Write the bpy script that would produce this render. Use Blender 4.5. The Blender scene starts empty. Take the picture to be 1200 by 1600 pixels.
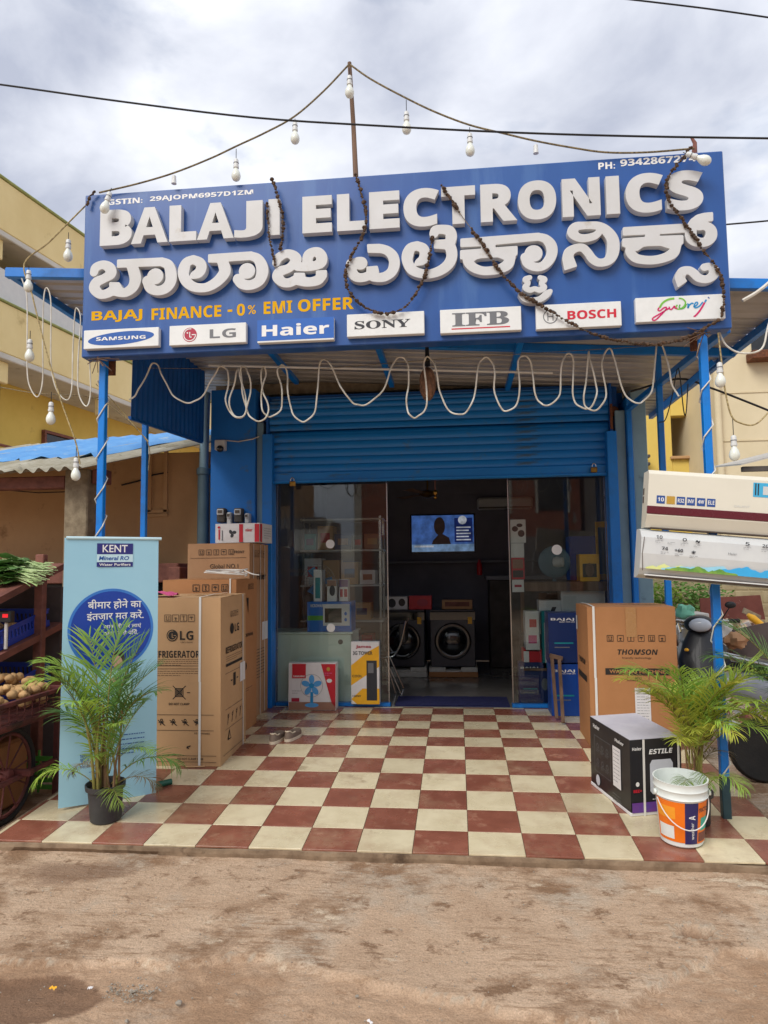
import bpy, bmesh, math, random
import numpy as np
from mathutils import Vector, Matrix, noise
random.seed(7)
S = bpy.context.scene
C = S.collection
R_ = math.radians

# ------------------------------------------------------------------ camera, sky, sun, exposure
T = 0.305                                   # floor tile pitch in metres
FPX = 1093.1                                # focal length for a 1200 px wide frame
CAM = Vector((0.2765, -3.9033, 1.4079))
PITCH, ROLL, YAW = .0823, -.0116, -.1036
RAMP = .069                                 # slope of the front half of the porch
_cp, _sp = math.cos(PITCH), math.sin(PITCH)
_c, _s = math.cos(YAW), math.sin(YAW)
FW = Vector((_s*_cp, _c*_cp, _sp))
_rt = Vector((_c, -_s, 0)); _up = _rt.cross(FW)
RT = math.cos(ROLL)*_rt + math.sin(ROLL)*_up
UP = -math.sin(ROLL)*_rt + math.cos(ROLL)*_up
cd = bpy.data.cameras.new('camera')
cd.sensor_fit = 'HORIZONTAL'; cd.sensor_width = 36; cd.lens = FPX/1200*36
cd.clip_start = .05; cd.clip_end = 2000
co = bpy.data.objects.new('camera', cd); C.objects.link(co)
co.matrix_world = Matrix(((RT.x, UP.x, -FW.x, CAM.x), (RT.y, UP.y, -FW.y, CAM.y), (RT.z, UP.z, -FW.z, CAM.z), (0, 0, 0, 1)))
S.camera = co

SUN_EL, SUN_AZ = R_(44), R_(208)            # sun behind the camera's left shoulder, veiled by cloud
w = bpy.data.worlds.new('World'); S.world = w; w.use_nodes = True
nt = w.node_tree; nt.nodes.clear(); N = nt.nodes.new; L = nt.links.new
out = N('ShaderNodeOutputWorld'); bg = N('ShaderNodeBackground'); bg.inputs[1].default_value = .1
sky = N('ShaderNodeTexSky'); sky.sky_type = 'NISHITA'; sky.sun_disc = False
sky.sun_elevation = SUN_EL; sky.sun_rotation = SUN_AZ; sky.dust_density = 2.0
tc = N('ShaderNodeTexCoord'); mp = N('ShaderNodeMapping'); mp.inputs['Scale'].default_value = (1, 1, 1.9)
mp.inputs['Location'].default_value = (3.1, .4, 1.7)
L(tc.outputs['Generated'], mp.inputs[0])
n1 = N('ShaderNodeTexNoise'); n1.inputs['Scale'].default_value = 3.4; n1.inputs['Detail'].default_value = 9; n1.inputs['Roughness'].default_value = .5; n1.inputs['Distortion'].default_value = .25
n2 = N('ShaderNodeTexNoise'); n2.inputs['Scale'].default_value = 4.2; n2.inputs['Detail'].default_value = 10; n2.inputs['Roughness'].default_value = .5
L(mp.outputs[0], n1.inputs[0]); L(mp.outputs[0], n2.inputs[0])
r1 = N('ShaderNodeValToRGB'); e = r1.color_ramp.elements        # cloud body: grey to white
e[0].position = .36; e[0].color = (3.15, 3.4, 4.15, 1); e[1].position = .66; e[1].color = (6.7, 6.85, 7.25, 1)
L(n1.outputs['Fac'], r1.inputs[0])
r2 = N('ShaderNodeValToRGB'); e = r2.color_ramp.elements        # small gaps where the blue shows
e[0].position = .28; e[0].color = (.35, .35, .35, 1); e[1].position = .42; e[1].color = (1, 1, 1, 1)
L(n2.outputs['Fac'], r2.inputs[0])
mx = N('ShaderNodeMix'); mx.data_type = 'RGBA'
L(r2.outputs[0], mx.inputs['Factor']); L(sky.outputs[0], mx.inputs['A']); L(r1.outputs[0], mx.inputs['B'])
L(mx.outputs['Result'], bg.inputs[0]); L(bg.outputs[0], out.inputs[0])

sl = bpy.data.lights.new('sun', 'SUN'); sl.energy = 1.5; sl.angle = R_(32); sl.color = (1, .955, .88)
so = bpy.data.objects.new('sun', sl); C.objects.link(so)
_sd = Vector((math.sin(SUN_AZ)*math.cos(SUN_EL), math.cos(SUN_AZ)*math.cos(SUN_EL), math.sin(SUN_EL)))
so.rotation_euler = _sd.to_track_quat('Z', 'Y').to_euler(); so.location = (-6, -12, 14)
S.view_settings.view_transform = 'Standard'; S.view_settings.look = 'None'
S.view_settings.gamma = 1; S.view_settings.exposure = .77
S.view_settings.use_curve_mapping = False
S.render.engine = 'CYCLES'; S.cycles.use_denoising = True; S.cycles.max_bounces = 8; S.cycles.transparent_max_bounces = 16

# ------------------------------------------------------------------ layout: from a measured image point to a place in the room
def ray(px, py): return FW + RT*((px-600)/FPX) - UP*((py-800)/FPX)
def aY(px, py, Y): d = ray(px, py); return CAM + d*((Y-CAM.y)/d.y)
def aX(px, py, X): d = ray(px, py); return CAM + d*((X-CAM.x)/d.x)
def aZ(px, py, Z): d = ray(px, py); return CAM + d*((Z-CAM.z)/d.z)
Y6 = 6*T
def floor_z(y): return 0.0 if y >= Y6 else -(Y6-y)*math.tan(RAMP)
def aF(px, py):
    p = aZ(px, py, 0)
    if p.y >= Y6: return p
    n = Vector((0, -math.sin(RAMP), math.cos(RAMP))); d = ray(px, py)
    return CAM + d*((n.dot(Vector((0, Y6, 0))-CAM))/n.dot(d))
ROAD = -.178

# ------------------------------------------------------------------ mesh helpers
class MB:
    def __init__(s, M=None): s.v = []; s.f = []; s.m = []; s.sm = []; s.M = M
    def add(s, vs, fs, m=0, smooth=False):
        b = len(s.v)
        if s.M is not None: vs = [s.M @ Vector(p) for p in vs]
        s.v += [tuple(p) for p in vs]
        for f in fs: s.f.append(tuple(b+i for i in f)); s.m.append(m); s.sm.append(smooth)
        return s
    def box(s, x0, x1, y0, y1, z0, z1, m=0, b=0):
        if b <= 0:
            return s.add([(x0,y0,z0),(x1,y0,z0),(x1,y1,z0),(x0,y1,z0),(x0,y0,z1),(x1,y0,z1),(x1,y1,z1),(x0,y1,z1)],
                [(3,2,1,0),(4,5,6,7),(0,1,5,4),(1,2,6,5),(2,3,7,6),(3,0,4,7)], m)
        vs = []; X = (x0,x1); Y = (y0,y1); Z = (z0,z1); idx = {}
        for i in (0,1):
            for j in (0,1):
                for k in (0,1):
                    sx, sy, sz = (1-2*i)*b, (1-2*j)*b, (1-2*k)*b
                    for a in range(3):
                        p = [X[i]+sx, Y[j]+sy, Z[k]+sz]; p[a] = (X[i],Y[j],Z[k])[a]
                        idx[(i,j,k,a)] = len(vs); vs.append(p)
        fs = []
        q = [(0,0),(1,0),(1,1),(0,1)]
        for a in range(3):
            for side in (0,1):
                f = []
                for u, w_ in q:
                    t = [0,0,0]; t[a] = side; t[(a+1)%3] = u; t[(a+2)%3] = w_; f.append(idx[(*t, a)])
                fs.append(f if side else f[::-1])
            b1, b2 = (a+1)%3, (a+2)%3                     # edges along axis a
            for u in (0,1):
                for w_ in (0,1):
                    t0 = [0,0,0]; t0[b1] = u; t0[b2] = w_; t1 = list(t0); t1[a] = 1
                    f = [idx[(*t0,b1)], idx[(*t1,b1)], idx[(*t1,b2)], idx[(*t0,b2)]]
                    fs.append(f if (u == w_) else f[::-1])
        for i in (0,1):
            for j in (0,1):
                for k in (0,1):
                    f = [idx[(i,j,k,a)] for a in range(3)]
                    fs.append(f if (i+j+k)%2 == 1 else f[::-1])
        return s.add(vs, fs, m)
    def tube(s, pts, r, n=6, m=0, cap=True, smooth=True):
        pts = [Vector(p) for p in pts]; k = len(pts)
        rs = r if isinstance(r, (list, tuple)) else [r]*k
        vs = []; prev = None
        for i in range(k):
            t = (pts[min(i+1,k-1)]-pts[max(i-1,0)])
            t = t.normalized() if t.length > 1e-9 else Vector((0,0,1))
            if prev is None:
                a = Vector((0,0,1)) if abs(t.z) < .9 else Vector((1,0,0)); u = t.cross(a).normalized()
            else:
                u = prev - t*prev.dot(t); u = u.normalized() if u.length > 1e-6 else t.orthogonal().normalized()
            prev = u; v = t.cross(u)
            for j in range(n):
                a = 2*math.pi*j/n; vs.append(pts[i] + (u*math.cos(a)+v*math.sin(a))*rs[i])
        fs = [(i*n+j, i*n+(j+1)%n, (i+1)*n+(j+1)%n, (i+1)*n+j) for i in range(k-1) for j in range(n)]
        if cap: fs += [tuple(range(n))[::-1], tuple(range((k-1)*n, k*n))]
        return s.add(vs, fs, m, smooth)
    def lathe(s, prof, c=(0,0,0), n=24, m=0, ax=None, smooth=True, cap=True):
        c = Vector(c); Q = Matrix.Identity(3) if ax is None else Vector(ax).to_track_quat('Z','Y').to_matrix()
        vs = [c + Q @ Vector((r*math.cos(2*math.pi*j/n), r*math.sin(2*math.pi*j/n), z)) for r, z in prof for j in range(n)]
        k = len(prof)
        fs = [(i*n+j, i*n+(j+1)%n, (i+1)*n+(j+1)%n, (i+1)*n+j) for i in range(k-1) for j in range(n)]
        if cap: fs += [tuple(range(n))[::-1], tuple(range((k-1)*n, k*n))]
        return s.add(vs, fs, m, smooth)
    def ball(s, c, r, nu=10, nv=7, m=0, jit=0, seed=0):
        c = Vector(c); r = Vector(r) if not isinstance(r, (int, float)) else Vector((r,r,r)); vs = []
        for i in range(nv+1):
            th = math.pi*i/nv
            for j in range(nu):
                ph = 2*math.pi*j/nu; d = Vector((math.sin(th)*math.cos(ph), math.sin(th)*math.sin(ph), math.cos(th)))
                k = 1 + (jit*noise.noise(d*1.7+Vector((seed*3.1, seed*1.7, 0))) if jit else 0)
                vs.append(c + Vector((d.x*r.x, d.y*r.y, d.z*r.z))*k)
        fs = [(i*nu+j, (i+1)*nu+j, (i+1)*nu+(j+1)%nu, i*nu+(j+1)%nu) for i in range(nv) for j in range(nu)]
        return s.add(vs, fs, m, True)
    def prism(s, poly, d, fr, m=0):
        """polygon in the x,y plane of frame fr, thickness d along its z"""
        n = len(poly); vs = [fr @ Vector((x,y,0)) for x,y in poly] + [fr @ Vector((x,y,d)) for x,y in poly]
        fs = [tuple(range(n))[::-1], tuple(range(n,2*n))] + [(i,(i+1)%n,n+(i+1)%n,n+i) for i in range(n)]
        return s.add(vs, fs, m)
    def quad(s, a, b, c, d, m=0): return s.add([a,b,c,d], [(0,1,2,3)], m)
    def mesh(s, name, mats, inv=None, sharp=40):
        me = bpy.data.meshes.new(name)
        vs = s.v if inv is None else [tuple(inv @ Vector(p)) for p in s.v]
        me.from_pydata(vs, [], s.f)
        for mt in (mats if isinstance(mats, (list, tuple)) else [mats]): me.materials.append(MAT(mt))
        me.polygons.foreach_set('material_index', s.m)
        if any(s.sm):
            me.polygons.foreach_set('use_smooth', s.sm); me.update()
            me.set_sharp_from_angle(angle=R_(sharp))
        me.update(); return me
    def build(s, name, mats, parent=None, loc=(0,0,0), sharp=40):
        F = FR[parent.name] if parent is not None else Matrix.Translation(Vector(loc))
        o = bpy.data.objects.new(name, s.mesh(name, mats, F.inverted(), sharp)); C.objects.link(o)
        if parent is not None: o.parent = parent; FR[o.name] = F
        else: o.location = loc; FR[o.name] = F
        return o
FR = {}
def frame(o, right, up):
    """frame at o: x = right, y = up, z = out of the face"""
    x = Vector(right).normalized(); y = Vector(up).normalized(); z = x.cross(y).normalized(); y = z.cross(x)
    return Matrix(((x.x,y.x,z.x,o[0]),(x.y,y.y,z.y,o[1]),(x.z,y.z,z.z,o[2]),(0,0,0,1)))
def tag(o, label, cat, group=None):
    o['label'] = label; o['category'] = cat
    if group: o['group'] = group
    return o
def thing(name, label, cat, loc=(0,0,0), rotz=0, group=None):
    o = bpy.data.objects.new(name, None); C.objects.link(o); o.empty_display_size = .1
    o.location = loc; o.rotation_euler = (0,0,rotz)
    FR[o.name] = Matrix.Translation(Vector(loc)) @ Matrix.Rotation(rotz, 4, 'Z')
    return tag(o, label, cat, group)
def thingM(name, label, cat, M, group=None):
    o = bpy.data.objects.new(name, None); C.objects.link(o); o.empty_display_size = .1
    o.matrix_basis = M; FR[o.name] = M.copy(); return tag(o, label, cat, group)
def inst(name, me, parent, Mw):
    o = bpy.data.objects.new(name, me); C.objects.link(o)
    if parent is not None: o.parent = parent; o.matrix_basis = FR[parent.name].inverted() @ Mw
    else: o.matrix_basis = Mw
    FR[o.name] = Mw.copy(); return o
def stand(x, y, rotz=0, lift=.001):
    """frame of something standing on the porch floor (tilted on the ramp)"""
    tilt = Matrix.Rotation(RAMP, 4, 'X') if y < Y6 else Matrix.Identity(4)
    return Matrix.Translation((x, y, floor_z(y)+lift)) @ tilt @ Matrix.Rotation(rotz, 4, 'Z')
def cr(pts, k=8):
    """Catmull-Rom through points of any dimension"""
    P = [np.array(p, float) for p in pts]; P = [2*P[0]-P[1]] + P + [2*P[-1]-P[-2]]; o = []
    for i in range(1, len(P)-2):
        for j in range(k):
            t = j/k; o.append(.5*((2*P[i])+(-P[i-1]+P[i+1])*t+(2*P[i-1]-5*P[i]+4*P[i+1]-P[i+2])*t*t+(-P[i-1]+3*P[i]-3*P[i+1]+P[i+2])*t**3))
    o.append(P[-2]); return o

# ------------------------------------------------------------------ lettering
def mb_(s, st):
    if st == 'n': return s
    A, a, d = {'sb':(0x1D5D4,0x1D5EE,0x1D7EC),'fb':(0x1D400,0x1D41A,0x1D7CE),'sc':(0x1D4D0,0x1D4EA,None),'si':(0x1D63C,0x1D656,0x1D7EC),'s':(0x1D5A0,0x1D5BA,0x1D7E2)}[st]
    o = ''
    for c in s:
        if 'A' <= c <= 'Z': o += chr(A+ord(c)-65)
        elif 'a' <= c <= 'z': o += chr(a+ord(c)-97)
        elif '0' <= c <= '9' and d: o += chr(d+ord(c)-48)
        else: o += c
    return o
_tc = {}
def prefetch(jobs):
    """typeset many strings at once, one per line, and cut the result apart"""
    groups = {}
    for j in jobs: groups.setdefault(j[2:], []).append(j)
    for (off, ext), js in groups.items():
        cu = bpy.data.curves.new('t', 'FONT'); cu.body = '\n'.join(mb_(j[0], j[1]) for j in js); cu.offset = off; cu.extrude = ext; cu.resolution_u = 5; cu.space_line = 4
        o = bpy.data.objects.new('t', cu); me = bpy.data.meshes.new_from_object(o)
        V = np.empty(len(me.vertices)*3); me.vertices.foreach_get('co', V); V = V.reshape(-1, 3); Fs = [tuple(p.vertices) for p in me.polygons]
        bpy.data.objects.remove(o); bpy.data.curves.remove(cu); bpy.data.meshes.remove(me)
        row = np.clip(np.rint((.35-V[:,1])/4), 0, len(js)-1).astype(int)
        fr_ = [[] for _ in js]
        for f in Fs: fr_[row[f[0]]].append(f)
        for k, j in enumerate(js):
            ids = np.nonzero(row == k)[0]
            if len(ids) == 0: continue
            mp = {int(a): b for b, a in enumerate(ids)}; _tc[(j[0], j[1], off, ext, 0)] = islands(V[ids].copy(), [tuple(mp[q] for q in f) for f in fr_[k]], ext)
def islands(V, Fs, ext):
    if ext == 0:                                   # glyphs that touch lie a hair apart
        par = list(range(len(V)))
        def fd(i):
            while par[i] != i: par[i] = par[par[i]]; i = par[i]
            return i
        for f in Fs:
            for q in f[1:]: par[fd(q)] = fd(f[0])
        ids = {}
        for i in range(len(V)): V[i,2] = (ids.setdefault(fd(i), len(ids)) % 4)*1e-4
    return V, Fs
def text_mesh(s, st='sb', off=0, ext=0, bev=0):
    k = (s, st, off, ext, bev)
    if k in _tc: return _tc[k]
    cu = bpy.data.curves.new('t', 'FONT'); cu.body = mb_(s, st); cu.offset = off; cu.extrude = ext; cu.bevel_depth = bev; cu.resolution_u = 5
    o = bpy.data.objects.new('t', cu)
    me = bpy.data.meshes.new_from_object(o)
    V = np.array([v.co[:] for v in me.vertices]); Fs = [tuple(p.vertices) for p in me.polygons]
    bpy.data.objects.remove(o); bpy.data.curves.remove(cu); bpy.data.meshes.remove(me)
    _tc[k] = islands(V, Fs, ext); return _tc[k]
def text(parent, s, fr, wd, ht, mt, st='sb', off=0, name='lettering', dz=.0012, ext=0, bev=0, shear=0, mb=None):
    """lettering fitted into wd x ht around the origin of face frame fr"""
    if st == 'si': st = 'sb'; shear = .2
    if st == 's': st = 'n'
    if st == 'sb' and set(s)-set("BALJIECTRONSGPMDZ0123456789FHUaier:-% "): st = 'n'; off = max(off, .022)
    V, Fs = text_mesh(s, st, off, ext, bev)
    lo, hi = V.min(0), V.max(0); ctr = (lo+hi)/2
    kx = wd/(hi[0]-lo[0]); ky = ht/(hi[1]-lo[1])
    vs = []
    for p in V:
        x, y = (p[0]-ctr[0])*kx, (p[1]-ctr[1])*ky
        vs.append(fr @ Vector((x+shear*y, y, dz + (p[2] if ext == 0 else p[2]))))
    b = mb or MB(); b.add(vs, Fs)
    if mb is None: return b.build(name, mt, parent)
def decal(parent, poly, fr, mt, name='print', dz=.0008):
    b = MB(); vs = [fr @ Vector((x,y,dz)) for x,y in poly]; b.add(vs, [tuple(range(len(vs)))]); return b.build(name, mt, parent)
def rect(x0, x1, y0, y1): return [(x0,y0),(x1,y0),(x1,y1),(x0,y1)]
def ell(cx, cy, rx, ry, n=40, rot=0):
    return [(cx+rx*math.cos(2*math.pi*i/n)*math.cos(rot)-ry*math.sin(2*math.pi*i/n)*math.sin(rot), cy+rx*math.cos(2*math.pi*i/n)*math.sin(rot)+ry*math.sin(2*math.pi*i/n)*math.cos(rot)) for i in range(n)]
def lines(parent, segs, fr, wd, mt, name='printed_lines', dz=.001):
    """thin printed strokes: list of (x0,y0,x1,y1)"""
    b = MB()
    for i, (x0,y0,x1,y1) in enumerate(segs):
        d = Vector((x1-x0, y1-y0)); 
        if d.length < 1e-6: continue
        d.normalize(); p = Vector((-d.y, d.x))*wd/2; z = dz+(i%3)*1e-4
        b.add([fr @ Vector((x0+p.x,y0+p.y,z)), fr @ Vector((x0-p.x,y0-p.y,z)), fr @ Vector((x1-p.x,y1-p.y,z)), fr @ Vector((x1+p.x,y1+p.y,z))], [(0,1,2,3)])
    return b.build(name, mt, parent)
def sq(cx, cy, h): return [(cx-h,cy-h,cx+h,cy-h),(cx+h,cy-h,cx+h,cy+h),(cx+h,cy+h,cx-h,cy+h),(cx-h,cy+h,cx-h,cy-h)]
def care_icons(cx, cy, h, n, gap, k0=0):
    """the row of boxed shipping symbols on a carton"""
    o = []
    for i in range(n):
        x = cx+(i-(n-1)/2)*gap; o += sq(x, cy, h); k = (i+k0) % 4; a = h*.6
        if k == 0: o += [(x-a*.6,cy-a,x-a*.6,cy+a),(x+a*.6,cy-a,x+a*.6,cy+a),(x-a,cy-a,x+a,cy-a),(x-a,cy+a*.5,x-a*.6,cy+a),(x+a,cy+a*.5,x+a*.6,cy+a)]
        elif k == 1: o += [(x,cy-a,x,cy),(x-a*.7,cy,x+a*.7,cy),(x-a*.5,cy+a*.2,x+a*.5,cy+a*.2),(x-a*.6,cy-a,x+a*.6,cy-a)]
        elif k == 2: o += [(x-a*.5,cy+a,x+a*.5,cy+a),(x-a*.45,cy+a*.6,x+a*.45,cy+a*.6),(x-a*.3,cy+a*.2,x+a*.3,cy+a*.2),(x,cy+a*.2,x,cy-a),(x-a*.5,cy-a,x+a*.5,cy-a)]
        else: o += [(x-a,cy+a*.3,x+a,cy+a*.3),(x-a*.7,cy+a*.6,x+a*.7,cy+a*.6),(x,cy+a*.6,x,cy-a*.8),(x,cy-a*.8,x+a*.3,cy-a*.8)]
    return o

# ------------------------------------------------------------------ materials
def c8(r, g, b): return tuple(((v/255)/12.92 if v/255 <= .04045 else (((v/255)+.055)/1.055)**2.4) for v in (r,g,b))
MATS = {}
def MAT(n): return MATS[n]
def mat(name, c1, c2=None, rough=.5, scale=6, detail=5, bump=0, bscale=60, metal=0, spec=.5, stretch=None, rand=0, emit=0, coat=0, lo=.35, hi=.65, bdist=.01, spots=None, transl=0, dust=None):
    m = bpy.data.materials.new(name); m.use_nodes = True; t = m.node_tree; N = t.nodes.new; L = t.links.new
    p = t.nodes['Principled BSDF']; p.inputs['Roughness'].default_value = rough; p.inputs['Metallic'].default_value = metal
    p.inputs['Specular IOR Level'].default_value = spec
    if coat: p.inputs['Coat Weight'].default_value = coat; p.inputs['Coat Roughness'].default_value = .08
    c2 = c2 or tuple(v*.86 for v in c1)
    tc = N('ShaderNodeTexCoord'); mp = N('ShaderNodeMapping'); mp.inputs['Scale'].default_value = stretch or (1,1,1); L(tc.outputs['Object'], mp.inputs[0])
    oi = N('ShaderNodeObjectInfo')
    ad = N('ShaderNodeVectorMath'); ad.operation = 'ADD'; L(mp.outputs[0], ad.inputs[0])
    if rand: 
        ml = N('ShaderNodeVectorMath'); ml.operation = 'SCALE'; ml.inputs['Scale'].default_value = 17.0
        L(oi.outputs['Location'], ml.inputs[0]); L(ml.outputs[0], ad.inputs[1])
    nz = N('ShaderNodeTexNoise'); nz.inputs['Scale'].default_value = scale; nz.inputs['Detail'].default_value = detail; nz.inputs['Roughness'].default_value = .6
    L(ad.outputs[0], nz.inputs[0])
    r = N('ShaderNodeValToRGB'); e = r.color_ramp.elements; e[0].position = lo; e[1].position = hi; e[0].color = (*c1,1); e[1].color = (*c2,1)
    L(nz.outputs['Fac'], r.inputs[0]); col = r.outputs[0]
    if spots:                                       # (colour, scale, threshold): dirt or rust with its own shape
        n3 = N('ShaderNodeTexNoise'); n3.inputs['Scale'].default_value = spots[1]; n3.inputs['Detail'].default_value = 8; n3.inputs['Roughness'].default_value = .65; L(ad.outputs[0], n3.inputs[0])
        r3 = N('ShaderNodeValToRGB'); e = r3.color_ramp.elements; e[0].position = spots[2]; e[1].position = spots[2]+.1; e[0].color = (0,0,0,1); e[1].color = (1,1,1,1); L(n3.outputs['Fac'], r3.inputs[0])
        m3 = N('ShaderNodeMix'); m3.data_type = 'RGBA'; L(r3.outputs[0], m3.inputs['Factor']); L(col, m3.inputs['A']); m3.inputs['B'].default_value = (*spots[0],1); col = m3.outputs['Result']
    if rand:
        hs = N('ShaderNodeHueSaturation'); mr = N('ShaderNodeMapRange'); mr.inputs['To Min'].default_value = 1-rand; mr.inputs['To Max'].default_value = 1+rand
        L(oi.outputs['Random'], mr.inputs[0]); L(mr.outputs[0], hs.inputs['Value']); L(col, hs.inputs['Color']); col = hs.outputs[0]
    if dust:                                        # (colour, scale, lo, hi): dirt carried across neighbouring pieces
        ge = N('ShaderNodeNewGeometry'); n4 = N('ShaderNodeTexNoise'); n4.inputs['Scale'].default_value = dust[1]; n4.inputs['Detail'].default_value = 10; n4.inputs['Roughness'].default_value = .7; L(ge.outputs['Position'], n4.inputs[0])
        r4 = N('ShaderNodeValToRGB'); e = r4.color_ramp.elements; e[0].position = dust[2]; e[1].position = dust[3]; e[0].color = (0,0,0,1); e[1].color = (.75,.75,.75,1); L(n4.outputs['Fac'], r4.inputs[0])
        m4 = N('ShaderNodeMix'); m4.data_type = 'RGBA'; L(r4.outputs[0], m4.inputs['Factor']); L(col, m4.inputs['A']); m4.inputs['B'].default_value = (*dust[0],1); col = m4.outputs['Result']
    L(col, p.inputs['Base Color'])
    mr = N('ShaderNodeMapRange'); mr.inputs['To Min'].default_value = max(.02, rough-.08); mr.inputs['To Max'].default_value = min(1, rough+.12); L(nz.outputs['Fac'], mr.inputs[0]); L(mr.outputs[0], p.inputs['Roughness'])
    if bump:
        nb = N('ShaderNodeTexNoise'); nb.inputs['Scale'].default_value = bscale; nb.inputs['Detail'].default_value = 4; L(ad.outputs[0], nb.inputs[0])
        bp = N('ShaderNodeBump'); bp.inputs['Strength'].default_value = bump; bp.inputs['Distance'].default_value = bdist; L(nb.outputs['Fac'], bp.inputs['Height']); L(bp.outputs[0], p.inputs['Normal'])
    if emit: p.inputs['Emission Strength'].default_value = emit; L(col, p.inputs['Emission Color'])
    if transl:
        tr = N('ShaderNodeBsdfTranslucent'); L(col, tr.inputs[0]); ms = N('ShaderNodeMixShader'); ms.inputs[0].default_value = transl
        L(p.outputs[0], ms.inputs[1]); L(tr.outputs[0], ms.inputs[2]); L(ms.outputs[0], t.nodes['Material Output'].inputs[0])
    MATS[name] = m; return m
def flat(name, c, rough=.55, **k): return mat(name, c, tuple(v*.93 for v in c), rough, scale=14, **k)

mat('white_letter', c8(206,207,208), c8(198,198,196), .42, scale=3, spots=(c8(184,178,166), 5, .64))
flat('board_blue', c8(34,58,148), .3); mat('board_blue', c8(30,76,146), c8(38,86,154), .32, scale=1.2, stretch=(2.5,1,.3), spots=(c8(56,98,160), 1.6, .54))
flat('print_white', c8(232,232,230), .45); flat('print_yellow', c8(226,172,0), .6, spec=.15)
flat('plate_white', c8(228,230,228), .35); flat('print_blue', c8(16,84,168), .4); flat('haier_blue', c8(18,94,184), .4); flat('print_grey', c8(110,112,116), .45)
flat('print_maroon', c8(172,24,58), .4); flat('print_red', c8(205,28,52), .4); flat('print_dark', c8(44,46,52), .5); flat('print_black', c8(38,33,28), .65)
flat('magenta', c8(205,20,100), .4); flat('lime', c8(120,190,60), .4); flat('cyan_blue', c8(24,140,200), .4)
flat('navy_print', c8(26,34,98), .45); flat('rail_blue', c8(20,80,160), .4)
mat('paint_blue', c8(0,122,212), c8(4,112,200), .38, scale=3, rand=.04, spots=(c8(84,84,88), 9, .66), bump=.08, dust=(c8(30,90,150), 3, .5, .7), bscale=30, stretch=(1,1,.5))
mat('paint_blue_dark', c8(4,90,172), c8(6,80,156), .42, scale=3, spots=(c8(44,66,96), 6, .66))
mat('wall_blue', c8(6,116,208), c8(18,106,188), .6, scale=1.6, spots=(c8(74,100,130), 3.5, .62), bump=.12, bscale=25)
mat('wall_teal', c8(136,168,182), c8(120,152,168), .65, scale=2, spots=(c8(80,100,110), 4, .64), bump=.12, bscale=30)
mat('shutter_blue', c8(20,132,216), c8(14,118,202), .35, scale=2.2, stretch=(.4,1,2), spots=(c8(58,96,132), 4, .6), bump=.05, dust=(c8(90,110,130), 5, .58, .75))
mat('tin_grey', c8(186,184,180), c8(164,162,158), .45, scale=2.5, metal=.1, spots=(c8(150,136,118), 4, .68))
mat('asbestos', c8(186,182,166), c8(146,138,116), .85, scale=2.4, spots=(c8(96,92,78), 5, .6), bump=.2, bscale=40)
mat('tarp_blue', c8(96,158,214), c8(76,138,200), .6, scale=3, bump=.15, bscale=12, spots=(c8(150,176,196), 4, .58))
mat('rust', c8(122,70,36), c8(70,40,28), .8, scale=30, bump=.2)
mat('tile_cream', c8(222,209,176), c8(206,192,158), .24, scale=5, rand=.06, spots=(c8(180,164,134), 6, .60), bump=.03, bscale=60, dust=(c8(176,150,120), 2.3, .5, .72))
mat('tile_red', c8(150,94,76), c8(128,76,60), .26, scale=6, rand=.12, spots=(c8(166,120,98), 7, .58), bump=.03, bscale=60, dust=(c8(172,140,112), 2.3, .5, .72))
mat('grout', c8(120,104,84), c8(96,82,66), .9, scale=20)
mat('slab', c8(150,128,104), c8(112,92,72), .9, scale=9, bump=.5, bscale=30, spots=(c8(84,66,50), 6, .58))
mat('cardboard', c8(192,154,112), c8(180,142,102), .75, scale=1.6, stretch=(1,1,.6), bump=.04, bscale=120, spots=(c8(170,126,84), 2.2, .66))
mat('cardboard_dark', c8(178,124,78), c8(166,114,70), .72, scale=2, bump=.04, bscale=120, spots=(c8(160,104,60), 2.4, .66))
mat('cardboard_tan', c8(180,138,100), c8(168,127,91), .75, scale=2, bump=.04, bscale=120, spots=(c8(156,112,76), 2.6, .66))
flat('strap_white', c8(222,220,214), .4); flat('tape', c8(176,132,88), .25)
mat('cable_white', c8(224,222,212), c8(190,184,168), .5, scale=9); flat('cable_black', c8(24,24,26), .5); mat('wire_yellow', c8(188,170,120), c8(120,100,60), .6, scale=60); mat('wire_twist', c8(150,132,92), c8(60,52,42), .6, scale=90)
flat('bulb', c8(228,232,222), .18, spec=.6); flat('socket', c8(214,216,214), .4)
mat('wood_old', c8(126,98,78), c8(92,70,54), .8, scale=14, stretch=(1,1,.1), bump=.3, bscale=40)
mat('wood_brown', c8(138,86,72), c8(104,62,52), .7, scale=8, stretch=(1,.4,1), bump=.2, bscale=40)
mat('garland', c8(98,74,54), c8(48,36,28), .9, scale=60, bump=.5, bscale=120)
mat('plaster_cream', c8(232,214,160), c8(222,202,146), .85, scale=.7, spots=(c8(196,176,124), 1.3, .62), bump=.1, bscale=14)
mat('plaster_beige', c8(218,204,172), c8(206,192,158), .85, scale=.8, spots=(c8(190,174,140), 1.5, .62), bump=.1, bscale=14)
mat('plaster_yellow', c8(224,196,104), c8(212,184,92), .85, scale=.8, spots=(c8(196,168,88), 1.5, .62), bump=.1, bscale=14)
mat('plaster_white', c8(206,204,196), c8(190,188,180), .85, scale=1, spots=(c8(160,154,140), 1.6, .6))
mat('trim_green', c8(160,170,110), c8(140,150,96), .8)
mat('wall_tan', c8(196,158,114), c8(180,142,100), .9, scale=1.4, spots=(c8(130,96,62), 2.2, .6), bump=.25, bscale=18)
mat('concrete', c8(150,136,112), c8(120,106,86), .9, scale=12, bump=.4, bscale=50)
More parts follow.
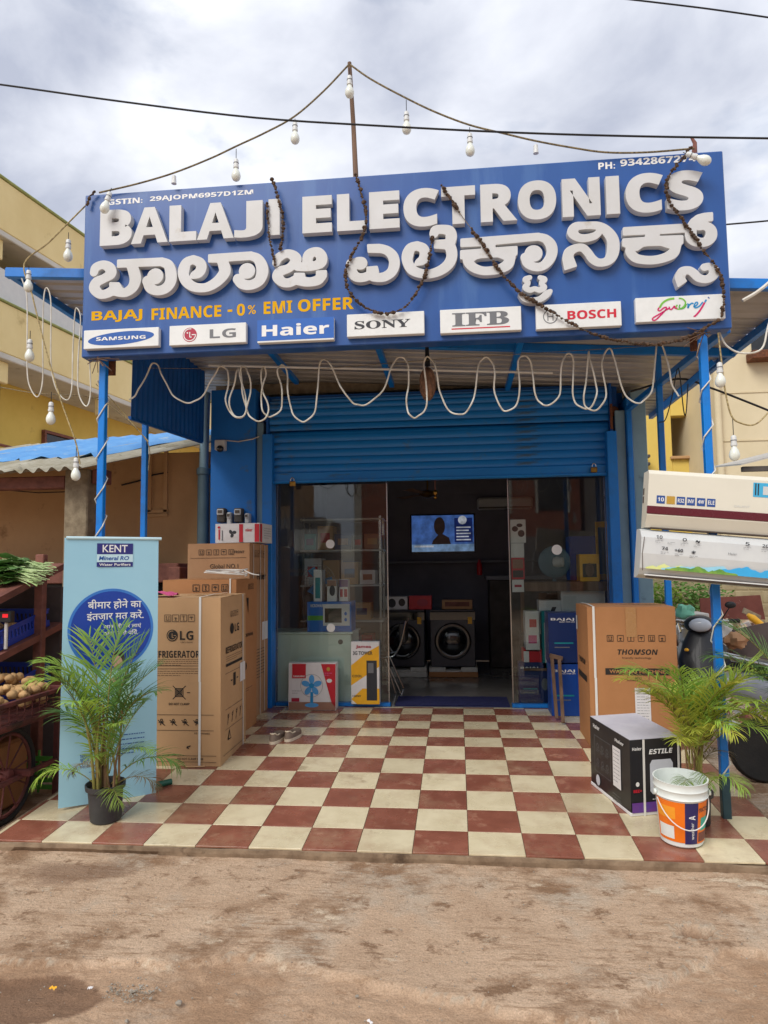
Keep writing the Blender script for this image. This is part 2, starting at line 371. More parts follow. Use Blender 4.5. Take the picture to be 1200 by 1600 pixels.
mat('block_wall', c8(190,176,140), c8(166,150,116), .9, scale=2.4, bump=.3, bscale=40, spots=(c8(130,112,84), 3, .6))
mat('window_dark', c8(40,44,48), c8(28,30,34), .2)
mat('pvc_teal', c8(92,118,130), c8(82,106,118), .4)
mat('inner_wall', c8(126,126,140), c8(112,112,126), .8, scale=2); mat('inner_ceiling', c8(140,142,152), c8(126,128,138), .8)
mat('inner_floor', c8(150,146,140), c8(138,134,128), .08, scale=3)
mat('counter', c8(222,234,224), c8(212,226,216), .4, scale=2)
mat('steel', c8(190,190,190), c8(170,170,170), .22, metal=1); mat('brass', c8(186,142,70), c8(150,110,50), .3, metal=1)
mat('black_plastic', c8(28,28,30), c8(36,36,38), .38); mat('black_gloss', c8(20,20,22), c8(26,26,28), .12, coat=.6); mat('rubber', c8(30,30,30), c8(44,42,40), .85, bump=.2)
mat('wm_grey', c8(66,68,76), c8(58,60,68), .35, metal=.3); mat('foam', c8(224,222,214), c8(208,206,198), .9)
mat('banner', c8(160,206,224), c8(150,198,218), .42, scale=1.2); flat('banner_blue', c8(18,62,160), .42); flat('banner_rim', c8(54,120,200), .42); flat('banner_navy', c8(40,42,120), .42); flat('banner_pale', c8(196,226,234), .42)
flat('skin_print', c8(206,166,142), .45); flat('hair_print', c8(52,38,36), .45); flat('mint_print', c8(176,220,206), .45)
mat('pot_black', c8(58,58,60), c8(44,44,46), .5, bump=.1); mat('soil', c8(66,50,38), c8(40,30,22), .95, scale=40, bump=.8, bscale=80)
mat('leaf', (.22,.4,.06), (.36,.48,.07), .62, scale=3, rand=.4, transl=.34); mat('leaf_dark', (.08,.19,.04), (.13,.25,.045), .62, scale=3, rand=.4, transl=.22); mat('leaf_yellow', (.42,.5,.06), (.48,.46,.06), .6, scale=3, rand=.25, transl=.34)
mat('leaf_brown', (.26,.2,.09), (.17,.11,.05), .8, scale=6, rand=.3, transl=.1)
mat('palm_stem', c8(132,140,60), c8(120,92,52), .6, scale=18); mat('palm_husk', c8(150,118,84), c8(96,70,50), .9, scale=30, stretch=(1,1,.2), bump=.4)
flat('bucket_white', c8(226,232,228), .35, spec=.5); flat('bucket_orange', c8(240,120,20), .4); flat('bucket_amber', c8(245,160,40), .4); flat('bucket_navy', c8(44,40,96), .4); flat('bucket_teal', c8(60,180,160), .4)
flat('estile_black', c8(34,34,38), .3); mat('estile_top', c8(206,206,216), c8(190,190,202), .35); mat('estile_violet', c8(70,60,150), c8(130,50,120), .35, scale=3); flat('geyser_grey', c8(196,200,208), .35)
mat('ac_cream', c8(226,222,206), c8(218,214,198), .3, scale=1.5); mat('ac_grey', c8(206,208,206), c8(198,200,200), .3); flat('ac_maroon', c8(98,36,46), .25); flat('ac_dark', c8(86,74,66), .4); flat('badge_blue', c8(44,80,148), .4); flat('badge_gold', c8(190,150,60), .4); flat('label_cyan', c8(70,176,220), .4); flat('ac_sky', c8(60,168,222), .35); flat('ac_pale_sky', c8(150,206,226), .35); mat('ac_grass', c8(70,130,60), c8(150,180,70), .35, scale=12); mat('ac_lemon', c8(206,214,120), c8(220,224,170), .35)
mat('potato', c8(206,168,116), c8(178,138,92), .75, scale=14, rand=.15, bump=.2); flat('crate_blue', c8(34,66,170), .45); mat('cart_paint', c8(112,56,52), c8(78,44,40), .7, scale=9, spots=(c8(60,42,36), 6, .58), bump=.2)
mat('greens', (.07,.22,.035), (.2,.36,.1), .5, scale=6, rand=.3, transl=.2); mat('greens_stem', c8(196,214,160), c8(160,190,120), .5)
flat('red_led', c8(225,30,40), .4, emit=.5); flat('box_white', c8(222,220,220), .45); flat('box_red', c8(196,26,44), .45); flat('box_blue', c8(14,110,200), .45); flat('box_yellow', c8(238,176,30), .45); flat('box_navy', c8(14,44,100), .4); flat('box_bajaj', c8(10,66,150), .4); flat('box_teal', c8(20,140,150), .4); flat('box_purple', c8(90,60,120), .45); flat('fan_blue', c8(80,160,222), .4); flat('box_wood', c8(150,110,90), .5); flat('print_green', c8(90,170,70), .4)
mat('mat_navy', c8(44,48,104), c8(34,38,88), .95, scale=60, bump=.5, bscale=300)
flat('pink', c8(214,90,140), .6); mat('shoe', c8(136,118,104), c8(112,96,84), .8); flat('shoe_sole', c8(222,208,184), .7); mat('hose_green', c8(20,92,70), c8(16,78,60), .45)
mat('scooter_black', c8(24,26,32), c8(30,32,38), .42, coat=.1); mat('scooter_grey', c8(150,156,166), c8(130,136,146), .3, coat=.4); flat('lamp_red', c8(170,40,44), .2); flat('lamp_clear', c8(196,204,214), .1)
mat('rubble', c8(206,190,168), c8(164,136,112), .9, scale=9, rand=.3, spots=(c8(206,200,190), 7, .6)); flat('cloth_mint', c8(130,200,170), .8); flat('plastic_yellow', c8(236,176,40), .5); mat('board_brown', c8(92,80,76), c8(80,68,64), .8, scale=3, spots=(c8(70,58,54), 3, .6)); mat('board_rust', c8(116,62,52), c8(100,52,44), .8, scale=4, spots=(c8(200,190,180), 9, .64)); flat('plastic_dirty_white', c8(206,202,196), .6)
mat('stone', c8(168,160,148), c8(136,126,112), .9, scale=20, bump=.3)
mat('brick_far', c8(184,112,86), c8(162,96,72), .85, scale=3); mat('opp_cream', c8(236,230,216), c8(220,212,196), .85); mat('opp_dark', c8(86,80,76), c8(70,66,62), .8); mat('opp_grey', c8(160,152,144), c8(134,126,118), .85, scale=1)
mat('net_brown', c8(150,112,86), c8(90,60,44), .9, scale=20, bump=.5)
mat('vent_teal', c8(40,70,80), c8(30,60,70), .4)

def glass_mat():
    m = bpy.data.materials.new('glass'); m.use_nodes = True; t = m.node_tree; t.nodes.clear(); N = t.nodes.new; L = t.links.new
    o = N('ShaderNodeOutputMaterial'); tr = N('ShaderNodeBsdfTransparent'); tr.inputs[0].default_value = (.9,.94,.93,1)
    gl = N('ShaderNodeBsdfGlossy'); gl.inputs['Roughness'].default_value = .02; gl.inputs[0].default_value = (1,1,1,1)
    fr = N('ShaderNodeFresnel'); fr.inputs[0].default_value = 1.5; mx = N('ShaderNodeMixShader')
    L(fr.outputs[0], mx.inputs[0]); L(tr.outputs[0], mx.inputs[1]); L(gl.outputs[0], mx.inputs[2]); L(mx.outputs[0], o.inputs[0]); MATS['glass'] = m
glass_mat()

# ================================================================== the setting: ground and porch
def ground_mat():
    m = bpy.data.materials.new('road_dirt'); m.use_nodes = True; t = m.node_tree; N = t.nodes.new; L = t.links.new
    p = t.nodes['Principled BSDF']; p.inputs['Roughness'].default_value = .92; p.inputs['Specular IOR Level'].default_value = .25
    tc = N('ShaderNodeTexCoord')
    def nz(scale, detail=8, st=(1,1,1), rough=.62, dist=0):
        mp = N('ShaderNodeMapping'); mp.inputs['Scale'].default_value = st; L(tc.outputs['Object'], mp.inputs[0])
        n = N('ShaderNodeTexNoise'); n.inputs['Scale'].default_value = scale; n.inputs['Detail'].default_value = detail; n.inputs['Roughness'].default_value = rough; n.inputs['Distortion'].default_value = dist
        L(mp.outputs[0], n.inputs[0]); return n.outputs['Fac']
    def ramp(f, a, b, ca=(0,0,0,1), cb=(1,1,1,1)):
        r = N('ShaderNodeValToRGB'); e = r.color_ramp.elements; e[0].position = a; e[1].position = b; e[0].color = ca; e[1].color = cb; L(f, r.inputs[0]); return r.outputs[0]
    def mix(f, a, b, bl='MIX'):
        x = N('ShaderNodeMix'); x.data_type = 'RGBA'; x.blend_type = bl
        if hasattr(f, 'links'): L(f, x.inputs['Factor'])
        else: x.inputs['Factor'].default_value = f
        for s, v in (('A', a), ('B', b)):
            if hasattr(v, 'links'): L(v, x.inputs[s])
            else: x.inputs[s].default_value = (*v, 1)
        return x.outputs['Result']
    base = ramp(nz(2.4, 12, rough=.72), .34, .66, (*c8(198,168,140), 1), (*c8(220,192,164), 1))
    grey = ramp(nz(1.3, 10, (1.2,1,1), .6), .50, .62)
    c = mix(grey, base, c8(202,186,166))
    scr = N('ShaderNodeMath'); scr.operation = 'MULTIPLY'; L(ramp(nz(5, 10, (1.0, 7, 1), .78), .50, .58), scr.inputs[0]); L(ramp(nz(2.1, 6, (1,1.5,1)), .44, .56), scr.inputs[1])
    c = mix(scr.outputs[0], c, c8(178,148,120))
    mud = ramp(nz(1.7, 14, (1, 1.2, 1), .70, .1), .50, .60)
    c = mix(mud, c, c8(158,126,98))
    mot = ramp(nz(6.5, 12, (1, 1.2, 1), .78), .55, .62)
    c = mix(mot, c, c8(148,118,92))
    pale = ramp(nz(3.8, 13, (1,1.5,1), .74, .1), .59, .66)
    c = mix(pale, c, c8(224,204,178))
    fl = ramp(nz(26, 10, (1,1.3,1), .85), .57, .63)
    c = mix(fl, c, c8(150,120,94))
    at = N('ShaderNodeAttribute'); at.attribute_name = 'soil'
    c = mix(at.outputs['Fac'], c, c8(192,158,128))
    at3 = N('ShaderNodeAttribute'); at3.attribute_name = 'crumb'
    c = mix(at3.outputs['Fac'], c, c8(196,182,162))
    at2 = N('ShaderNodeAttribute'); at2.attribute_name = 'damp'
    c = mix(at2.outputs['Fac'], c, c8(132,102,80))
    grain = ramp(nz(130, 6, rough=.8), .3, .7, (.62,.60,.58,1), (1.2,1.2,1.2,1))
    c = mix(1.0, c, grain, 'MULTIPLY')
    L(c, p.inputs['Base Color'])
    b = N('ShaderNodeBump'); b.inputs['Strength'].default_value = .8; b.inputs['Distance'].default_value = .016
    ad = N('ShaderNodeMath'); ad.operation = 'ADD'; L(nz(55, 8, (1,1,1), .7), ad.inputs[0]); L(nz(12, 9, (1,2.2,1), .78), ad.inputs[1]); L(ad.outputs[0], b.inputs['Height']); L(b.outputs[0], p.inputs['Normal'])
    MATS['road_dirt'] = m
ground_mat()
def ground():
    def axis(lo, hi, st, far):
        a = list(np.arange(lo, hi+1e-6, st)); k = st; l = [a[0]]; h = [a[-1]]
        while l[-1] > -far: k *= 1.5; l.append(l[-1]-k)
        k = st
        while h[-1] < far: k *= 1.5; h.append(h[-1]+k)
        return l[:0:-1] + a + h[1:]
    X = axis(-2.7, 2.1, .0125, 260); Y = axis(-1.75, .06, .0125, 260)
    nx = len(X); vs = []; soil = []; damp = []; crumb = []
    nv = noise.noise; fb = noise.fractal
    hole = Vector((1.27, -.60))
    for y in Y:
        for x in X:
            near = -3.2 < x < 3 and -2.6 < y < .15
            z = ROAD; so_ = 0; da = 0; cr_ = 0
            if near:
                p = Vector((x, y, 0))
                z += .007*fb(p*2.1, 1.0, 2.0, 5) + .0022*nv(p*38) + .0016*nv(Vector((x*9, y*60, 1)))
                # the cement skin has broken off along a ragged line near the viewer
                line = -1.02 - .16*math.sin(x*1.3+.6) + .16*fb(p*1.5+Vector((9,0,0)), 1.0, 2.0, 6) - .25*max(0, -.2-x)*.3
                if x > .75: line += .42*min(1, (x-.75)/.7)
                d = line - y
                if -.012 < d < .022 and nv(p*3.3+Vector((1.7,0,0))) > .05: cr_ = max(0, min(.8, (nv(p*45)+nv(p*90)*.6)*2.2)); z += .008*cr_
                if d > 0:
                    k = min(1, d/.018); z -= .024*k; z += .009*fb(p*13, 1, 2, 4)*k; so_ = min(1, d/.05)*(.55+.4*max(0, nv(p*3)))
                r = (Vector((x, y))-hole); rr = math.hypot(r.x/.06, r.y/.05)*(1+.3*nv(p*40))
                if rr < 1.2: k = max(0, 1-max(0, rr-.7)/.5); z -= .05*k; da = max(da, k*.85)
                elif rr < 1.9 and nv(p*50) > 0: cr_ = max(cr_, .6); z += .004
                e = math.hypot((x+1.32)/.26, (y+1.24)/.13)*(1+.35*fb(p*4, 1, 2, 4))
                if e < 1.1: da = max(da, min(1, (1.1-e)/.1)*.85); z -= .008*min(1, (1.1-e)/.2)
                e = math.hypot((x+1.75)/.42, (y+.22)/.14)*(1+.6*fb(p*3+Vector((3,1,0)), 1, 2, 5))
                if e < 1: da = max(da, min(.65, (1-e)*1.6))
            vs.append((x, y, z)); soil.append(so_); damp.append(da); crumb.append(cr_)
    fs = [(j*nx+i, j*nx+i+1, (j+1)*nx+i+1, (j+1)*nx+i) for j in range(len(Y)-1) for i in range(nx-1)]
    me = bpy.data.meshes.new('ground'); me.from_pydata(vs, [], fs); me.materials.append(MAT('road_dirt'))
    me.attributes.new('soil', 'FLOAT', 'POINT').data.foreach_set('value', soil)
    me.attributes.new('crumb', 'FLOAT', 'POINT').data.foreach_set('value', crumb)
    me.attributes.new('damp', 'FLOAT', 'POINT').data.foreach_set('value', damp)
    me.polygons.foreach_set('use_smooth', [True]*len(fs)); me.update()
    o = bpy.data.objects.new('ground', me); C.objects.link(o); o['kind'] = 'structure'
ground()

XL, XR, YB = -2.46, 2.07, 3.40
YFE = .03                                       # the porch's front edge
def porch():
    b = MB(); n = 90                            # ragged cement nosing
    prof = []
    zf = floor_z(YFE) - .0105
    rows = []
    for i in range(n+1):
        x = XL-.03 + (XR-XL+.05)*i/n
        j = .010*noise.fractal(Vector((x*5, 3, 0)), 1, 2, 4); br = .022*max(0, noise.noise(Vector((x*3.1, 9, 0)))-.1)
        gap = .03 if -2.3 < x < -1.45 and noise.noise(Vector((x*6, 1, 0))) > -.3 else 0
        rows.append([(x, YFE-.012+j-br*.3, zf-br), (x, YFE-.014+j, zf-.02-br), (x, YFE-.006+j+gap, ROAD-.03)])
    vs = []
    for r in rows: vs += r + [(r[0][0], Y6, -.0105), (r[0][0], YB+.02, -.0105)]
    fs = []
    for i in range(n):
        a, c = i*5, (i+1)*5
        fs += [(a,c,c+3,a+3)[::1], (a+3,c+3,c+4,a+4), (a+1,c+1,c,a), (a+2,c+2,c+1,a+1)]
    b.add(vs, fs)
    b.add([(XL-.03,YFE,ROAD-.05),(XL-.03,YFE,zf),(XL-.03,Y6,-.0105),(XL-.03,YB,-.0105),(XL-.03,YB,ROAD-.05)], [(0,1,2,3,4)])
    b.add([(XR+.02,YFE,ROAD-.05),(XR+.02,YFE,zf),(XR+.02,Y6,-.0105),(XR+.02,YB,-.0105),(XR+.02,YB,ROAD-.05)], [(4,3,2,1,0)])
    o = b.build('porch_floor', 'slab'); o['kind'] = 'structure'
    g = .0016; th = .010
    def tmesh(mt):
        h = T/2-g; return MB().box(-h, h, -h, h, -th, 0, 0, .0012).mesh('tile', mt)
    tm = [tmesh('tile_red'), tmesh('tile_cream')]
    for j in range(0, 12):
        y0, y1 = j*T, (j+1)*T
        if j == 0: y0 = YFE
        if y1 > YB: y1 = YB
        for i in range(-9, 7):
            x0, x1 = max(XL, i*T), min(XR, (i+1)*T)
            if x1-x0 < .02: continue
            cx, cy = (x0+x1)/2, (y0+y1)/2
            M = Matrix.Translation((cx, cy, floor_z(cy)+random.uniform(-.0004,.0004))) @ (Matrix.Rotation(RAMP, 4, 'X') if cy < Y6 else Matrix.Identity(4)) @ Matrix.Rotation(random.gauss(0,.0018),4,'X') @ Matrix.Rotation(random.gauss(0,.0014),4,'Y') @ Matrix.Diagonal(((x1-x0)/T, (y1-y0)/T, 1, 1))
            inst('tile', tm[(i+j) % 2], o, M)
    return o
porch()

# ================================================================== the shop
shop = thing('shop_building', 'small electronics shop with blue pillars and half-raised blue rolling shutter', 'building', (0, 3.4, 0))
SB = lambda name, mt, *bx, b=.006: MB().box(*bx, 0, b).build(name, mt, shop)
SB('pillar', 'wall_blue', -2.33, -1.84, 3.28, 7.3, 0, 3.36)
SB('door_jamb', 'wall_teal', -1.838, -1.765, 3.33, 3.6, 0, 3.0)
SB('door_jamb', 'wall_teal', 1.90, 2.0, 3.33, 3.6, 0, 3.0)
SB('pillar', 'wall_teal', 2.055, 2.2, 3.30, 7.3, 0, 3.2)
SB('pilaster_strip', 'paint_blue', 2.003, 2.052, 3.27, 3.6, 0, 3.12)
SB('shutter_guide', 'paint_blue', -1.762, -1.655, 3.27, 3.44, 0, 2.86)
SB('shutter_guide', 'paint_blue', 1.80, 1.898, 3.27, 3.44, 0, 2.78)
SB('lintel_beam', 'wall_blue', -1.84, 2.05, 3.62, 3.9, 2.42, 3.25)
SB('rear_wall', 'inner_wall', -2.1, 2.1, 7.05, 7.3, 0, 3.2)
SB('inner_side_wall', 'inner_wall', -1.838, -1.78, 3.61, 7.05, 0.002, 2.95)
SB('inner_side_wall', 'inner_wall', 1.99, 2.053, 3.61, 7.05, 0.002, 2.95)
SB('ceiling', 'inner_ceiling', -1.84, 2.05, 3.9, 7.05, 2.95, 3.2)
SB('roof_slab', 'concrete', -2.4, 2.3, 3.62, 7.4, 3.37, 3.5)
of = MB().box(-1.84, 2.05, YB+.024, 7.05, -.1, -.002).build('shop_floor', 'inner_floor'); of['kind'] = 'structure'
SB('threshold', 'paint_blue', -1.65, -.44, 3.405, 3.50, 0, .035, b=.004)
SB('threshold', 'paint_blue', .80, 1.80, 3.405, 3.50, 0, .035, b=.004)
# rolling shutter: curtain of convex slats, bottom rail and the coil above it
def shutter():
    x0, x1 = -1.70, 1.84; z0 = 2.335; p = .082
    sh = MB(); sh.box(x0, x1, 3.345, 3.375, z0, z0+.115, 0, .006)
    sh.box(x0, x1, 3.325, 3.343, z0+.006, z0+.03, 0, .004)
    s = sh.build('shutter', 'shutter_blue', shop)
    def slat(n0, n1, curve):
        b = MB(); prof = []
        for k in range(9):
            t = k/8; prof.append((n0 + (n1-n0)*t, curve*math.sin(math.pi*t)))
        return prof
    me = None
    b = MB(); K = 8; vs = []; fs = []
    for k in range(K+1):
        t = k/K; d = -.011*math.sin(math.pi*t)**.8 if 0 < t < 1 else 0
        for x in (x0, x1): vs.append((x, d, t*(p-.006)))
    for x in (x0, x1): vs.append((x, .006, p))
    fs = [(2*k, 2*k+1, 2*k+3, 2*k+2) for k in range(K+1)]
    b.add(vs, fs, 0, True); me = b.mesh('slat', 'shutter_blue', sharp=35)
    z = z0+.117
    for k in range(5):
        inst('slat', me, s, Matrix.Translation((0, 3.365, z))); z += p
    cy, cz, r = 3.365+.02, z+.17, .215               # the coil
    n = 13
    for k in range(n):
        a = R_(205) - k*R_(13.5)
        yy, zz = 3.51 + .30*math.cos(a)*.55, z-.01 + .30*(math.sin(a)-math.sin(R_(205)))
        yy = 3.60 + .26*math.cos(a); zz = z + .10 + .30*math.sin(a)
        M = Matrix.Translation((0, yy, zz)) @ Matrix.Rotation(-(a-math.pi), 4, 'X')
        inst('slat', me, s, M)
    for x in (x0-.03, x1+.005):
        br = MB().box(x, x+.025, 3.30, 3.62, z-.15, z+.42, 0, .004); br.build('shutter_bracket', 'paint_blue_dark', s)
    rb = MB().box(1.843, 1.87, 3.285, 3.297, 2.80, 3.06, 0, .003).build('rusted_end_plate', 'rust', s)
    rb = MB().lathe([(.05,0),(.05,.04),(.02,.045),(.02,.06)], (1.90, 3.40, 3.0), 14, ax=(0,-1,0)).build('shutter_axle', 'rust', s)
shutter()
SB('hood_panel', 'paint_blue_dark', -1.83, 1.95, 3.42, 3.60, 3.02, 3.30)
# frameless glass, two fixed panes
for x0, x1 in ((-1.652, -.452), (.808, 1.797)):
    g = MB().box(x0, x1, 3.455, 3.463, .037, 2.42).build('glass_pane', 'glass', shop)
    e = .010
    MB().box(x0-.001, x0+e, 3.452, 3.466, .037, 2.42).build('edge_trim', 'steel', g); MB().box(x1-e, x1+.001, 3.452, 3.466, .037, 2.42).build('edge_trim', 'steel', g)
gl = [o for o in C.objects if o.name.startswith('glass_pane')]
for (px, py, r), g in zip(((516,850,.047),(517,981,.045),(870,859,.052)), (gl[0], gl[0], gl[1])):
    c = aY(px, py, 3.452); MB().lathe([(r,0),(r,.0015)], c, 28, ax=(0,-1,0)).build('round_sticker', 'print_white', g)
for px, py in ((457,752),(928,730)):
    c = aY(px, py, 3.31); k = thing('padlock', 'brass padlock hanging at the %s end of the shutter rail' % ('left' if px < 600 else 'right'), 'padlock', c)
    MB().box(c.x-.032, c.x+.032, c.y-.012, c.y+.012, c.z-.055, c.z, 0, .006).build('body', 'brass', k)
    MB().tube([c+Vector((.019*math.cos(a), 0, .012+.026*math.sin(a))) for a in np.linspace(math.pi+.3, -.3, 12)], .005, 8).build('shackle', 'steel', k)

# ================================================================== the canopy
can = thing('porch_canopy', 'corrugated metal canopy on blue steel posts over the tiled porch', 'canopy', (0, 1.9, 0))
def cz_(x): return 3.42 - .072*x
def sheet(name, mt, o, u, v, lu, lv, pitch, amp, parent, nseg=8, trap=False):
    """corrugated sheet: ridges along u, waves across v"""
    o, u, v = Vector(o), Vector(u).normalized(), Vector(v).normalized(); n = u.cross(v).normalized(); m = max(2, int(lv/pitch*nseg)); b = MB(); vs = []
    K = 5
    if trap: ss = [k*pitch+pitch*q for k in range(int(lv/pitch)+1) for q in (0,.62,.70,.86,.94) if k*pitch+pitch*q <= lv]; m = len(ss)-1; wf = lambda s: amp*(1 if .69 < (s/pitch+1e-6) % 1 < .87 else -1)
    else: ss = [lv*i/m for i in range(m+1)]; wf = lambda s: amp*math.sin(2*math.pi*s/pitch)
    for i in range(m+1):
        s = ss[i]
        for k in range(K+1): vs.append(o + v*s + u*(lu*k/K) + n*(wf(s) + .004*noise.noise(Vector((s*2, k*.7, lu)))))
    fs = [(i*(K+1)+k, (i+1)*(K+1)+k, (i+1)*(K+1)+k+1, i*(K+1)+k+1) for i in range(m) for k in range(K)]
    b.add(vs, fs, 0, True); return b.build(name, mt, parent, sharp=70)
y = .70
for k in range(5):
    w_ = .87 if k < 4 else .75
    sheet('roof_sheet', 'tin_grey', (-2.90, y, cz_(-2.90)+.006*(k%2)), (5.50, 0, -.072*5.5), (0,1,0), 5.51, w_, .145, .016, can, trap=True); y += w_-.06
def bar(p0, p1, wx, mt='paint_blue', name='beam', parent=can, h=None):
    p0, p1 = Vector(p0), Vector(p1); d = (p1-p0); l = d.length; d.normalize()
    up = Vector((0,0,1)) if abs(d.z) < .9 else Vector((0,1,0)); s = d.cross(up).normalized(); u = s.cross(d); h = h or wx
    M = Matrix(((s.x,d.x,u.x,p0.x),(s.y,d.y,u.y,p0.y),(s.z,d.z,u.z,p0.z),(0,0,0,1)))
    return MB(M).box(-wx/2, wx/2, 0, l, -h/2, h/2, 0, .004).build(name, mt, parent)
bar((-2.93, .70, cz_(-2.93)-.05), (2.62, .70, cz_(2.62)-.05), .05, h=.07)
bar((-2.93, 2.1, cz_(-2.93)-.05), (2.62, 2.1, cz_(2.62)-.05), .05, h=.07)
bar((-2.91, .68, cz_(-2.91)-.045), (-2.91, 3.25, cz_(-2.91)-.045), .05, h=.06)
bar((2.60, .68, cz_(2.6)-.045), (2.60, 4.6, cz_(2.6)-.045), .05, h=.06)
for px, py in ((414,547),(592,540),(806,537)):
    q = aZ(px, py, 3.36); bar((q.x, .73, cz_(q.x)-.115), (q.x, 3.25, cz_(q.x)-.115), .05, name='rafter', h=.055)
bar((2.0, .62, 2.90), (2.0, 3.2, 2.98), .05, name='side_brace')
bar((2.02, 2.13, 2.75), (2.45, 2.13, 3.12), .05, name='side_brace')
PX = {'fl': (-2.155, .66), 'fr': (1.838, .585), 'bl': (-2.515, 2.1), 'br': (1.995, 2.1)}
for k, (x, y) in PX.items():
    zb = floor_z(y)-.01 if y < 2 else -.005
    hw = .0235
    p = MB().box(x-hw, x+hw, y-hw, y+hw, zb, 2.95 if y < 1 else cz_(x)-.09, 0, .004).build('post', 'paint_blue', can)
    if k == 'fr': MB().box(x-hw-.001, x+hw+.001, y-hw-.001, y+hw+.001, zb, .16, 0, .003).build('bare_foot', 'vent_teal', p)
# blue corrugated side cladding on the left
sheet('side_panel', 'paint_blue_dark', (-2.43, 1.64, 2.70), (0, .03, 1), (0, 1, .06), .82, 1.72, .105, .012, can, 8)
bar((-2.44, 1.64, 2.705), (-2.44, 3.30, 2.80), .03, 'paint_blue_dark', 'panel_rail')
MB().tube([(-2.0, 2.3, 3.33), (1.15, 2.3, 3.13)], .011, 8).build('conduit', 'plate_white', can)

# ================================================================== the sign board
BX0, BX1, BZ0, BZ1, BY = -2.25, 2.0, 2.875, 4.03, .53
sign = thing('shop_signboard', 'long blue shop signboard with raised white English and Kannada letters', 'sign', (0, BY, BZ0))
MB().box(BX0, BX1, BY, BY+.11, BZ0, BZ1, 0, .006).build('panel', 'board_blue', sign)
for z in (2.95, 3.45, 3.95):
    MB().box(BX0+.05, BX1-.05, BY+.112, BY+.15, z-.02, z+.02).build('back_rail', 'paint_blue_dark', sign)
for x in (-2.133, 1.838): MB().box(x-.03, x+.03, BY+.155, BY+.20, 2.80, 3.98).build('back_post', 'rust', sign)
FY = BY-.052
BF = lambda x, z, y=BY: frame((x, y, z), (1,0,0), (0,0,1))
z1 = lambda x, y: (120+x/2.2222, 220+y/2.2222)
z2 = lambda x, y: (620+x/2.2222, 200+y/2.2222)
EN = [('B',z1,82,192),('A',z1,190,316),('L',z1,322,415),('A',z1,418,545),('J',z1,547,645),('I',z1,665,705),('E',z1,783,885),('L',z1,903,1002),('E',z1,1015,1120),
      ('C',z2,22,146),('T',z2,154,272),('R',z2,290,416),('O',z2,420,553),('N',z2,574,706),('I',z2,727,774),('C',z2,795,927),('S',z2,938,1066)]
for ch, zf, a, b in EN:
    xa, xb = aY(*zf(a, 230), FY).x, aY(*zf(b, 230), FY).x
    zc, hh = 3.757, .252
    if ch in 'OCS': hh += .008
    if ch == 'J': zc -= .003
    if ch == 'I': MB().box(xa, xb, BY-.051, BY-.001, zc-hh/2, zc+hh/2, 0, .002).build('letter', 'white_letter', sign); continue
    V, Fs = text_mesh(ch, 'sb', .018 if ch in 'A' else .036, .5)
    lo, hi = V.min(0), V.max(0); k = ((xb-xa)/(hi[0]-lo[0]), hh/(hi[1]-lo[1]), .050/(hi[2]-lo[2]))
    MB().add([((p[0]-lo[0])*k[0]+xa, BY-.001-(p[2]-lo[2])*k[2], (p[1]-lo[1])*k[1]+zc-hh/2) for p in V], Fs).build('letter', 'white_letter', sign)

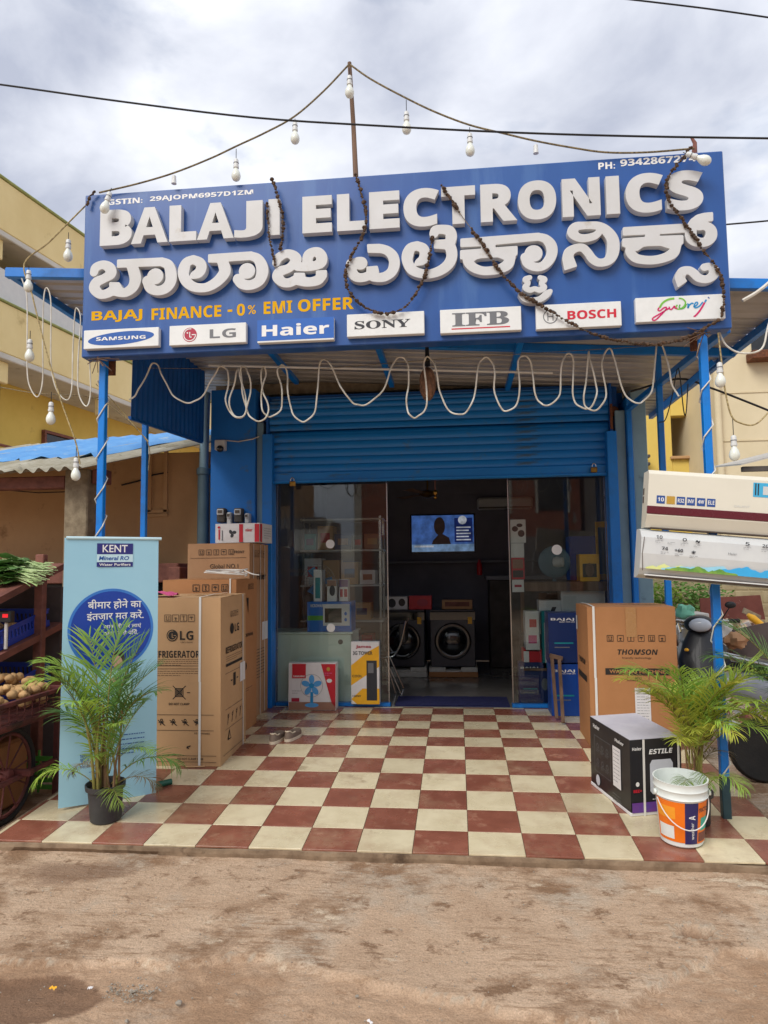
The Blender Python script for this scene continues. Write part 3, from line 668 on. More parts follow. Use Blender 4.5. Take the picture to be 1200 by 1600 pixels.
def contour_mesh(shapes, fr_y, depth, res=.0035, bev=.0022):
    """union of swept discs (x,z,r chains) and polygons -> outlined, extruded letter"""
    cs = []; polys = []
    for kind, d in shapes:
        if kind == 's': cs += [tuple(p) for p in d]
        else: polys.append(np.array(d))
    A = np.array(cs) if cs else np.zeros((0,3))
    xs = [p for q in polys for p in q[:,0]] + list(A[:,0]-A[:,2]) + list(A[:,0]+A[:,2]); zs = [p for q in polys for p in q[:,1]] + list(A[:,1]-A[:,2]) + list(A[:,1]+A[:,2])
    x0, x1, y0, y1 = min(xs)-.012, max(xs)+.012, min(zs)-.012, max(zs)+.012
    gx = np.arange(x0, x1, res); gy = np.arange(y0, y1, res); GX, GY = np.meshgrid(gx, gy); D = np.full(GX.shape, 9.0)
    for x, z, r in A: D = np.minimum(D, np.hypot(GX-x, GY-z)-r)
    for P in polys:
        ins = np.zeros(GX.shape, bool); dd = np.full(GX.shape, 9.0); n = len(P)
        for i in range(n):
            a, b = P[i], P[(i+1)%n]; e = b-a; t = np.clip(((GX-a[0])*e[0]+(GY-a[1])*e[1])/max(1e-12, e@e), 0, 1)
            dd = np.minimum(dd, np.hypot(GX-a[0]-t*e[0], GY-a[1]-t*e[1]))
            cnd = ((a[1] > GY) != (b[1] > GY)); 
            with np.errstate(divide='ignore', invalid='ignore'): xi = (b[0]-a[0])*(GY-a[1])/(b[1]-a[1]+1e-15)+a[0]
            ins ^= cnd & (GX < xi)
        D = np.minimum(D, np.where(ins, -dd, dd))
    H, W = D.shape; seg = {}
    def ep(i, j, k):                                       # crossing on edge
        if k == 0: a, b = D[j,i], D[j,i+1]; t = a/(a-b); return (gx[i]+t*res, gy[j])
        a, b = D[j,i], D[j+1,i]; t = a/(a-b); return (gx[i], gy[j]+t*res)
    T_ = {1:[(3,0)],2:[(0,1)],3:[(3,1)],4:[(1,2)],5:[(3,0),(1,2)],6:[(0,2)],7:[(3,2)],8:[(2,3)],9:[(2,0)],10:[(0,1),(2,3)],11:[(2,1)],12:[(1,3)],13:[(1,0)],14:[(0,3)]}
    I = D < 0; code = (I[:-1,:-1]*1 + I[:-1,1:]*2 + I[1:,1:]*4 + I[1:,:-1]*8)
    nxt = {}
    for j, i in zip(*np.nonzero((code > 0) & (code < 15))):
        ed = [(i,j,0),(i+1,j,1),(i,j+1,0),(i,j,1)]
        for a, b in T_[int(code[j,i])]: nxt[ed[a]] = ed[b]
    loops = []; used = set()
    for st in list(nxt):
        if st in used: continue
        lp = []; c = st
        while c in nxt and c not in used: used.add(c); lp.append(ep(*c)); c = nxt[c]
        if len(lp) > 12: loops.append(np.array(lp))
    cu = bpy.data.curves.new('k', 'CURVE'); cu.dimensions = '2D'; cu.fill_mode = 'BOTH'; cu.extrude = depth/2-bev; cu.bevel_depth = bev; cu.bevel_resolution = 1
    for lp in loops:
        for _ in range(2): lp = .5*lp + .25*(np.roll(lp,1,0)+np.roll(lp,-1,0))
        lp = lp[::2]; sp = cu.splines.new('POLY'); sp.points.add(len(lp)-1); sp.use_cyclic_u = True
        for q, p in zip(sp.points, lp): q.co = (p[0], p[1], 0, 1)
    o = bpy.data.objects.new('k', cu)
    me = bpy.data.meshes.new_from_object(o); V = [v.co.copy() for v in me.vertices]; Fs = [tuple(p.vertices) for p in me.polygons]
    bpy.data.objects.remove(o); bpy.data.curves.remove(cu); bpy.data.meshes.remove(me)
    return MB().add([(v.x, fr_y - v.z, v.y) for v in V], Fs)
G1 = (130,370,6); G2 = (320,370,6); G3 = (530,350,6); G4 = (710,360,6.667); G5 = (860,330,7.5); G6 = (960,320,6.667)
def kp(g, x, y): p = aY(g[0]+x/g[2], g[1]+y/g[2], FY); return (p.x, p.z)
def st(g, *pts):
    o = []
    for x, y, r in cr(pts, 7):
        a = kp(g, x, y); o.append((a[0], a[1], r/g[2]*(kp(g, x+6, y)[0]-a[0])/(6/g[2])))
    return ('s', o)
def pl(g, *pts): return ('p', [kp(g, *p) for p in pts])
KAN = [
 [st(G1,(100,333,36),(118,288,40),(185,262,38),(245,290,46),(260,345,47),(195,390,40),(125,425,45),(104,480,48),(150,535,40),(210,535,40),(275,505,45)),
  pl(G1,(245,427),(335,427),(368,480),(345,540),(245,540)),
  st(G1,(290,505,42),(340,520,40),(400,520,41),(462,475,47),(488,400,52),(472,320,50),(450,265,45)),
  pl(G1,(318,215),(745,195),(745,272),(520,280),(318,290)),
  st(G1,(735,233,38),(798,265,45),(822,345,51),(818,420,50),(775,480,46),(700,505,42),(630,480,45),(603,415,48)), st(G1,(672,372,72),(676,370,72))],
 [st(G1,(1030,212,39),(1090,240,44),(1108,285,47),(1085,335,46),(1040,358,34),(1008,380,10)), st(G1,(1030,212,39),(970,240,44),(944,300,52),(940,360,48),(972,425,46),(1040,470,42),(1130,478,40),(1200,455,44),(1270,405,48),(1326,330,53),(1316,260,50),(1296,215,45)),
  pl(G2,(32,165),(440,138),(440,215),(225,230),(200,242),(32,240)),
  st(G2,(430,177,38),(495,205,43),(532,270,52),(538,340,54),(505,415,48),(425,452,44),(350,440,46),(310,395,46)), st(G2,(393,320,72),(397,320,72))],
 [st(G2,(668,245,34),(692,195,42),(770,157,38),(835,180,46),(855,225,48),(790,292,40),(705,325,45),(682,375,48),(730,425,42),(790,430,42),(850,405,44)),
  pl(G2,(838,338),(935,338),(948,440),(850,450),(830,400)), st(G2,(880,410,42),(930,420,44),(990,423,42),(1060,405,46),(1094,365,48)), pl(G2,(1042,318),(1142,312),(1143,370),(1045,370)),
  st(G2,(870,282,36),(960,278,44),(1040,268,42),(1088,240,50),(1095,190,50),(1065,148,46),(1020,142,42),(975,170,48),(962,220,46),(965,270,40))],
 [st(G3,(120,375,55),(112,430,48),(150,490,44),(215,503,41),(290,480,42)), st(G3,(178,366,57),(202,368,60)), pl(G3,(256,402),(358,392),(372,445),(345,525),(262,525)),
  st(G3,(320,500,38),(370,502,42),(430,492,44),(490,450,46),(517,380,49),(505,305,47),(455,252,42),(390,230,41),(360,229,40)), pl(G3,(262,190),(385,187),(385,271),(268,268))],
 [st(G3,(730,203,42),(785,228,46),(803,275,46),(785,335,44),(745,358,32),(712,383,8)), st(G3,(730,203,42),(670,225,46),(643,285,53),(640,350,47),(680,425,46),(760,462,43),(850,467,42),(950,435,46),(1025,375,49),(1056,300,49),(1045,225,50),(1010,190,45)),
  pl(G3,(887,152),(1060,140),(1060,240),(890,228)), st(G3,(888,92,40),(905,58,44),(960,50,43),(1030,62,48),(1052,110,50),(1045,160,48)), pl(G3,(1000,90),(1060,90),(1060,170),(1000,170))],
 [pl(G4,(65,87),(885,25),(885,105),(425,148),(425,185),(285,190),(285,163),(65,172)), pl(G4,(62,208),(290,190),(425,178),(656,162),(656,250),(636,268),(62,300)),
  st(G4,(150,265,50),(142,320,50),(190,380,48),(280,418,45),(370,420,45),(470,402,48),(555,355,55),(585,285,50)), pl(G4,(70,250),(640,240),(600,310),(520,305),(450,278),(330,274),(230,300),(190,330),(100,330)),
  st(G4,(870,65,40),(950,88,46),(1005,150,55),(1018,230,54),(985,310,52),(920,370,46),(840,380,45),(765,345,46),(740,280,48)), st(G4,(822,240,88),(828,240,88)),
  st(G4,(785,490,24),(742,512,30),(770,548,22),(740,592,30),(785,622,28),(838,608,26),(890,622,28),(935,592,30),(905,548,22),(938,512,30),(893,490,24)),
  st(G4,(690,665,24),(735,712,30),(820,728,29),(900,712,32),(965,662,36),(1000,632,22))],
 [st(G5,(420,165,44),(300,180,52),(262,245,62),(310,300,50),(400,316,48),(520,288,44),(585,230,36)), st(G5,(420,165,44),(560,172,50),(660,230,60),(730,330,68),(738,450,70),(712,540,62),(650,592,50),(560,600,48),(490,555,50),(440,485,48),(380,430,48),(300,432,48),(222,480,58),(205,560,62)),
  pl(G5,(168,692),(312,645),(268,530),(142,560))],
 [pl(G6,(92,235),(750,196),(750,285),(470,303),(470,335),(325,342),(325,308),(92,320)), pl(G6,(86,352),(330,335),(470,325),(718,316),(718,400),(692,420),(86,435)),
  st(G6,(175,440,48),(168,495,48),(220,552,48),(310,574,46),(420,574,46),(530,548,48),(615,500,54),(645,430,48)), pl(G6,(90,420),(700,400),(690,450),(575,455),(480,425),(400,420),(300,437),(240,480),(130,460)),
  pl(G6,(1026,76),(1028,165),(930,182),(860,210),(770,200),(800,150),(860,105),(930,86)), st(G6,(830,190,50),(800,260,56),(808,350,58),(880,390,52),(960,382,50),(1008,330,58),(1005,260,55),(950,220,46),(880,225,42)),
  st(G6,(940,650,40),(990,640,36),(1040,680,50),(1030,735,48),(960,775,42),(880,760,44),(830,715,46),(780,682,42),(712,695,48),(685,750,50)), pl(G6,(665,860),(756,795),(715,725),(630,760))],
]
for shp in KAN: contour_mesh(shp, BY-.026, .052).build('kannada_letter', 'white_letter', sign)
text(sign, 'GSTIN:', BF(-1.957, 3.966), .25, .040, 'print_white', off=.012); text(sign, '29AJOPM6957D1ZM', BF(-1.415, 3.966), .73, .042, 'print_white', off=.012)
text(sign, 'PH:', BF(1.282, 3.982), .105, .046, 'print_white', off=.012); text(sign, '9342867274', BF(1.602, 3.994), .47, .046, 'print_white', off=.012)
def board_text(s, xa, xb, z, h, mt): text(sign, s, BF((xa+xb)/2, z), xb-xa, h, mt, off=.01)
q = lambda a: aY(*z1(a, 590), BY).x
board_text('BAJAJ', q(52), q(228), 3.153, .082, 'print_yellow'); board_text('FINANCE', q(260), q(502), 3.153, .082, 'print_yellow'); board_text('-', q(524), q(540), 3.15, .016, 'print_yellow'); board_text('0', q(556), q(584), 3.153, .082, 'print_yellow'); board_text('%', q(594), q(622), 3.15, .062, 'print_yellow')
board_text('EMI', q(649), q(748), 3.157, .084, 'print_yellow'); board_text('OFFER', q(768), q(962), 3.16, .084, 'print_yellow')
# brand plates along the lower edge
PLT = [(z1,25,285),(z1,322,588),(z1,627,893),(z1,938,1207),(z2,150,432),(z2,483,780),(z2,830,1141)]
PZ = [(2.918,3.048),(2.915,3.05),(2.905,3.058),(2.918,3.068),(2.912,3.068),(2.91,3.068),(2.925,3.082)]
plates = []
for (zf, a, b), (za, zb) in zip(PLT, PZ):
    xa, xb = aY(*zf(a, 650), BY-.04).x, aY(*zf(b, 650), BY-.04).x
    p = MB().box(xa, xb, BY-.042, BY-.001, za, zb, 0, .003).build('brand_plate', 'plate_white', sign); plates.append((p, (xa+xb)/2, (za+zb)/2, xb-xa, zb-za))
def PF(i, dx=0, dz=0): p, x, z, w_, h = plates[i]; return frame((x+dx, BY-.042, z+dz), (1,0,0), (0,0,1))
p, x, z, w_, h = plates[0]
decal(p, ell(0, 0, w_*.44, h*.34, 48, .06), PF(0), 'print_blue', 'logo_oval'); text(p, 'SAMSUNG', PF(0), w_*.66, h*.19, 'print_white', off=.01, dz=.002)
p, x, z, w_, h = plates[1]
decal(p, ell(-w_*.23, 0, h*.36, h*.36), PF(1), 'print_maroon', 'logo_disc')
lines(p, [(-w_*.23+h*.3*math.cos(a), h*.3*math.sin(a), -w_*.23+h*.3*math.cos(a+.25), h*.3*math.sin(a+.25)) for a in np.arange(1.3, 6.1, .25)] + [(-w_*.23,h*.14,-w_*.23,-h*.12),(-w_*.23,-h*.12,-w_*.23+h*.1,-h*.12),(-w_*.23+h*.1,0,-w_*.23+h*.3,0)], PF(1), h*.045, 'print_white', 'logo_face', .002)
decal(p, ell(-w_*.23-h*.12, h*.1, h*.04, h*.04, 14), PF(1), 'print_white', 'logo_face', .002)
text(p, 'LG', PF(1, w_*.2), w_*.34, h*.46, 'print_grey', off=.0)
p, x, z, w_, h = plates[2]
decal(p, rect(-w_*.5,w_*.5,-h*.42,h*.5), PF(2), 'haier_blue', 'plate_print'); text(p, 'Haier', PF(2, 0, h*.03), w_*.88, h*.52, 'print_white', off=.012, dz=.002)
p, x, z, w_, h = plates[3]; text(p, 'SONY', PF(3, -w_*.04), w_*.72, h*.36, 'print_dark', 'fb', .008)
p, x, z, w_, h = plates[4]; text(p, 'IFB', PF(4, 0, h*.05), w_*.7, h*.56, 'print_grey', 'fb', .016); decal(p, rect(-w_*.36,w_*.36,-h*.36,-h*.31), PF(4), 'print_red', 'underline')
p, x, z, w_, h = plates[5]; text(p, 'BOSCH', PF(5, w_*.155, h*.02), w_*.57, h*.36, 'print_red', off=.01)
cx = -w_*.33
lines(p, [(cx+h*.27*math.cos(a), h*.27*math.sin(a), cx+h*.27*math.cos(a+.25), h*.27*math.sin(a+.25)) for a in np.arange(0, 6.2, .25)] + [(cx-h*.1,h*.17,cx-h*.1,-h*.17),(cx+h*.1,h*.17,cx+h*.1,-h*.17),(cx-h*.1,0,cx+h*.1,0)], PF(5), h*.035, 'print_grey', 'logo_ring')
p, x, z, w_, h = plates[6]
gz = lambda x_, y_: ((x_-590)/980*w_, -(y_-200)/250*h)
def script(pts, r, mt):
    P = [gz(*q_) for q_ in pts]; P = cr(P, 6); lines(p, [(P[i][0],P[i][1],P[i+1][0],P[i+1][1]) for i in range(len(P)-1)], PF(6), r, mt, 'script_stroke', .0012+random.random()*.0006)
script([(365,180),(345,205),(365,218),(410,190),(440,185),(430,210),(370,265),(310,310),(280,305),(290,285),(350,255),(420,220),(470,195)], .009, 'magenta')
script([(365,185),(400,140),(460,108),(530,98)], .012, 'lime'); script([(470,180),(475,205),(495,208),(520,185),(530,175),(535,200),(560,200)], .009, 'magenta')
script([(560,165),(545,190),(560,208),(600,205),(640,175),(650,140),(620,108),(580,100)], .009, 'lime'); script([(590,165),(580,190),(600,208),(640,195),(660,160)], .008, 'print_green')
script([(670,160),(680,165),(675,205),(690,175),(725,155),(735,165)], .010, 'cyan_blue'); script([(735,195),(770,180),(785,155),(765,150),(745,180),(755,205),(800,190),(840,150)], .009, 'cyan_blue')
script([(860,155),(830,200),(790,250),(745,290),(735,285)], .011, 'magenta'); script([(862,152),(880,128)], .010, 'cyan_blue'); script([(902,112),(910,106)], .013, 'rail_blue')

# ================================================================== cartons and goods on the porch
def carton(name, label, mt, M, w, d, h, cat='carton', b=.006, flap=True):
    """carton standing on frame M: x 0..w, y 0..d (front at y=0), z 0..h"""
    t = thingM(name, label, cat, M); vs = []
    # body with slightly bowed faces
    n = 12; bb = MB(M)
    def g(u, v, face):
        k = min(.0058, .006*math.sin(math.pi*u)*math.sin(math.pi*v) + .0035*noise.noise(Vector((u*3.1+face*7+w*13, v*4.3, h*5)))*min(1, 6*u, 6*(1-u), 6*v, 6*(1-v)))
        if v > .999 or v < .001: k = .0015*noise.noise(Vector((u*5+face*3, w*9, v)))
        if face == 0: return (w*u, -k, h*v)
        if face == 1: return (w+k, d*u, h*v)
        if face == 2: return (w*(1-u), d+k, h*v)
        return (-k, d*(1-u), h*v)
    for f in range(4):
        vv = [g(i/n, j/n, f) for j in range(n+1) for i in range(n+1)]
        bb.add(vv, [(j*(n+1)+i, j*(n+1)+i+1, (j+1)*(n+1)+i+1, (j+1)*(n+1)+i) for j in range(n) for i in range(n)], 0, True)
    bb.add([(0,0,0),(w,0,0),(w,d,0),(0,d,0)], [(3,2,1,0)])
    bb.build('body', mt, t, sharp=50)
    if flap:
        for y0, y1, lift in ((0, d*.497, .004), (d*.503, d, .002)):
            fb = MB(M); vs = []
            for i in range(7):
                x = w*i/6
                for k in range(4):
                    y = y0+(y1-y0)*k/3; inner = (k/3 if y0 == 0 else 1-k/3)
                    vs.append((x, y, h+.003+lift*inner*(1+1.2*math.sin(i*1.1+w*9))))
            vs += [(p[0],p[1],p[2]-.004) for p in vs]; m = 28
            fs = [(i*4+k, (i+1)*4+k, (i+1)*4+k+1, i*4+k+1) for i in range(6) for k in range(3)]
            fs += [tuple(m+q for q in f[::-1]) for f in fs] + [(i*4, i*4+m, (i+1)*4+m, (i+1)*4) for i in range(6)] + [(i*4+3, (i+1)*4+3, (i+1)*4+3+m, i*4+3+m) for i in range(6)]
            fs += [(k, k+1, k+1+m, k+m) for k in range(3)] + [(24+k+1, 24+k, 24+k+m, 24+k+1+m) for k in range(3)]
            fb.add(vs, fs); fb.build('top_flap', mt, t)
        MB(M).box(-.001, w+.001, d*.5-.03, d*.5+.03, h+.008, h+.0092).build('packing_tape', 'tape', t)
    else: MB(M).box(0, w, 0, d, h, h+.004).build('top_panel', mt, t)
    fr = {'F': M @ frame((w/2, -.0062, h/2), (1,0,0), (0,0,1)), 'R': M @ frame((w+.0062, d/2, h/2), (0,1,0), (0,0,1)), 'L': M @ frame((-.0062, d/2, h/2), (0,-1,0), (0,0,1)), 'T': M @ frame((w/2, d/2, h+.010), (1,0,0), (0,1,0))}
    return t, fr
def at2(fr, x, y): return fr @ Matrix.Translation((x, y, 0))
def strapV(t, M, x, w, d, h, mt='strap_white', wd=.014):
    pts = [(x, -.009, .0), (x, -.0095, h*.5), (x, -.007, h+.010), (x, d*.5, h+.016), (x, d+.008, h+.010)]
    b = MB(M)
    for a, c in zip(pts, pts[1:]):
        b.add([(a[0]-wd/2,a[1],a[2]),(a[0]+wd/2,a[1],a[2]),(c[0]+wd/2+.003,c[1],c[2]),(c[0]-wd/2+.003,c[1],c[2])], [(0,1,2,3)])
    b.build('strap', mt, t)
def ring(cx, cy, r, n=24, a0=0, a1=6.2832): return [(cx+r*math.cos(a0+(a1-a0)*i/n), cy+r*math.sin(a0+(a1-a0)*i/n), cx+r*math.cos(a0+(a1-a0)*(i+1)/n), cy+r*math.sin(a0+(a1-a0)*(i+1)/n)) for i in range(n)]
def fine(cx, cy, wd, n, gap, seed=0):
    """rows of print too small to read"""
    rg = random.Random(seed); o = []
    for k in range(n):
        x = cx-wd/2; y = cy-k*gap; end = cx+wd/2*(1 if k < n-1 else .3)
        while x < end:
            l = rg.uniform(.008,.03); o.append((x,y,min(x+l,end),y)); x += l+.005
    return o

# --- fridge carton beside the banner
w, d, h = .66, .62, 1.245
M = stand(-2.165, 1.275); M = Matrix.Translation((-2.165, 1.275, floor_z(1.275)+.002)) @ Matrix.Rotation(R_(1.2), 4, 'X')
t, F = carton('refrigerator_carton', 'tan refrigerator carton marked LG, beside the pale blue banner', 'cardboard', M, w, d, h)
f = F['F']; lg = -.02
text(t, 'LG', at2(f, .068, .345), .105, .068, 'print_black'); 
decal(t, ell(-.045, .345, .044, .044, 28), f, 'print_black', 'logo_disc'); lines(t, ring(-.045,.345,.034,20,1.3,6.1)+[(-.045,.36,-.045,.33),(-.045,.33,-.032,.33),(-.034,.345,-.015,.345)], f, .004, 'cardboard', 'logo_face', .002)
text(t, 'Life\'s Good', at2(f, .068, .295), .09, .012, 'print_black', 's')
text(t, 'REFRIGERATOR', at2(f, -.022, .205), .385, .052, 'print_black')
lines(t, fine(-.04,.165,.42,4,.014,1)+[(-.22,.118,.175,.118),(-.22,.096,.175,.096),(.175,.118,.175,.096)]+fine(-.04,.078,.4,3,.016,2), f, .0028, 'print_black', 'small_print')
lines(t, care_icons(.012,.475,.025,4,.062), f, .0035, 'print_black', 'care_symbols')
x, y = .012, -.08
lines(t, [(x-.05,y-.05,x+.05,y+.05),(x-.05,y+.05,x+.05,y-.05)]+sq(x,y,.03)+sq(x,y,.02)+sq(x,y,.011)+[(x+.06,y,x+.085,y)], f, .006, 'print_black', 'clamp_symbol')
text(t, 'DO NOT CLAMP', at2(f, .012, -.165), .16, .017, 'print_black')
lines(t, [(-.3,-.245,.28,-.245),(-.3,-.36,.28,-.36)], f, .003, 'print_black', 'rule_lines')
for k in range(4):
    x = -.125+k*.092; y = -.302; a = .028
    lines(t, ring(x,y+.016,.009,8)+[(x,y+.008,x-.01,y-.02),(x,y+.008,x+.018,y-.018),(x-.022,y,x+.02,y+.004),(x-a,y+a*.6,x+a,y-a*.8)], f, .006, 'print_black', 'warning_symbol')
text(t, 'LG Electronics', at2(f, .19, -.38), .12, .012, 'print_black'); lines(t, [(-.3,-.545,.3,-.545),(-.3,-.59,.3,-.59)], f, .003, 'print_black', 'rule_lines'); text(t, 'DO NOT CLAMP HERE', at2(f, .1, -.568), .2, .015, 'print_black')
lines(t, [(.07,-.49,.09,-.475),(.075,-.475,.085,-.495),(.09,-.48,.1,-.47)], f, .008, 'print_black', 'hook_symbol')
f = F['R']
text(t, 'LG', at2(f, .06, .37), .11, .062, 'print_black'); decal(t, ell(-.06, .37, .045, .042, 28), f, 'print_black', 'logo_disc'); text(t, 'REFRIGERATOR', at2(f, .0, .215), .42, .05, 'print_black')
lines(t, fine(0,.165,.4,3,.016,3), f, .003, 'print_black', 'small_print'); decal(t, rect(-.2,.2,.09,.112), f, 'print_black', 'print_bar'); lines(t, [(-.22,.04,.2,.04),(-.22,-.23,.22,-.23),(-.22,-.38,.22,-.38),(-.26,-.56,.26,-.56)], f, .003, 'print_black', 'rule_lines')
decal(t, rect(-.03,.03,-.08,.02), f, 'print_black', 'clamp_symbol'); lines(t, [(-.09,-.03,-.05,-.03),(.05,-.03,.09,-.03)], f, .01, 'print_black', 'clamp_arrows'); lines(t, care_icons(0,.485,.02,4,.05), f, .003, 'print_black', 'care_symbols')
for k in range(4): lines(t, ring(-.15+k*.1,-.29,.012,8)+[(-.15+k*.1,-.3,-.16+k*.1,-.34),(-.17+k*.1,-.35,-.13+k*.1,-.27)], f, .007, 'print_black', 'warning_symbol')
decal(t, [(-.16,-.47),(-.08,-.47),(-.12,-.39)], f, 'print_black', 'hazard_triangle'); decal(t, [(-.14,-.46),(-.10,-.46),(-.12,-.415)], f, 'cardboard', 'hazard_centre', .0015)
decal(t, rect(.14,.27,-.08,.07), f, 'box_white', 'shipping_label', .0015)
strapV(t, M, .50, w, d, h, wd=.018)
MB(M).box(w+.007, w+.0085, .52, .534, 0, h).build('strap', 'strap_white', t)
pk = MB(); c0 = M @ Vector((.14, .1, h+.012))
vs = []; n = 12
for j in range(n+1):
    for i in range(n+1):
        x, y = (i/n-.5)*.26, (j/n-.5)*.16
        vs.append(c0+Vector((x, y, .004+.035*abs(noise.fractal(Vector((x*16, y*16, 2)), 1, 2, 4))+.02*max(0,1-(x*x+y*y)*60))))
pk.add(vs, [(j*(n+1)+i, j*(n+1)+i+1, (j+1)*(n+1)+i+1, (j+1)*(n+1)+i) for j in range(n) for i in range(n)], 0, True)
tag(pk.build('pink_cloth', 'pink', None, c0), 'crumpled pink cloth lying on the fridge carton', 'cloth')
# --- darker carton behind it
M = Matrix.Translation((-2.27, 1.965, .002)); t, F = carton('appliance_carton', 'orange-brown carton standing between the two fridge cartons', 'cardboard_dark', M, .655, .62, 1.335)
f = F['F']; lines(t, care_icons(.1,.60,.028,4,.085,1), f, .005, 'print_black', 'care_symbols')
f = F['R']; lines(t, care_icons(.1,.60,.022,3,.06), f, .004, 'print_black', 'care_symbols'); decal(t, [(-.03,.5),(.03,.5),(.02,.36)], f, 'print_black', 'arrow_print'); text(t, 'MICROWAVE', at2(f, .02,.17), .3, .03, 'print_black'); decal(t, ell(-.05,-.1,.03,.035,16), f, 'print_black', 'symbol')
lines(t, fine(0,-.3,.3,2,.02,5), f, .004, 'print_black', 'small_print')
strapV(t, M, .60, .655, .62, 1.335, wd=.012)
# --- tall carton against the pillar
M = Matrix.Translation((-2.325, 2.66, .002)) @ Matrix.Rotation(R_(-1.5), 4, 'Z'); t, F = carton('tall_fridge_carton', 'tall light brown fridge carton marked Haier, against the blue pillar', 'cardboard_tan', M, .62, .60, 1.675)
f = F['F']; lines(t, care_icons(-.02,.755,.025,5,.075), f, .004, 'print_black', 'care_symbols'); text(t, 'FRONT', at2(f, .21,.755), .1, .024, 'print_black'); text(t, 'Global NO.1', at2(f, .06,.62), .28, .042, 'print_black', 's'); lines(t, [(-.28,.70,.28,.70)], f, .003, 'print_black', 'rule_line')
f = F['R']; text(t, 'Haier', at2(f, .06,.52), .30, .072, 'print_black', 's', .012); lines(t, care_icons(.0,.74,.03,4,.09), f, .004, 'print_black', 'care_symbols'); lines(t, fine(0,-.2,.36,10,.03,8), f, .007, 'print_black', 'small_print'); decal(t, rect(.08,.27,-.12,.06), f, 'box_white', 'shipping_label', .0015)
lines(t, [(-.2,-.83,-.2,.83),(.02,-.83,.02,.83),(.16,-.83,.16,.83)], f, .014, 'strap_white', 'strap', .003)
# --- mixer carton on top
M = Matrix.Translation((-2.10, 2.80, 1.69)) @ Matrix.Rotation(R_(-4), 4, 'Z'); t, F = carton('mixer_box', 'white and red printed box lying on the tall fridge carton', 'box_white', M, .46, .36, .185, 'box', flap=False)
f = F['F']; decal(t, rect(.02,.06,-.088,.088), f, 'box_red', 'red_band'); decal(t, rect(.18,.227,-.088,.088), f, 'box_red', 'red_band'); text(t, 'mixer', at2(f, .12,.03)@Matrix.Rotation(0,4,'Z'), .07, .03, 'box_red')
for a in range(3): decal(t, ell(-.05+.022*math.cos(a*2.09+.4), .022*math.sin(a*2.09+.4), .022, .016, 14, a*2.09), f, 'print_dark', 'printed_blades', .001+.0002*a)
decal(t, rect(-.195,-.18,-.06,.04), f, 'print_red', 'vertical_print'); decal(t, rect(-.16,-.15,-.07,.03), f, 'print_grey', 'vertical_print'); decal(t, ell(-.19,.06,.015,.012,14), f, 'print_red', 'logo')
f = F['R']; decal(t, rect(-.178,-.13,-.088,.088), f, 'box_red', 'red_band'); lines(t, fine(.03,.05,.2,5,.024,9), f, .004, 'print_grey', 'small_print')
# --- loose white packing strap on the darker carton
c = Vector((-1.75, 2.1, 1.355)); P = []
for k in range(46):
    a = k*.42; r = .10+.05*math.sin(k*.7); P.append(c + Vector((.17*math.cos(a)*(1+.15*math.sin(k)), .10*math.sin(a), .012+.03*abs(math.sin(k*.23))+.0008*k)))
P += [c+Vector((.2,-.1,.06)), c+Vector((.28,-.15,.03)), c+Vector((.33,-.12,.02))]
tag(MB().tube([Vector(p) for p in cr(P, 4)], .006, 6).build('strap_coil', 'strap_white', None, c), 'loose coil of white packing strap on the orange-brown carton', 'strap')
# --- table fan box before the left pane
M = Matrix.Translation((-1.455, 3.17, .002)) @ Matrix.Rotation(R_(2), 4, 'Z') @ Matrix.Rotation(R_(-3), 4, 'X'); t, F = carton('fan_box', 'white and red box with a blue table fan printed on it', 'box_white', M, .485, .17, .465, 'box', flap=False)
f = F['F']; decal(t, rect(-.205,-.065,.085,.228), f, 'box_red', 'red_square'); text(t, 'SAMURAI', at2(f, -.135,.105), .115, .018, 'print_white', dz=.0016); decal(t, [(.09,.226),(.238,.226),(.238,-.2),(.20,-.16)], f, 'box_red', 'red_wedge'); decal(t, rect(-.238,.238,-.228,-.15), f, 'box_wood', 'printed_table')
for a in range(5):
    an = math.pi/2+a*2*math.pi/5; decal(t, ell(-.005+.062*math.cos(an), .012+.062*math.sin(an), .045, .028, 16, an), f, 'fan_blue', 'printed_blade', .0014+a*.0002)
lines(t, ring(-.005,.012,.112,36), f, .003, 'print_grey', 'printed_guard', .0022); decal(t, ell(-.005,.012,.026,.026,20), f, 'cyan_blue', 'printed_hub', .0032); decal(t, rect(-.018,.012,-.17,-.05), f, 'cyan_blue', 'printed_stem', .0016); decal(t, ell(-.003,-.18,.07,.022,24), f, 'fan_blue', 'printed_foot', .0022)
decal(t, ell(.165,.175,.018,.02,14), f, 'badge_gold', 'badge', .0016); decal(t, ell(.175,.06,.028,.02,14), f, 'plate_white', 'badge', .0016); lines(t, fine(.165,.135,.08,2,.02,11), f, .008, 'pink', 'small_print', .002); lines(t, fine(-.16,-.04,.09,2,.022,12), f, .004, 'print_grey', 'small_print'); decal(t, rect(-.21,-.13,-.145,-.11), f, 'print_maroon', 'small_label', .0018)
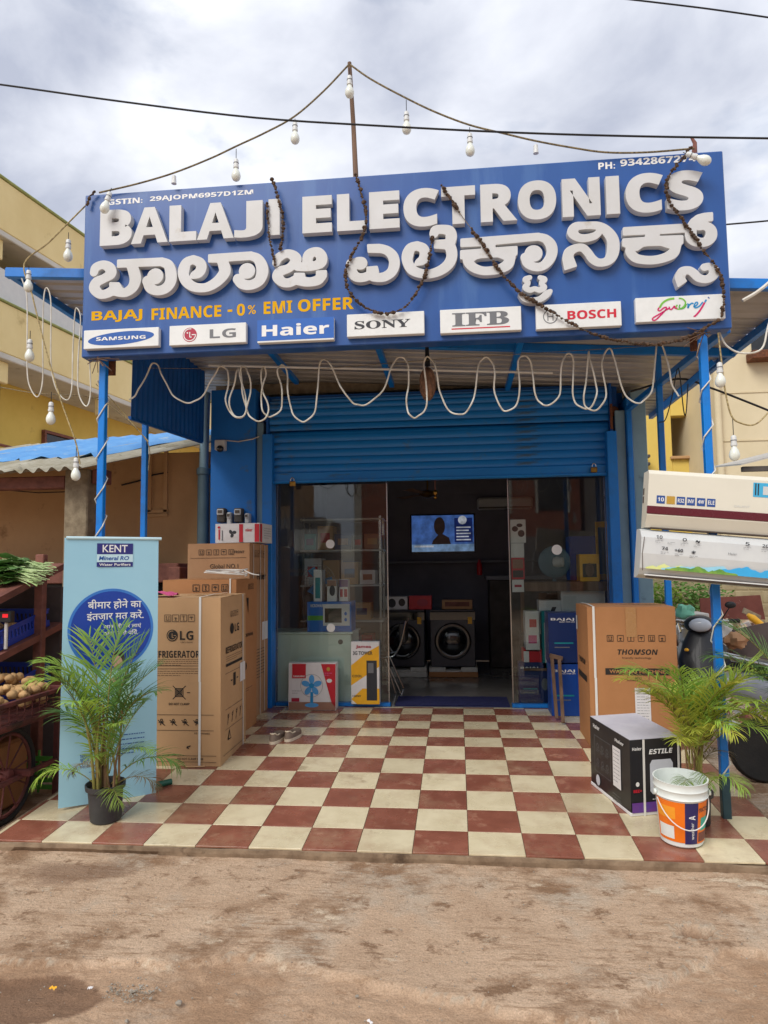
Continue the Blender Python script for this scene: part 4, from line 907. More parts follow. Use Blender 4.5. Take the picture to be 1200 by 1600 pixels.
# --- washing machine carton on the right
M = Matrix.Translation((1.285, 1.80, .002)) @ Matrix.Rotation(R_(-1.5), 4, 'Z'); w, d, h = .665, .62, 1.09
t, F = carton('washing_machine_carton', 'brown washing machine carton marked THOMSON, by the right-hand posts', 'cardboard_dark', M, w, d, h)
f = F['F']; text(t, 'THOMSON', at2(f, .035,.20), .30, .042, 'print_black', 'si', .01); text(t, 'friendly technology', at2(f, .03,.153), .22, .02, 'print_black', 's'); decal(t, rect(-.21,.27,.025,.075), f, 'print_black', 'print_bar'); text(t, 'WASHING MACHINE', at2(f, .03,.05), .42, .028, 'cardboard_dark', dz=.002); lines(t, care_icons(.03,.305,.023,6,.078), f, .004, 'print_black', 'care_symbols'); lines(t, [(-.045,.02,.115,.02),(-.045,-.02,.115,-.02),(-.045,.02,-.045,-.02),(.115,.02,.115,-.02)], f, .003, 'print_black', 'size_box'); text(t, '8KG', at2(f, .035,0), .05, .02, 'print_black'); decal(t, rect(.005,.12,-.37,-.075), f, 'box_white', 'paper_label', .0014); lines(t, fine(.063,-.1,.09,12,.021,15), f, .003, 'print_grey', 'small_print', .002)
strapV(t, M, .045, w, d, h, wd=.018); MB(M).box(.29,.37,-.008,-.007,.86,1.09).build('packing_tape', 'tape', t)
f = F['L']; text(t, 'THOMSON', at2(f, 0,.1), .34, .045, 'print_black', 'si', .01); decal(t, rect(-.22,.22,-.05,.0), f, 'print_black', 'print_bar'); decal(t, rect(-.28,-.2,.33,.45), f, 'box_white', 'paper_label')
# --- black water heater carton
A = R_(15); M = stand(1.283, .562, A); w, d, h = .335, .53, .452
t, F = carton('water_heater_carton', 'black water heater box marked ESTILE, in front of the brown carton', 'estile_black', M, w, d, h, flap=False)
MB(M).box(.002, w-.002, .002, d-.002, h+.004, h+.0075).build('top_sheet', 'estile_top', t); MB(M).box(-.003, w+.003, -.003, d+.003, 0, .022, 0, .003).build('white_foot_band', 'box_white', t)
f = F['F']; text(t, 'ESTILE', at2(f, .03,.155), .15, .03, 'print_white', 'si', .012); text(t, 'Haier', at2(f, -.125,.178), .06, .02, 'print_white'); decal(t, rect(-.163,.163,-.205,-.145), f, 'estile_violet', 'violet_band')
decal(t, [(-.028,-.1),(-.043,-.08),(-.043,.08),(-.028,.105),(.092,.105),(.107,.08),(.107,-.08),(.092,-.1)], f, 'geyser_grey', 'printed_heater'); lines(t, [(.012,.04,.052,.04),(.027,0,.037,0),(.032,-.02,.032,-.01)]+ring(.032,-.06,.012,10,0,2.5), f, .004, 'print_dark', 'printed_dial', .002); text(t, 'BEE+', at2(f, -.125,-.075), .055, .018, 'print_red'); decal(t, ell(-.125,-.035,.012,.014,14), f, 'print_white', 'star_mark'); lines(t, fine(.04,-.13,.14,1,.02,18), f, .004, 'print_white', 'small_print')
MB(M).box(.078,.092,-.0095,-.0080,0,h+.006).build('strap','strap_white',t); MB(M).box(.305,.318,-.0095,-.0080,0,h+.006).build('strap','strap_white',t)
f = F['L']; decal(t, rect(.06,.16,-.11,.14), f, 'box_white', 'paper_label'); lines(t, fine(.11,.12,.08,9,.024,17), f, .003, 'print_grey', 'small_print', .002); lines(t, [(-.19,.13,.03,.13),(.03,.13,.03,-.1),(.03,-.1,-.19,-.1),(-.19,-.1,-.19,.13)], f, .0025, 'print_grey', 'printed_frame'); text(t, 'Haier', at2(f, -.16,.19), .09, .028, 'print_white'); text(t, 'Haier', at2(f, .15,.185), .11, .022, 'print_white')
for i in range(3):
    for j in range(2): lines(t, ring(-.145+i*.065,.07-j*.1,.015,8)+fine(-.145+i*.065,.045-j*.1,.05,2,.011,i*5+j), f, .0028, 'print_grey', 'feature_icon')
decal(t, ell(-.15,-.155,.028,.035,18), f, 'geyser_grey', 'printed_tank'); lines(t, fine(-.13,-.2,.1,1,.02,19)+fine(.1,-.16,.1,3,.02,20)+fine(.15,-.19,.1,1,.02,23), f, .003, 'print_grey', 'small_print')

# ================================================================== pail and pots
def pail():
    M = stand(1.482, .262); t = thingM('paint_pail', 'white paint pail with orange and navy label, at the porch edge', 'pail', M)
    R0, R1, H = .112, .139, .352
    L_ = MB(M); L_.lathe([(.0,.004),(R0-.008,.004),(R0,.012),(R0+(R1-R0)*.72,H*.72),(R1-.003,H*.74),(R1+.004,H*.76),(R1-.002,H*.79),(R1,H*.86),(R1+.005,H*.88),(R1,H*.91),(R1+.003,H-.008),(R1+.006,H),(R1-.002,H),(R1-.008,H*.9),(R0-.006,.02),(0,.018)], n=40, cap=False); L_.build('pail_wall', 'bucket_white', t)
    def wrap(a0, a1, z0, z1, mt, nm, dr=.0012):
        b = MB(M); n = 14; vs = []
        for i in range(n+1):
            a = a0+(a1-a0)*i/n
            for z in (z0, z1): r = R0+(R1-R0)*z/H+dr; vs.append((r*math.cos(a), r*math.sin(a), z))
        b.add(vs, [(2*i,2*i+2,2*i+3,2*i+1) for i in range(n)], 0, True); return b.build(nm, mt, t)
    wrap(R_(185), R_(262), .035, .255, 'bucket_orange', 'label_orange'); wrap(R_(188), R_(240), .16, .225, 'bucket_amber', 'label_amber', .002); wrap(R_(192), R_(236), .05, .12, 'bucket_white', 'label_white', .002)
    wrap(R_(262), R_(295), .03, .255, 'bucket_navy', 'label_navy'); wrap(R_(295), R_(345), .03, .255, 'bucket_orange', 'label_orange'); wrap(R_(304), R_(336), .10, .17, 'bucket_teal', 'label_teal', .002); wrap(R_(298), R_(340), .04, .09, 'wood_brown', 'label_picture', .002)
    a = R_(279); r = R0+(R1-R0)*.4+.003; fr = M @ frame((r*math.cos(a), r*math.sin(a), .145), (0,0,1), (math.sin(a),-math.cos(a),0)); text(t, 'ACE', at2(fr, .05, 0), .06, .035, 'print_white'); text(t, 'weather', at2(fr, -.04, 0), .09, .018, 'print_white', 's')
    a = R_(312); r = R0+(R1-R0)*.58+.003; fr = M @ frame((r*math.cos(a), r*math.sin(a), .215), (-math.sin(a),math.cos(a),0), (0,0,1)); text(t, 'TRACTOR', fr, .09, .022, 'print_dark')
    P = [(-.137*math.cos(k), -.137*math.sin(k)-.012, .278-.155*math.sin(k*1.0)**1.0) for k in np.linspace(R_(10), R_(170), 20)]
    P = [(p[0], p[1]-.012*math.sin(k), p[2]) for p, k in zip(P, np.linspace(0, math.pi, 20))]
    MB(M).tube(P, .0032, 6).build('wire_handle', 'strap_white', t)
    for sx in (-1, 1): MB(M).lathe([(.016,0),(.016,.012),(.008,.014)], (sx*.138,-.025,.278), 12, ax=(sx,0,0)).build('handle_lug', 'bucket_white', t)
pail()
def pot(t, M, R0, R1, H):
    MB(M).lathe([(0,.002),(R0-.006,.002),(R0,.008),(R1-.012,H*.84),(R1-.004,H*.85),(R1+.002,H*.87),(R1+.004,H),(R1-.004,H),(R1-.012,H*.9),(R1-.016,H*.84)], n=32, cap=False).build('pot', 'pot_black', t)
    b = MB(M); n = 20; vs = [(0,0,H*.86)]
    for k in range(1,5):
        for j in range(n): r = (R1-.014)*k/4; a = 2*math.pi*j/n; vs.append((r*math.cos(a), r*math.sin(a), H*.85+.012*noise.noise(Vector((r*30*math.cos(a), r*30*math.sin(a), 1)))))
    fs = [(0,1+j,1+(j+1)%n) for j in range(n)] + [(1+(k-1)*n+j, 1+k*n+j, 1+k*n+(j+1)%n, 1+(k-1)*n+(j+1)%n) for k in range(1,4) for j in range(n)]
    b.add(vs, fs, 0, True); b.build('soil', 'soil', t)

# ================================================================== palms: arching rachis, paired blades
def frond_mesh(ln, arch, nl, droop, wd, seed, mt, spread=1.0):
    rg = random.Random(seed); b = MB(); K = 14; pts = []; el = R_(80); p = Vector((0,0,0)); dirs = []
    side = rg.uniform(-.25,.25)
    for k in range(K+1):
        t = k/K; d = Vector((math.cos(el), side*t, math.sin(el))).normalized(); pts.append(p.copy()); dirs.append(d); p = p + d*(ln/K); el -= R_(arch)/K*(0.4+1.2*t)
    b.tube(pts, [.006*(1-.85*k/K)*ln/.8+.0012 for k in range(K+1)], 5, 1)
    def at(t): 
        f = t*K; i = min(K-1, int(f)); return pts[i].lerp(pts[i+1], f-i), dirs[i].lerp(dirs[min(K,i+1)], f-i).normalized()
    for i in range(nl):
        t = .26+.74*i/(nl-1); c, d = at(t); sd = d.cross(Vector((0,0,1))); sd = sd.normalized() if sd.length > .05 else Vector((0,1,0)); upv = sd.cross(d).normalized()
        L0 = ln*.40*(math.sin(math.pi*min(1,(t-.16)/.86))**.55*.9+.12)*rg.uniform(.8,1.1)
        for s in (-1, 1):
            if rg.random() < .07: continue
            an = R_(58-30*t+rg.uniform(-15,15))*spread; dr = (d*math.cos(an)+sd*s*math.sin(an)+upv*rg.uniform(.15,.5)*(1-.4*t)).normalized()
            w0 = wd*rg.uniform(.8,1.15); vs = []; q = c.copy(); dd = dr.copy(); NS = 5
            wv = dd.cross(upv).normalized()
            for k in range(NS+1):
                u = k/NS; ww = w0*(math.sin(math.pi*(.16+.80*u))**.8)*(1 if k < NS else .05)
                nrm = wv.cross(dd).normalized()
                vs += [q-wv*ww, q+nrm*ww*.35, q+wv*ww]
                q = q+dd*(L0/NS); dd = (dd+Vector((0,0,-1))*droop*rg.uniform(.7,1.3)/NS*(1+u)).normalized()
            b.add(vs, [f for k in range(NS) for f in ((3*k,3*k+1,3*k+4,3*k+3),(3*k+1,3*k+2,3*k+5,3*k+4))], 0, True)
    return b.mesh('frond', [mt, 'palm_stem'], sharp=180)
FRD = {}
def fronds(key):
    if key not in FRD:
        sd = sum(map(ord, key)); mt = {'g':'leaf','d':'leaf_dark','y':'leaf_yellow','b':'leaf_brown'}[key[0]]; v = int(key[1])
        FRD[key] = frond_mesh(.8, (52,76,100,34,124)[v], 26, (.5,.75,1.0,.35,1.15)[v], .0062, sd, mt)
    return FRD[key]
def palm(label, x, y, stems, frs, R0, R1, H, base=None):
    M = stand(x, y) if x < 2.0 else Matrix.Translation((x, y, ROAD+.004)); t = thingM('potted_palm', label, 'potted plant', M, 'palms in pots at the porch edge'); pot(t, M, R0, R1, H)
    for k, (dx, dy, h, lx, ly, r) in enumerate(stems):
        P = [M @ Vector((dx, dy, H*.8)), M @ Vector((dx+lx*.3, dy+ly*.3, H+h*.45)), M @ Vector((dx+lx, dy+ly, H+h))]
        P = [Vector(p) for p in cr(P, 5)]; MB().tube(P, [r*(1-.5*i/len(P)) for i in range(len(P))], 7).build('stem', 'palm_husk' if k % 3 == 0 else 'palm_stem', t)
    for key, dx, dy, z, az, tilt, sc in frs:
        Mw = M @ Matrix.Translation((dx, dy, z)) @ Matrix.Rotation(R_(az), 4, 'Z') @ Matrix.Rotation(R_(tilt), 4, 'Y') @ Matrix.Scale(sc, 4)
        inst('frond', fronds(key), t, Mw)
    return t
rg = random.Random(11)
def spray(n, z0, z1, sc0, sc1, keys, sp=.05, az0=0, azr=360, t0=0, t1=45):
    return [(rg.choice(keys), rg.uniform(-sp,sp), rg.uniform(-sp,sp), rg.uniform(z0,z1), az0+azr*(i+rg.random())/n, rg.uniform(t0,t1), rg.uniform(sc0,sc1)) for i in range(n)]
palm('bushy potted palm in a black pot before the pale blue banner', -1.905, .335,
     [(rg.uniform(-.06,.06), rg.uniform(-.05,.05), rg.uniform(.2,.5), rg.uniform(-.10,.10), rg.uniform(-.05,.05), rg.uniform(.007,.014)) for _ in range(13)],
     spray(5, .26, .5, .58, .74, ['g3','d3','g0','d0'], .06, t0=-8, t1=10) + spray(5, .26, .5, .46, .62, ['g0','g1','d1','g1'], .06, t0=2, t1=22) + spray(4, .2, .4, .34, .46, ['g1','d1','g2','g4'], .06, t0=15, t1=36)
     + [('d3', 0,.02,.48, 80, -6, .86), ('d3', .03,.02,.46, 20, -4, .82), ('g3',-.03,.02,.46,150,-4,.84), ('g1',-.05,0,.55,178,0,.72), ('g2',-.05,-.02,.56,196,2,.66), ('g0',-.03,-.03,.5,230,4,.7), ('d1',.04,0,.42,-6,6,.70), ('d2',.04,0,.22,-4,30,.62), ('d0',.03,.0,.42,12,2,.74), ('b2',.05,.02,.2,-8,44,.42), ('b4',-.04,.03,.25,160,40,.36), ('g4',.03,-.04,.12,-50,22,.42), ('g4',-.05,-.03,.22,200,30,.5)], .092, .115, .225)
palm('yellow-green potted palm behind the white paint pail', 1.64, .50,
     [(rg.uniform(-.05,.05), rg.uniform(-.04,.04), rg.uniform(.2,.4), rg.uniform(-.06,.06), rg.uniform(-.05,.05), rg.uniform(.006,.011)) for _ in range(10)],
     spray(15, .32, .54, .46, .64, ['g0','y0','y3','y1','g3'], .05, t0=-8, t1=14) + spray(9, .34, .52, .44, .58, ['g1','y1','g0','y0'], .05, t0=4, t1=24) + [('g1',-.03,-.02,.56,182,10,.68),('y1',-.03,0,.52,168,14,.64),('g2',.02,-.05,.46,275,10,.46),('y2',0,-.05,.44,282,16,.52),('g4',0,-.06,.22,265,14,.38),('g4',.03,-.05,.20,300,18,.42),('g4',-.04,-.05,.2,240,20,.36),('b2',.02,.02,.3,40,40,.4),('g3',.04,0,.5,-15,10,.7),('g1',.05,0,.5,8,12,.72),('y2',.05,-.03,.46,-32,18,.6),('g2',.05,-.02,.42,-50,22,.6)], .075, .092, .19)
palm('loose-leaved palm whose dark fronds reach in from the right picture edge', 2.22, .44,
     [(rg.uniform(-.03,.03), rg.uniform(-.03,.03), rg.uniform(.25,.45), rg.uniform(-.06,.06), rg.uniform(-.04,.04), .010) for _ in range(5)],
     spray(5, .45, .7, .6, .76, ['d1','g1','d2','g0'], t0=-2, t1=32) + [('d0',0,0,.7,160,6,.8),('d1',0,0,.66,186,14,.8),('g1',0,0,.5,205,18,.76),('d1',0,-.03,.6,225,10,.72)], .085, .10, .28)

# ================================================================== roll-up banner
def banner():
    a, b_ = Vector((-2.285, .42, 0)), Vector((-1.79, .76, 0)); rt_ = (b_-a); W = rt_.length; rt_.normalize()
    a.z = floor_z(a.y)+.02; lean = Vector((0, .03, 1)).normalized(); H = 1.72
    fr0 = frame(a + rt_*W/2 + lean*H/2, rt_, lean)
    t = thing('roll_up_banner', 'pale blue standing banner for water purifiers behind the potted palm', 'banner', a + rt_*W/2)
    m = MB(); nx, nz_ = 16, 30; vs = []
    wv = lambda u, v: .0012*math.sin(u*7+v*3)+.002*math.sin(v*2.6+.5)*(u-.5)
    for j in range(nz_+1):
        for i in range(nx+1):
            u, v = i/nx, j/nz_; vs.append(fr0 @ Vector(((u-.5)*W, (v-.5)*H, wv(u, v))))
    m.add(vs, [(j*(nx+1)+i, j*(nx+1)+i+1, (j+1)*(nx+1)+i+1, (j+1)*(nx+1)+i) for j in range(nz_) for i in range(nx)], 0, True); m.build('printed_sheet', 'banner', t)
    def bent(poly, mt, nm, dz):
        """print that follows the sheet's bow"""
        vs = [fr0 @ Vector((x, y, wv(x/W+.5, y/H+.5)+dz)) for x, y in poly]; return vs
    f = at2(fr0, 0, 0)
    Z = .0042
    kx, ky = .015, .785
    decal(t, rect(kx-.115,kx+.115,ky-.033,ky+.04), f, 'banner_navy', 'logo_block', Z); decal(t, rect(kx-.115,kx+.115,ky-.086,ky-.034), f, 'banner_pale', 'logo_block', Z); decal(t, rect(kx-.115,kx+.115,ky-.118,ky-.087), f, 'banner_navy', 'logo_block', Z)
    text(t, 'KENT', at2(f, kx, ky+.005), .16, .05, 'print_white', 's', .012, dz=Z+.001); text(t, 'Mineral RO', at2(f, kx-.005, ky-.06), .19, .028, 'rail_blue', 'si', dz=Z+.001); text(t, 'Water Purifiers', at2(f, kx, ky-.103), .2, .017, 'print_white', dz=Z+.001)
    cx, cy = .0, .25; r = .272
    decal(t, [(p[0]*.955+cx, p[1]*.955+cy) for p in ell(0,0,r*1.04,r*1.04,64)], f, 'banner_rim', 'disc_rim', Z-.0016); decal(t, [(p[0]*.93+cx, p[1]*.93+cy) for p in ell(0,0,r,r,64)], f, 'banner_blue', 'blue_disc', Z-.0008)
    text(t, 'बीमार होने का', at2(f, .02, .415), .34, .07, 'print_white', 'n', .012, dz=Z+.001); text(t, 'इंतज़ार मत करें.', at2(f, .025, .338), .36, .07, 'print_white', 'n', .012, dz=Z+.001); text(t, 'आज ही घर लाएं', at2(f, .07, .268), .24, .036, 'print_white', 'n', .008, dz=Z+.001); text(t, 'साफ पानी पियें.', at2(f, .06, .225), .22, .036, 'print_white', 'n', .008, dz=Z+.001)
    # printed figure: head, hair, pale green top
    decal(t, ell(.045,.05,.042,.06,28), f, 'hair_print', 'printed_hair', Z); decal(t, ell(.04,.03,.032,.045,28,.2), f, 'skin_print', 'printed_face', Z+.001); decal(t, [(.0,-.02),(.08,-.02),(.13,-.10),(.14,-.34),(-.06,-.34),(-.05,-.1)], f, 'mint_print', 'printed_top', Z); decal(t, ell(.02,-.09,.035,.02,20,.4), f, 'skin_print', 'printed_hand', Z+.001)
    decal(t, ell(-.12,-.26,.032,.03,20), f, 'banner_navy', 'printed_tap', Z)
    text(t, '100%', at2(f, -.15,-.555), .06, .022, 'rail_blue', dz=Z); text(t, 'शुद्ध', at2(f, -.15,-.585), .055, .03, 'rail_blue', 'n', .008, dz=Z); text(t, 'पानी', at2(f, -.145,-.62), .05, .024, 'rail_blue', 'n', dz=Z); text(t, 'www.kent.co.in', at2(f, -.06,-.66), .13, .012, 'rail_blue', 's', dz=Z); text(t, 'KENT', at2(f, -.09,-.75), .09, .03, 'rail_blue', dz=Z)
    lines(t, fine(.13,-.45,.18,5,.03,44), f, .006, 'rail_blue', 'small_print', Z)
    p0, p1 = a + lean*H, a + rt_*W + lean*H; MB().tube([p0-rt_*.004, p1+rt_*.004], .011, 10).build('top_rail', 'banner_pale', t)
    bk = -rt_.cross(lean).normalized()*.035; MB().tube([a+rt_*W/2+bk, a+rt_*W/2+lean*(H-.02)+bk*.6], .008, 8).build('support_pole', 'steel', t)
    return t
banner()
p0, p1 = aF(178, 1247), aF(268, 1226); p0.z += .022; p1.z += .022
tag(MB().tube([p0, p0.lerp(p1,.6), p0.lerp(p1,.62), p1], [.018,.018,.022,.020], 14).build('green_tube', 'hose_green', None, p0), 'dark green plastic tube lying at the foot of the banner', 'tube')
# ================================================================== slip-on shoes
def shoe(px, py, rz, label):
    c = aF(px, py); M = Matrix.Translation((c.x, c.y, floor_z(c.y)+.001)) @ Matrix.Rotation(R_(rz), 4, 'Z')
    M = M @ Matrix.Diagonal((1.22,1.05,1.15,1)); t = thingM('slip_on_shoe', label, 'shoe', M); b = MB(M); n = 16
    L0 = .26
    def outl(s, k): # heel at y=0 towards the viewer
        o = []
        for j in range(n*2):
            a = 2*math.pi*j/(n*2); y = .5-.5*math.cos(a); wv = .042*(1-.25*(1-y))*(abs(math.sin(a))**.7)*(1 if math.sin(a) >= 0 else -1)
            o.append((wv*s, y*L0*k+L0*(1-k)/2, 0))
        return o
    base = outl(1.08, 1.0); vs = base + [(p[0],p[1],.02) for p in base]; m = len(base)
    b.add(vs, [tuple(range(m))[::-1], tuple(range(m,2*m))] + [(i,(i+1)%m,m+(i+1)%m,m+i) for i in range(m)], 0, True); b.build('sole', 'shoe_sole', t)
    u = MB(M); rings = []
    for k, (s, kk) in enumerate(((1.0,.985),(1.0,.985),(.92,.95),(.74,.9))):
        o = outl(s, kk); r = []
        for p in o:
            y = p[1]/L0; top = .052 + (.016 if y < .2 else 0); z = (.02, .034, .05, top)[k]
            if k == 3 and y > .55: z = .058-.02*(y-.55)
            r.append((p[0], p[1], z))
        rings.append(r)
    vs = sum(rings, []); fs = [(k*m+i, k*m+(i+1)%m, (k+1)*m+(i+1)%m, (k+1)*m+i) for k in range(3) for i in range(m)]
    u.add(vs, fs, 0, True)
    toe = [i for i in range(m) if rings[3][i][1] > .11]                       # vamp over the toes
    u.add([rings[3][i] for i in toe], [tuple(range(len(toe)))], 0, True)
    u.build('upper', 'shoe', t)
    hl = [rings[3][i] for i in range(m) if rings[3][i][1] <= .115]; hl.sort(key=lambda p: math.atan2(p[0], p[1]-.1)); 
    MB(M).tube([Vector(p)+Vector((0,0,.003)) for p in cr([q for q in sorted(hl, key=lambda p: (p[0]))][::2], 3)], .005, 6).build('collar_trim', 'shoe_sole', t)
shoe(424, 1164, -4, 'brown slip-on shoe, the left one of the pair on the porch')
shoe(447, 1160, -10, 'brown slip-on shoe, the right one of the pair on the porch')

# ================================================================== left: the neighbour's shed and vegetable stall
shed = thing('vegetable_shed', 'low tan shed with a corrugated cement roof and blue tarpaulin, left of the shop', 'shed', (-4.2, 3.6, 0))
MB().box(-7.5, -2.36, 3.55, 3.75, ROAD-.02, 2.74, 0, .01).build('rear_wall', 'wall_tan', shed)
for px0, px1, py0, py1 in ((232,236,705,800),(257,261,700,800),(228,262,797,801),(228,262,803,807)):
    a, b_ = aY(px0, py0, 3.53), aY(px1, py1, 3.53); MB().box(a.x, b_.x, 3.52, 3.548, b_.z, a.z).build('wall_conduit', 'wall_tan', shed)
MB().tube([aY(190,758,3.53), aY(215,752,3.53), aY(240,742,3.53), aY(262,738,3.53)], .009, 6).build('loose_wire', 'cable_black', shed)
MB().tube([aY(0,765,3.5), aY(60,770,3.5), aY(115,768,3.5)], .006, 6).build('loose_wire', 'cable_black', shed)
a, b_ = aY(110,740,2.6), aY(146,740,2.6)
MB().box(a.x, b_.x, 2.5, 2.72, ROAD-.02, 2.42, 0, .012).build('concrete_post', 'concrete', shed)
MB().box(-7.4, a.x-.01, 2.52, 2.66, 2.24, 2.36, 0, .008).build('eave_beam', 'wood_brown', shed)
MB().box(b_.x+.01, b_.x+.14, 2.55, 2.7, 2.28, 2.42, 0, .008).build('beam_end', 'wood_brown', shed)
# roof: ridges run up and away to the right
Cc = aY(128, 731, 2.15); Rr = aY(322, 692, 3.5); Ll = aY(-70, 742, 2.45)
u = Rr-Cc; v = Ll-Cc; 
def rsheet(o, lu, lv, mt, name='roof_sheet', lift=0, parent=shed, pitch=.15, amp=.022): return sheet(name, mt, Vector(o)+Vector((0,0,lift)), u, v, lu, lv, pitch, amp, parent)
vn = v.normalized(); un = u.normalized()
for k in range(5):
    rsheet(Cc + vn*(k*.78) - un*(.0 if k == 0 else .10*((k*7)%3)), u.length*1.75+.1*((k*5)%3), .86, 'asbestos', lift=.012*(k%2))
tarp = MB(); n, m = 26, 10; vs = []
for i in range(n+1):
    for j in range(m+1):
        s_, r_ = v.length*1.7*i/n, j/m
        q = Cc + vn*(s_+.55) + un*(u.length*(.42+1.35*r_)+.06*math.sin(i*1.3)*(1-r_)) ; q.z += .035+.024*math.sin(2*math.pi*(s_+.55)/.15)*.8+.02*noise.noise(Vector((i*.5,j*.4,0)))
        vs.append(q)
tarp.add(vs, [(i*(m+1)+j, (i+1)*(m+1)+j, (i+1)*(m+1)+j+1, i*(m+1)+j+1) for i in range(n) for j in range(m)], 0, True)
tag(tarp.build('blue_tarpaulin', 'tarp_blue', None, Cc), 'blue tarpaulin spread over the shed roof', 'tarpaulin')
# dark interior of the stall: side boards and ledge below the wall
MB().box(-7.5, -2.6, 3.1, 3.5, 1.30, 1.50, 0, .01).build('ledge', 'wood_brown', shed)
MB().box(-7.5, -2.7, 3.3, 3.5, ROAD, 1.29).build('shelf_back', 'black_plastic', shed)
MB().box(-2.62, -2.50, 2.9, 3.5, ROAD, 1.46, 0, .006).build('cupboard', 'wood_brown', shed)

# sloping display rack
rack = thing('display_rack', 'dark red wooden rack of sloping shelves behind the potato cart', 'rack', (-3.0, 1.2, ROAD))
MB().box(-2.93, -2.86, 1.14, 1.2, ROAD, 1.555, 0, .006).build('post', 'wood_brown', rack)
MB().box(-3.9, -3.84, 1.14, 1.2, ROAD, 1.555, 0, .006).build('post', 'wood_brown', rack)
for z0, z1, nm in ((1.22, 1.47, 'shelf'), (.82, 1.0, 'shelf'), (.42, .56, 'shelf')):
    b = MB(); Y0, Y1 = .62, 1.45
    b.add([(-4.2,Y0,z0-.03),(-2.87,Y0,z0-.03),(-2.87,Y1,z1-.03),(-4.2,Y1,z1-.03),(-4.2,Y0,z0+.02),(-2.87,Y0,z0+.02),(-2.87,Y1,z1+.02),(-4.2,Y1,z1+.02)], [(3,2,1,0),(4,5,6,7),(0,1,5,4),(1,2,6,5),(2,3,7,6),(3,0,4,7)])
    b.build(nm, 'wood_brown', rack)
MB().box(-4.2, -2.9, 1.46, 1.5, ROAD, 1.3).build('back_board', 'board_brown', rack)
# leafy greens on the top shelf
def greens(x, y, z, rz, sc, seed, label, mt='greens'):
    rg = random.Random(seed); M = Matrix.Translation((x,y,z)) @ Matrix.Rotation(R_(rz),4,'Z') @ Matrix.Scale(sc,4); t = thingM('greens_bunch', label, 'vegetables', M, 'greens on the top shelf'); b = MB(M); s_ = MB(M)
    for k in range(46):
        a = rg.uniform(-.8,.8); l = rg.uniform(.16,.34); c = Vector((rg.uniform(-.05,.05), rg.uniform(-.03,.03), rg.uniform(.02,.1))); d = Vector((math.cos(a), math.sin(a)*.6, rg.uniform(.0,.35))).normalized()
        s_.tube([c-d*.12, c, c+d*l*.6], [.003,.0035,.002], 5)
        wv = d.cross(Vector((rg.uniform(-.4,.4),rg.uniform(-.4,.4),1))).normalized(); up = wv.cross(d); vs = []; n = 6
        for i in range(n+1):
            u_ = i/n; ww = .055*math.sin(math.pi*(.08+.9*u_))*rg.uniform(.8,1.2); q = c+d*(l*(.25+.75*u_))-Vector((0,0,.06*u_*u_))
            vs += [q-wv*ww+up*.012*rg.uniform(-1,1), q+up*.006, q+wv*ww+up*.012*rg.uniform(-1,1)]
        b.add(vs, [f for i in range(n) for f in ((3*i,3*i+1,3*i+4,3*i+3),(3*i+1,3*i+2,3*i+5,3*i+4))], 0, True)
    b.build('leaves', mt, t, sharp=180); s_.build('stalks', 'greens_stem', t)
for k, (px, py, Y) in enumerate(((52,890,1.12),(20,893,1.05),(-12,903,.95),(38,905,.92))):
    q = aY(px, py, Y); greens(q.x, q.y, 1.22+.25*(Y-.62)/.83+.03, (200,170,150,185)[k], 1.0, k+3, ('dark leafy bunch beside the rack post, furthest right of the greens','leafy greens bunch in the middle of the top shelf','pale-stalked greens cut by the left picture edge','greens bunch nearest the front of the top shelf')[k])
# blue crates on the middle shelf
def crate(x, y, z, rx, w, d, h, label, mt='crate_blue'):
    M = Matrix.Translation((x,y,z)) @ Matrix.Rotation(rx,4,'X'); t = thingM('plastic_crate', label, 'crate', M, 'blue crates on the rack')
    b = MB(M); th = .008
    b.box(0,w,0,d,0,.01)
    for (x0,x1,y0,y1) in ((0,w,0,th),(0,w,d-th,d)):
        b.box(x0,x1,y0,y1,h-.03,h,0); b.box(x0,x1,y0,y1,.0105,.045,0)
        for k in range(14): xx = w*k/14; b.box(xx,xx+w/14*.45,y0+.001,y1-.001,.045,h-.03)
    for (x0,x1) in ((0,th),(w-th,w)):
        b.box(x0,x1,th,d-th,h-.03,h); b.box(x0,x1,th,d-th,.0105,.045)
        for k in range(16): yy = th+(d-2*th)*k/16; b.box(x0+.001,x1-.001,yy,yy+(d-2*th)/16*.45,.045,h-.03)
    b.build('basket', mt, t); MB(M).box(-.006,w+.006,-.006,d+.006,h-.008,h+.004).box(th,w-th,th,d-th,h-.02,h+.006) if False else None
    r = MB(M)
    for bx in ((-.006,w+.006,-.006,.006),(-.006,w+.006,d-.006,d+.006),(-.006,.006,.006,d-.006),(w-.006,w+.006,.006,d-.006)): r.box(*bx,h-.004,h+.006)
    r.build('rim', mt, t)
sl_ = math.atan2(.18,.83)
crate(-3.42, .70, .862, sl_, .50, .66, .13, 'blue slatted crate at the end of the middle shelf'); crate(-3.98, .70, .862, sl_, .5, .66, .13, 'blue slatted crate cut by the left picture edge')
crate(-3.40, .72, .47, math.atan2(.14,.83), .50, .64, .14, 'blue slatted crate low down behind the potatoes')
POT = [MB().ball((0,0,0), (1,.78,.72), 12, 9, 0, .22, k).mesh('potato', 'potato') for k in range(5)]
rg = random.Random(5)
def potato(x, y, z, r, label, group): 
    M = Matrix.Translation((x,y,z)) @ Matrix.Rotation(rg.uniform(0,6),4,'Z') @ Matrix.Rotation(rg.uniform(-.4,.4),4,'X') @ Matrix.Scale(r,4)
    tag(inst('potato', rg.choice(POT), None, M), label, 'potato', group)
for k in range(7): potato(-3.35+.06*k+rg.uniform(-.01,.01), .95+.1*rg.random(), 1.02+.02*rg.random(), .036, 'brown potato heaped in the blue crate on the rack', 'potatoes in the blue crate')
